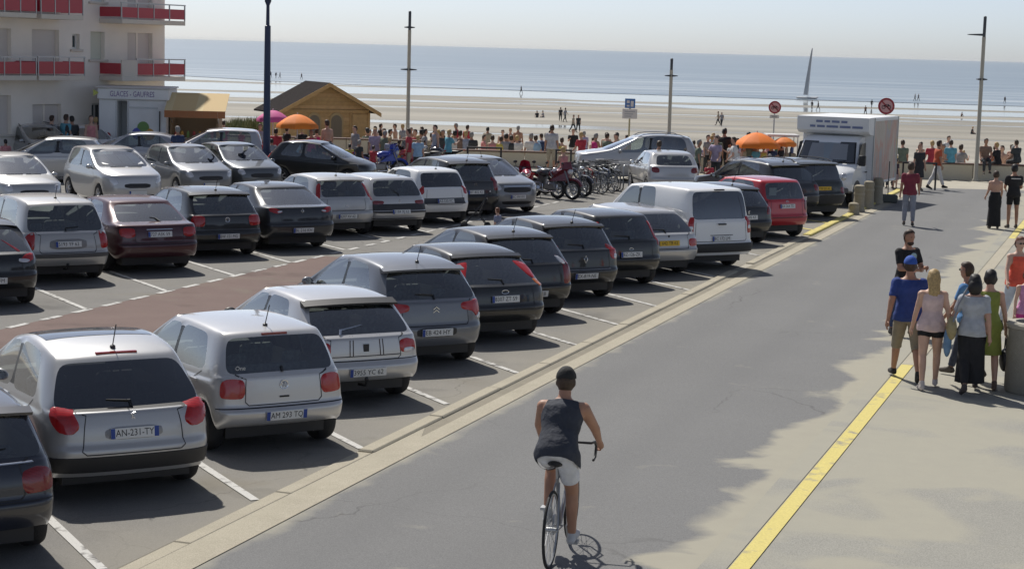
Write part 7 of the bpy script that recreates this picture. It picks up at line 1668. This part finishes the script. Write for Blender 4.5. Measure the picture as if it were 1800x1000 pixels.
o, J = person(at(1613, 335), dirv(170), 'woman in dark dress standing behind the red shirted man', dict(fem=True, h=1.66, top='short', bot='dress'), 'p_ddress', .022, (.03, .03, .035), (.03, .03, .035), 'red', 0); skirt(o, J, .5, cloth((.03, .03, .035)), .15, .22)
o, J = person(at(1573, 333), dirv(60), 'child in dark top and patterned skirt beside the lorry', dict(fem=True, h=1.12, top='short', bot='dress'), 'p_kid', .022, (.05, .03, .05), (.30, .22, .24), 'brown', 2); skirt(o, J, .55, cloth((.30, .22, .24)), .15, .22)
o, J = person(at(1155, 338), dirv(30), 'person in brown patterned shirt standing by the silver hatchback', dict(h=1.72, shR=30, elR=80, inR=30), 'p_brown', .022, (.15, .085, .06), (.015, .015, .018), 'brown', 1)
o, J = person(at(1136, 338), dirv(80), 'small child in white top next to a pushchair', dict(h=1.05, bot='shorts'), 'p_kid2', .022, (.55, .53, .58), (.5, .48, .5), 'brown', 2)
o, J = person(at(968, 302), dirv(10), 'man in pale grey T-shirt and beige shorts by the motorbikes', dict(h=1.78, bot='long_shorts'), 'p_pgrey', .022, (.42, .42, .45), (.33, .29, .22), 'brown', 1)
o, J = person(at(1270, 312), dirv(20), 'large man dressed all in black near the orange parasol', dict(h=1.86, build=1.2, bot='long_shorts'), 'p_allblack', .022, (.012, .012, .012), (.014, .014, .014), 'black', 1)
# parent with a hat crouching between the rows
o, J = person(at(874, 441), dirv(-60), 'red haired child standing between the two rows of cars', dict(h=1.0), 'p_mid', .022, (.22, .24, .34), (.1, .1, .14), 'red', 2)
# ---------------------------------------------------------------- crowd along the sea wall
ST = {'s': dict(h=1.75), 'w': dict(WALK1, h=1.75), 'f': dict(fem=True, h=1.75, top='tank', bot='shorts'), 'b': dict(h=1.75, top='bare', bot='shorts'), 'a': dict(h=1.75, shR=35, elR=85, inR=25, shL=10, elL=40), 'sit': dict(h=1.75, seat=.62, hipL=84, hipR=80, kneeL=84, kneeR=80, shL=16, shR=20, elL=35, elR=30, lean=8), 'sitf': dict(fem=True, h=1.75, seat=.62, hipL=84, hipR=80, kneeL=84, kneeR=80, shL=16, shR=20, elL=35, elR=30, lean=8, top='tank', bot='shorts')}
CN = {'red': (.42, .04, .06), 'drk': (.04, .045, .05), 'brn': (.20, .13, .10), 'pnk': (.60, .25, .25), 'bei': (.40, .35, .26), 'wht': (.62, .61, .60), 'gry': (.28, .28, .30), 'gbl': (.30, .33, .42), 'yel': (.55, .45, .10), 'lbl': (.30, .45, .62), 'nav': (.03, .05, .12), 'grn': (.14, .17, .13), 'org': (.55, .16, .05), 'mar': (.14, .03, .05), 'hot': (.55, .04, .20), 'tea': (.12, .35, .45), 'blk': (.014, .014, .016), 'lav': (.38, .32, .45)}
CW = {'red': 'red', 'drk': 'charcoal', 'brn': 'brown', 'pnk': 'pale pink', 'bei': 'beige', 'wht': 'white', 'gry': 'grey', 'gbl': 'grey blue', 'yel': 'yellow', 'lbl': 'light blue', 'nav': 'navy', 'grn': 'olive green', 'org': 'orange', 'mar': 'maroon', 'hot': 'hot pink', 'tea': 'teal', 'blk': 'black', 'lav': 'lavender'}
HN = ['brown', 'black', 'brown', 'blonde', 'grey', 'brown']
_ci = [0]
def crowd(px, pyt, d, st, sh, where, pa='drk', hair=None, face=None, grp='people gathered along the sea wall'):
    i = _ci[0]; _ci[0] += 1
    p = pxd(px, pyt, d); P = ST[st]
    if st.startswith('sit'): zb = p.z-1.50; k = 1.0; zb = max(-.45, min(.45, zb))
    else:
        zb = ZP if d > 72.4 else 0.0; k = (p.z-zb)/1.76
        if k < .5 or k > 1.1: k = max(.52, min(1.08, k))
    hr = hair or HN[i % 6]; f = face if face is not None else dirv(random.Random(i).uniform(-50, 50)+(0 if i % 4 else 180))
    sz = 'child' if k < .72 else 'person'; act = 'sitting' if st.startswith('sit') else 'walking' if st == 'w' else 'standing'
    sk = (i*7) % 3
    what = ('bare chested %s' % sz) if st == 'b' else '%s in %s %s' % (sz, CW[sh], 'vest' if st in ('f', 'sitf') else 'top')
    o, J = person((p.x, p.y, zb), f, '%s, %s hair, %s %s' % (what, hr, act, where), P, 'crowd_'+st, .034, CN[sh], CN[pa], hr, sk, group=grp, hscale=k)
    return o
DB, DF, DW = 74.2, 69.5, 72.1
a1 = 'behind the wall by the lamp post'
for px, py, st, sh in ((731, 220, 's', 'red'), (742, 220, 's', 'brn'), (764, 221.5, 'f', 'pnk'), (771, 228, 's', 'red'), (778, 228, 's', 'drk'), (759, 233, 's', 'bei'), (779, 238, 's', 'mar')): crowd(px, py, DB, st, sh, a1)
a2 = 'behind the wall near the hoop barrier'
for px, py, st, sh in ((800, 224, 's', 'wht'), (809, 226, 's', 'brn'), (819, 222, 's', 'gbl'), (829, 232, 's', 'drk'), (866, 238, 'f', 'pnk'), (881, 240, 's', 'yel'), (890, 235, 's', 'gry'), (899, 238, 's', 'drk'), (909, 238, 's', 'wht')): crowd(px, py, DB, st, sh, a2, face=AWAY)
a3 = 'behind the wall above the motorbikes'
for px, py, st, sh in ((934, 234, 's', 'wht'), (942, 238, 's', 'lbl'), (961, 232, 'a', 'nav'), (975, 237, 's', 'gry'), (988, 242, 'f', 'yel')): crowd(px, py, DB, st, sh, a3, face=AWAY)
a4 = 'on the wall beside the people carrier'
for px, py, st, sh in ((1024, 233, 'sit', 'red'), (1045, 235, 'sitf', 'hot'), (1065, 235, 'sit', 'grn'), (1084, 236, 'sit', 'mar')): crowd(px, py, DW, st, sh, a4, 'red' if sh == 'hot' else 'drk')
a5 = 'behind the silver hatchback'
for px, py, st, sh, d in ((1155, 235, 's', 'drk', DB), (1171, 231, 's', 'brn', DB), (1178, 240, 'f', 'mar', DB), (1203, 235, 's', 'pnk', DB), (1209, 234, 's', 'wht', DB), (1220, 247, 'f', 'brn', DF), (1195, 250, 's', 'gry', DF)): crowd(px, py, d, st, sh, a5)
a6 = 'near the wide orange parasol'
for px, py, st, sh, d in ((1244, 237, 's', 'gry', 71), (1252, 238, 'b', 'gry', 71), (1261, 237, 's', 'grn', 69), (1283, 231, 's', 'drk', DB), (1296, 232, 's', 'lav', DB), (1288, 249, 's', 'wht', 68.5), (1296, 255, 'f', 'wht', 66), (1310, 254, 'f', 'bei', 69), (1330, 256, 's', 'tea', 69), (1343, 257, 'f', 'yel', 69), (1358, 255, 'a', 'nav', 69.5), (1374, 254, 's', 'blk', 69.8)): crowd(px, py, d, st, sh, a6)
a7 = 'beyond the dark grey off-roader'
for px, py, st, sh, d, hr in ((1247, 284, 'a', 'red', 60, 'black'), (1283, 290, 'f', 'bei', 60, 'blonde'), (1333, 282, 's', 'lbl', 62, 'brown'), (1354, 271, 's', 'lbl', 64, 'grey')): crowd(px, py, d, st, sh, a7, hair=hr)
a8 = 'on the wall beyond the lorry'
for px, py, st, sh, d in ((1588, 247, 'sit', 'grn', DW), (1575, 262, 'f', 'yel', 69), (1567, 258, 's', 'blk', 66), (1640, 248, 'sit', 'red', DW), (1660, 243, 'b', 'red', DB), (1673, 247, 'sit', 'tea', DW), (1690, 239, 'a', 'gry', DB)): crowd(px, py, d, st, sh, a8, face=AWAY if st == 'sit' else None)
a9 = 'by the one arm lamp post'
for px, py, st, sh, d in ((1733, 244, 'sit', 'brn', DW), (1764, 241, 'b', 'red', DB), (1756, 251, 'sit', 'blk', DW), (1783, 242, 'f', 'brn', DB), (1790, 247, 'sit', 'drk', DW)): crowd(px, py, d, st, sh, a9, face=TOC if st == 'sit' and sh == 'brn' else None)
a10 = 'below the wooden chalet'
for px, py, st, sh, d in ((457, 218, 's', 'gbl', 69), (485, 226, 's', 'red', 66), (504, 223, 's', 'blk', 69), (531, 224, 's', 'blk', 69), (548, 228, 'f', 'hot', 66), (557, 226, 'f', 'hot', 67), (576, 211, 'b', 'gry', 67), (647, 216, 's', 'grn', DB), (676, 226, 'a', 'bei', DB), (685, 241, 's', 'gbl', 66), (631, 246, 's', 'drk', 64), (702, 246, 's', 'blk', 66), (520, 242, 's', 'lbl', 64), (478, 244, 's', 'gry', 64), (656, 256, 's', 'red', 64), (735, 238, 's', 'lbl', 65), (718, 225, 's', 'brn', DB)): crowd(px, py, d, st, sh, a10)
a11 = 'in front of the flats'
for px, py, st, sh, d in ((90, 203, 's', 'gry', 66), (115, 201, 's', 'tea', 66), (127, 204, 's', 'drk', 66), (160, 203, 'f', 'pnk', 66), (168, 206, 's', 'mar', 67), (313, 222, 's', 'nav', 62), (393, 212, 's', 'red', 72), (424, 228, 's', 'red', 72), (10, 245, 's', 'pnk', 60), (51, 252, 's', 'wht', 60)): crowd(px, py, d, st, sh, a11)
crowd(993, 259, 64, 'sitf', 'pnk', 'on the dark red motorbike', 'red')
rx = random.Random(77)
NM = list(CN)
for lo_, hi_, n_, dd, wh in ((640, 800, 12, DB+2.5, 'in the crowd beyond the taller wall'), (800, 1010, 12, DB+3, 'in the crowd beyond the hoop barrier'), (1020, 1110, 5, DB+2, 'in the crowd beyond the people carrier'), (1150, 1300, 9, DB+2, 'in the crowd beyond the silver hatchback'), (1300, 1400, 5, DB+1, 'in the crowd beyond the drinks stall'), (1580, 1800, 8, DB+3, 'in the crowd past the lorry')):
    for i in range(n_):
        px = lo_+(hi_-lo_)*(i+rx.uniform(.1, .9))/n_; d = dd+rx.uniform(-.5, 9); hgt = rx.choice((1.72, 1.66, 1.78, 1.60, 1.25, 1.7)); yh = 75.5+(px-480)*.0258
        crowd(px, yh+(HC-ZP-hgt)*FPX/d, d, rx.choice('swfabs'), rx.choice(NM), wh, rx.choice(('drk', 'bei', 'nav', 'wht', 'lbl')), face=dirv(rx.uniform(0, 360)))
for lo_, hi_, n_, wh in ((600, 800, 9, 'among the motorbikes below the chalet'), (1225, 1320, 4, 'in front of the wide orange parasol')):
    for i in range(n_):
        px = lo_+(hi_-lo_)*(i+rx.uniform(.1, .9))/n_; d = rx.uniform(64.5, 69.5); hgt = rx.choice((1.72, 1.66, 1.78, 1.60, 1.15)); yh = 75.5+(px-480)*.0258
        crowd(px, yh+(HC-hgt)*FPX/d, d, rx.choice('swfas'), rx.choice(NM), wh, rx.choice(('drk', 'bei', 'nav', 'blk')), face=dirv(rx.uniform(0, 360)))
# tiny figures out on the sand
def beach_z(d): t = min(1, (d-96)/230); return -2.2*(1-t)+(ZS+.25)*t
BP = [(985, 214, 'drk'), (993, 215, 'gry'), (1007, 233, 'bei'), (1016, 233, 'drk'), (1427, 193, 'drk'), (1438, 194, 'blk'), (1521, 203, 'brn'), (1532, 190, 'drk'), (1608, 178, 'drk'), (1614, 178, 'gry'), (1268, 223, 'gry'), (1262, 221, 'bei'), (476, 137, 'drk'), (485, 138, 'blk'), (492, 138, 'drk'), (530, 140, 'blk'), (944, 207, 'drk'), (955, 207, 'gry'), (916, 165, 'drk'), (1178, 190, 'gry'), (1690, 206, 'brn'), (1708, 236, 'drk'), (1766, 182, 'drk'), (1574, 230, 'tea')]
def bwhere(px):
    for a, b, t in ((400, 500, 'at the waterline beyond the blue lamp post'), (500, 600, 'alone at the waterline beyond the chalet roof'), (900, 930, 'alone on wet sand beyond the hoop barrier'), (930, 960, 'on the sand behind the motorbikes'), (960, 1000, 'on the far sand above the motorbikes'), (1000, 1030, 'on the near sand beyond the bicycles'), (1150, 1200, 'on the sand by the short lamp post'), (1250, 1280, 'on the sand before the smaller round sign'), (1400, 1450, 'on wet sand below the tall sail'), (1500, 1540, 'on the sand above the lorry roof'), (1560, 1580, 'on the sand beside the larger round sign'), (1590, 1630, 'in shallow water beyond the larger round sign'), (1680, 1720, 'on the sand by the one arm lamp post'), (1750, 1790, 'on wet sand beyond the one arm lamp post')):
        if a <= px < b: return t
    return 'far out on the beach'
for i, (px, py, sh) in enumerate(BP):
    v = _fw+(px-900)/FPX*CR-(py-500)/FPX*CU; lo, hi = 100.0, 560.0
    for _ in range(40):
        md = (lo+hi)/2; t = md/(v.x*FH.x+v.y*FH.y); z = HC+v.z*t
        if z > beach_z(md): lo = md
        else: hi = md
    t = lo/(v.x*FH.x+v.y*FH.y); sit = px in (944, 955, 1690, 1708)
    person((v.x*t, v.y*t, beach_z(lo)), dirv(i*57), ('tiny figure in %s sitting %s' if sit else 'tiny figure in %s walking %s') % (CW[sh], bwhere(px)), ST['w'] if not sit else dict(ST['sit'], seat=.02), 'crowd_w' if not sit else 'beach_sit', .034, CN[sh], CN['drk'], HN[i % 6], i % 3, group='far figures out on the sand')
# sail of a beached sailing boat
def sail():
    d = 440.0; b = pxd(1419, 178, d); tp = pxd(1428, 86, d); root = thing('sailing_boat', 'small sailing boat with tall pale sail at the waterline', 'sailing boat', (b.x, b.y, ZS+.3), RZ); h = tp.z-ZS-.3; x1 = (tp-b).dot(RT); wv = 8.5*d/FPX
    mb = MB(); n = 8; vs = []; fs = []
    for i in range(n+1):
        t = i/n; xa = x1*t; wd = wv*(1-t)**.8*.75+.12; vs += [(xa, 0, .9+t*(h-.9)), (xa-wd*.5, .25*(1-t), .9+t*(h-.9)), (xa-wd, .1, .9+t*(h-.9)), (xa-wd*.5, .25*(1-t)+.03, .9+t*(h-.9))]
    for i in range(n):
        for j in range(4): fs.append((i*4+j, i*4+(j+1) % 4, i*4+4+(j+1) % 4, i*4+4+j))
    mb.add(vs, fs); mb.build('sail', mat('sail_cloth', (.50, .51, .52), .7), root, 60); MB().tube([(0.05, 0, 0), (x1+.05, 0, h+.1)], .07, 6).build('mast', M_SW, root)
    hl = MB(); hl.tube([(-2.6, -.9, .25), (-2.2, -.9, .2), (2.0, -.9, .22), (2.6, -.9, .5)], [.1, .22, .22, .04], 8); hl.tube([(-2.6, .9, .25), (-2.2, .9, .2), (2.0, .9, .22), (2.6, .9, .5)], [.1, .22, .22, .04], 8); hl.box(-1, 1, -.9, .9, .34, .42); hl.build('hull', M_SW, root, 50)
sail()
# pushchair next to the small child
def pushchair(px, py, label, cl):
    b = at(px, py); root = thing('pushchair', label, 'pushchair', b, RZ)
    f = MB(); 
    for y in (-.2, .2): f.tube([(-.3, y, .1), (.1, y, .6), (.35, y, .98)], .014, 6); f.tube([(.3, y, .1), (-.05, y, .55)], .014, 6)
    f.tube([(.35, -.2, .98), (.35, .2, .98)], .016, 6); f.build('frame', M_STEEL if cl[0] > .1 else M_BLKM, root, 50)
    s = MB(); s.box(-.2, .1, -.18, .18, .38, .44, .02); s.M = Matrix.Translation((.1, 0, .4)) @ Matrix.Rotation(.4, 4, 'Y'); s.box(-.03, .03, -.18, .18, 0, .45, .02); s.build('seat', cloth(cl), root)
    wm = MB().lathe([(.001, -.02), (.09, -.02), (.09, .02), (.001, .02)], 14, 'y').mesh('wheel', M_RUB)
    for x in (-.3, .3):
        for y in (-.22, .22): link('wheel', wm, root, (x, y, .09))
pushchair(1128, 335, 'grey folding pushchair beside the small child', (.2, .2, .24)); pushchair(836, 403, 'black folding pushchair standing in the car park aisle', (.015, .015, .017))
# ---------------------------------------------------------------- the cyclist in the road
def cyclist():
    b = at(966, 997); yr = dirv(12)
    bk = thing('bicycle', 'road racing bicycle ridden along the empty lane', 'bicycle', b, math.atan2(yr.y, yr.x)); bike_mesh_parts(bk, mat('bike_road', (.30, .31, .33), .3, .5), drop=True); bk.scale = (1.06, 1.06, 1.06)
    P = dict(h=1.80, build=1.10, seat=.935, lean=36, head=-6, hipL=64, kneeL=86, hipR=30, kneeR=26, shL=42, shR=41, elL=6, elR=8, abL=14, abR=16, inL=6, inR=6, spread=3, top='sleeveless', bot='shorts', hair='cap', footfree=True, footL=2, footR=8, grip=.9)
    o, J = person(b+Vector((yr.x*.20, yr.y*.20, 0)), yr, 'cyclist in dark sleeveless top, white shorts and black cap', P, 'p_cyc', .014, (.035, .04, .055), (.62, .63, .66), 'brown', 1, (.5, .5, .5), hatm=cloth((.02, .02, .022)))
    face_bits(o, J, True, None, cloth((.02, .02, .022)))
cyclist()
# ---------------------------------------------------------------- sea haze
def haze():
    mb = MB(); mb.box(-24000, 24000, -300, 24000, ZS-1.5, 14); m_ = bpy.data.materials.new('sea_haze'); m_.use_nodes = True; n = m_.node_tree; n.nodes.clear()
    o = n.nodes.new('ShaderNodeOutputMaterial'); v = n.nodes.new('ShaderNodeVolumePrincipled'); v.inputs['Color'].default_value = (.96, .98, .98, 1); v.inputs['Density'].default_value = .000025; v.inputs['Anisotropy'].default_value = .2
    n.links.new(v.outputs[0], o.inputs['Volume']); q = mb.build('haze', m_); q['kind'] = 'stuff'
    q.rotation_euler = (0, 0, YAW); q['label'] = 'thin pale sea haze over beach and water'
haze()
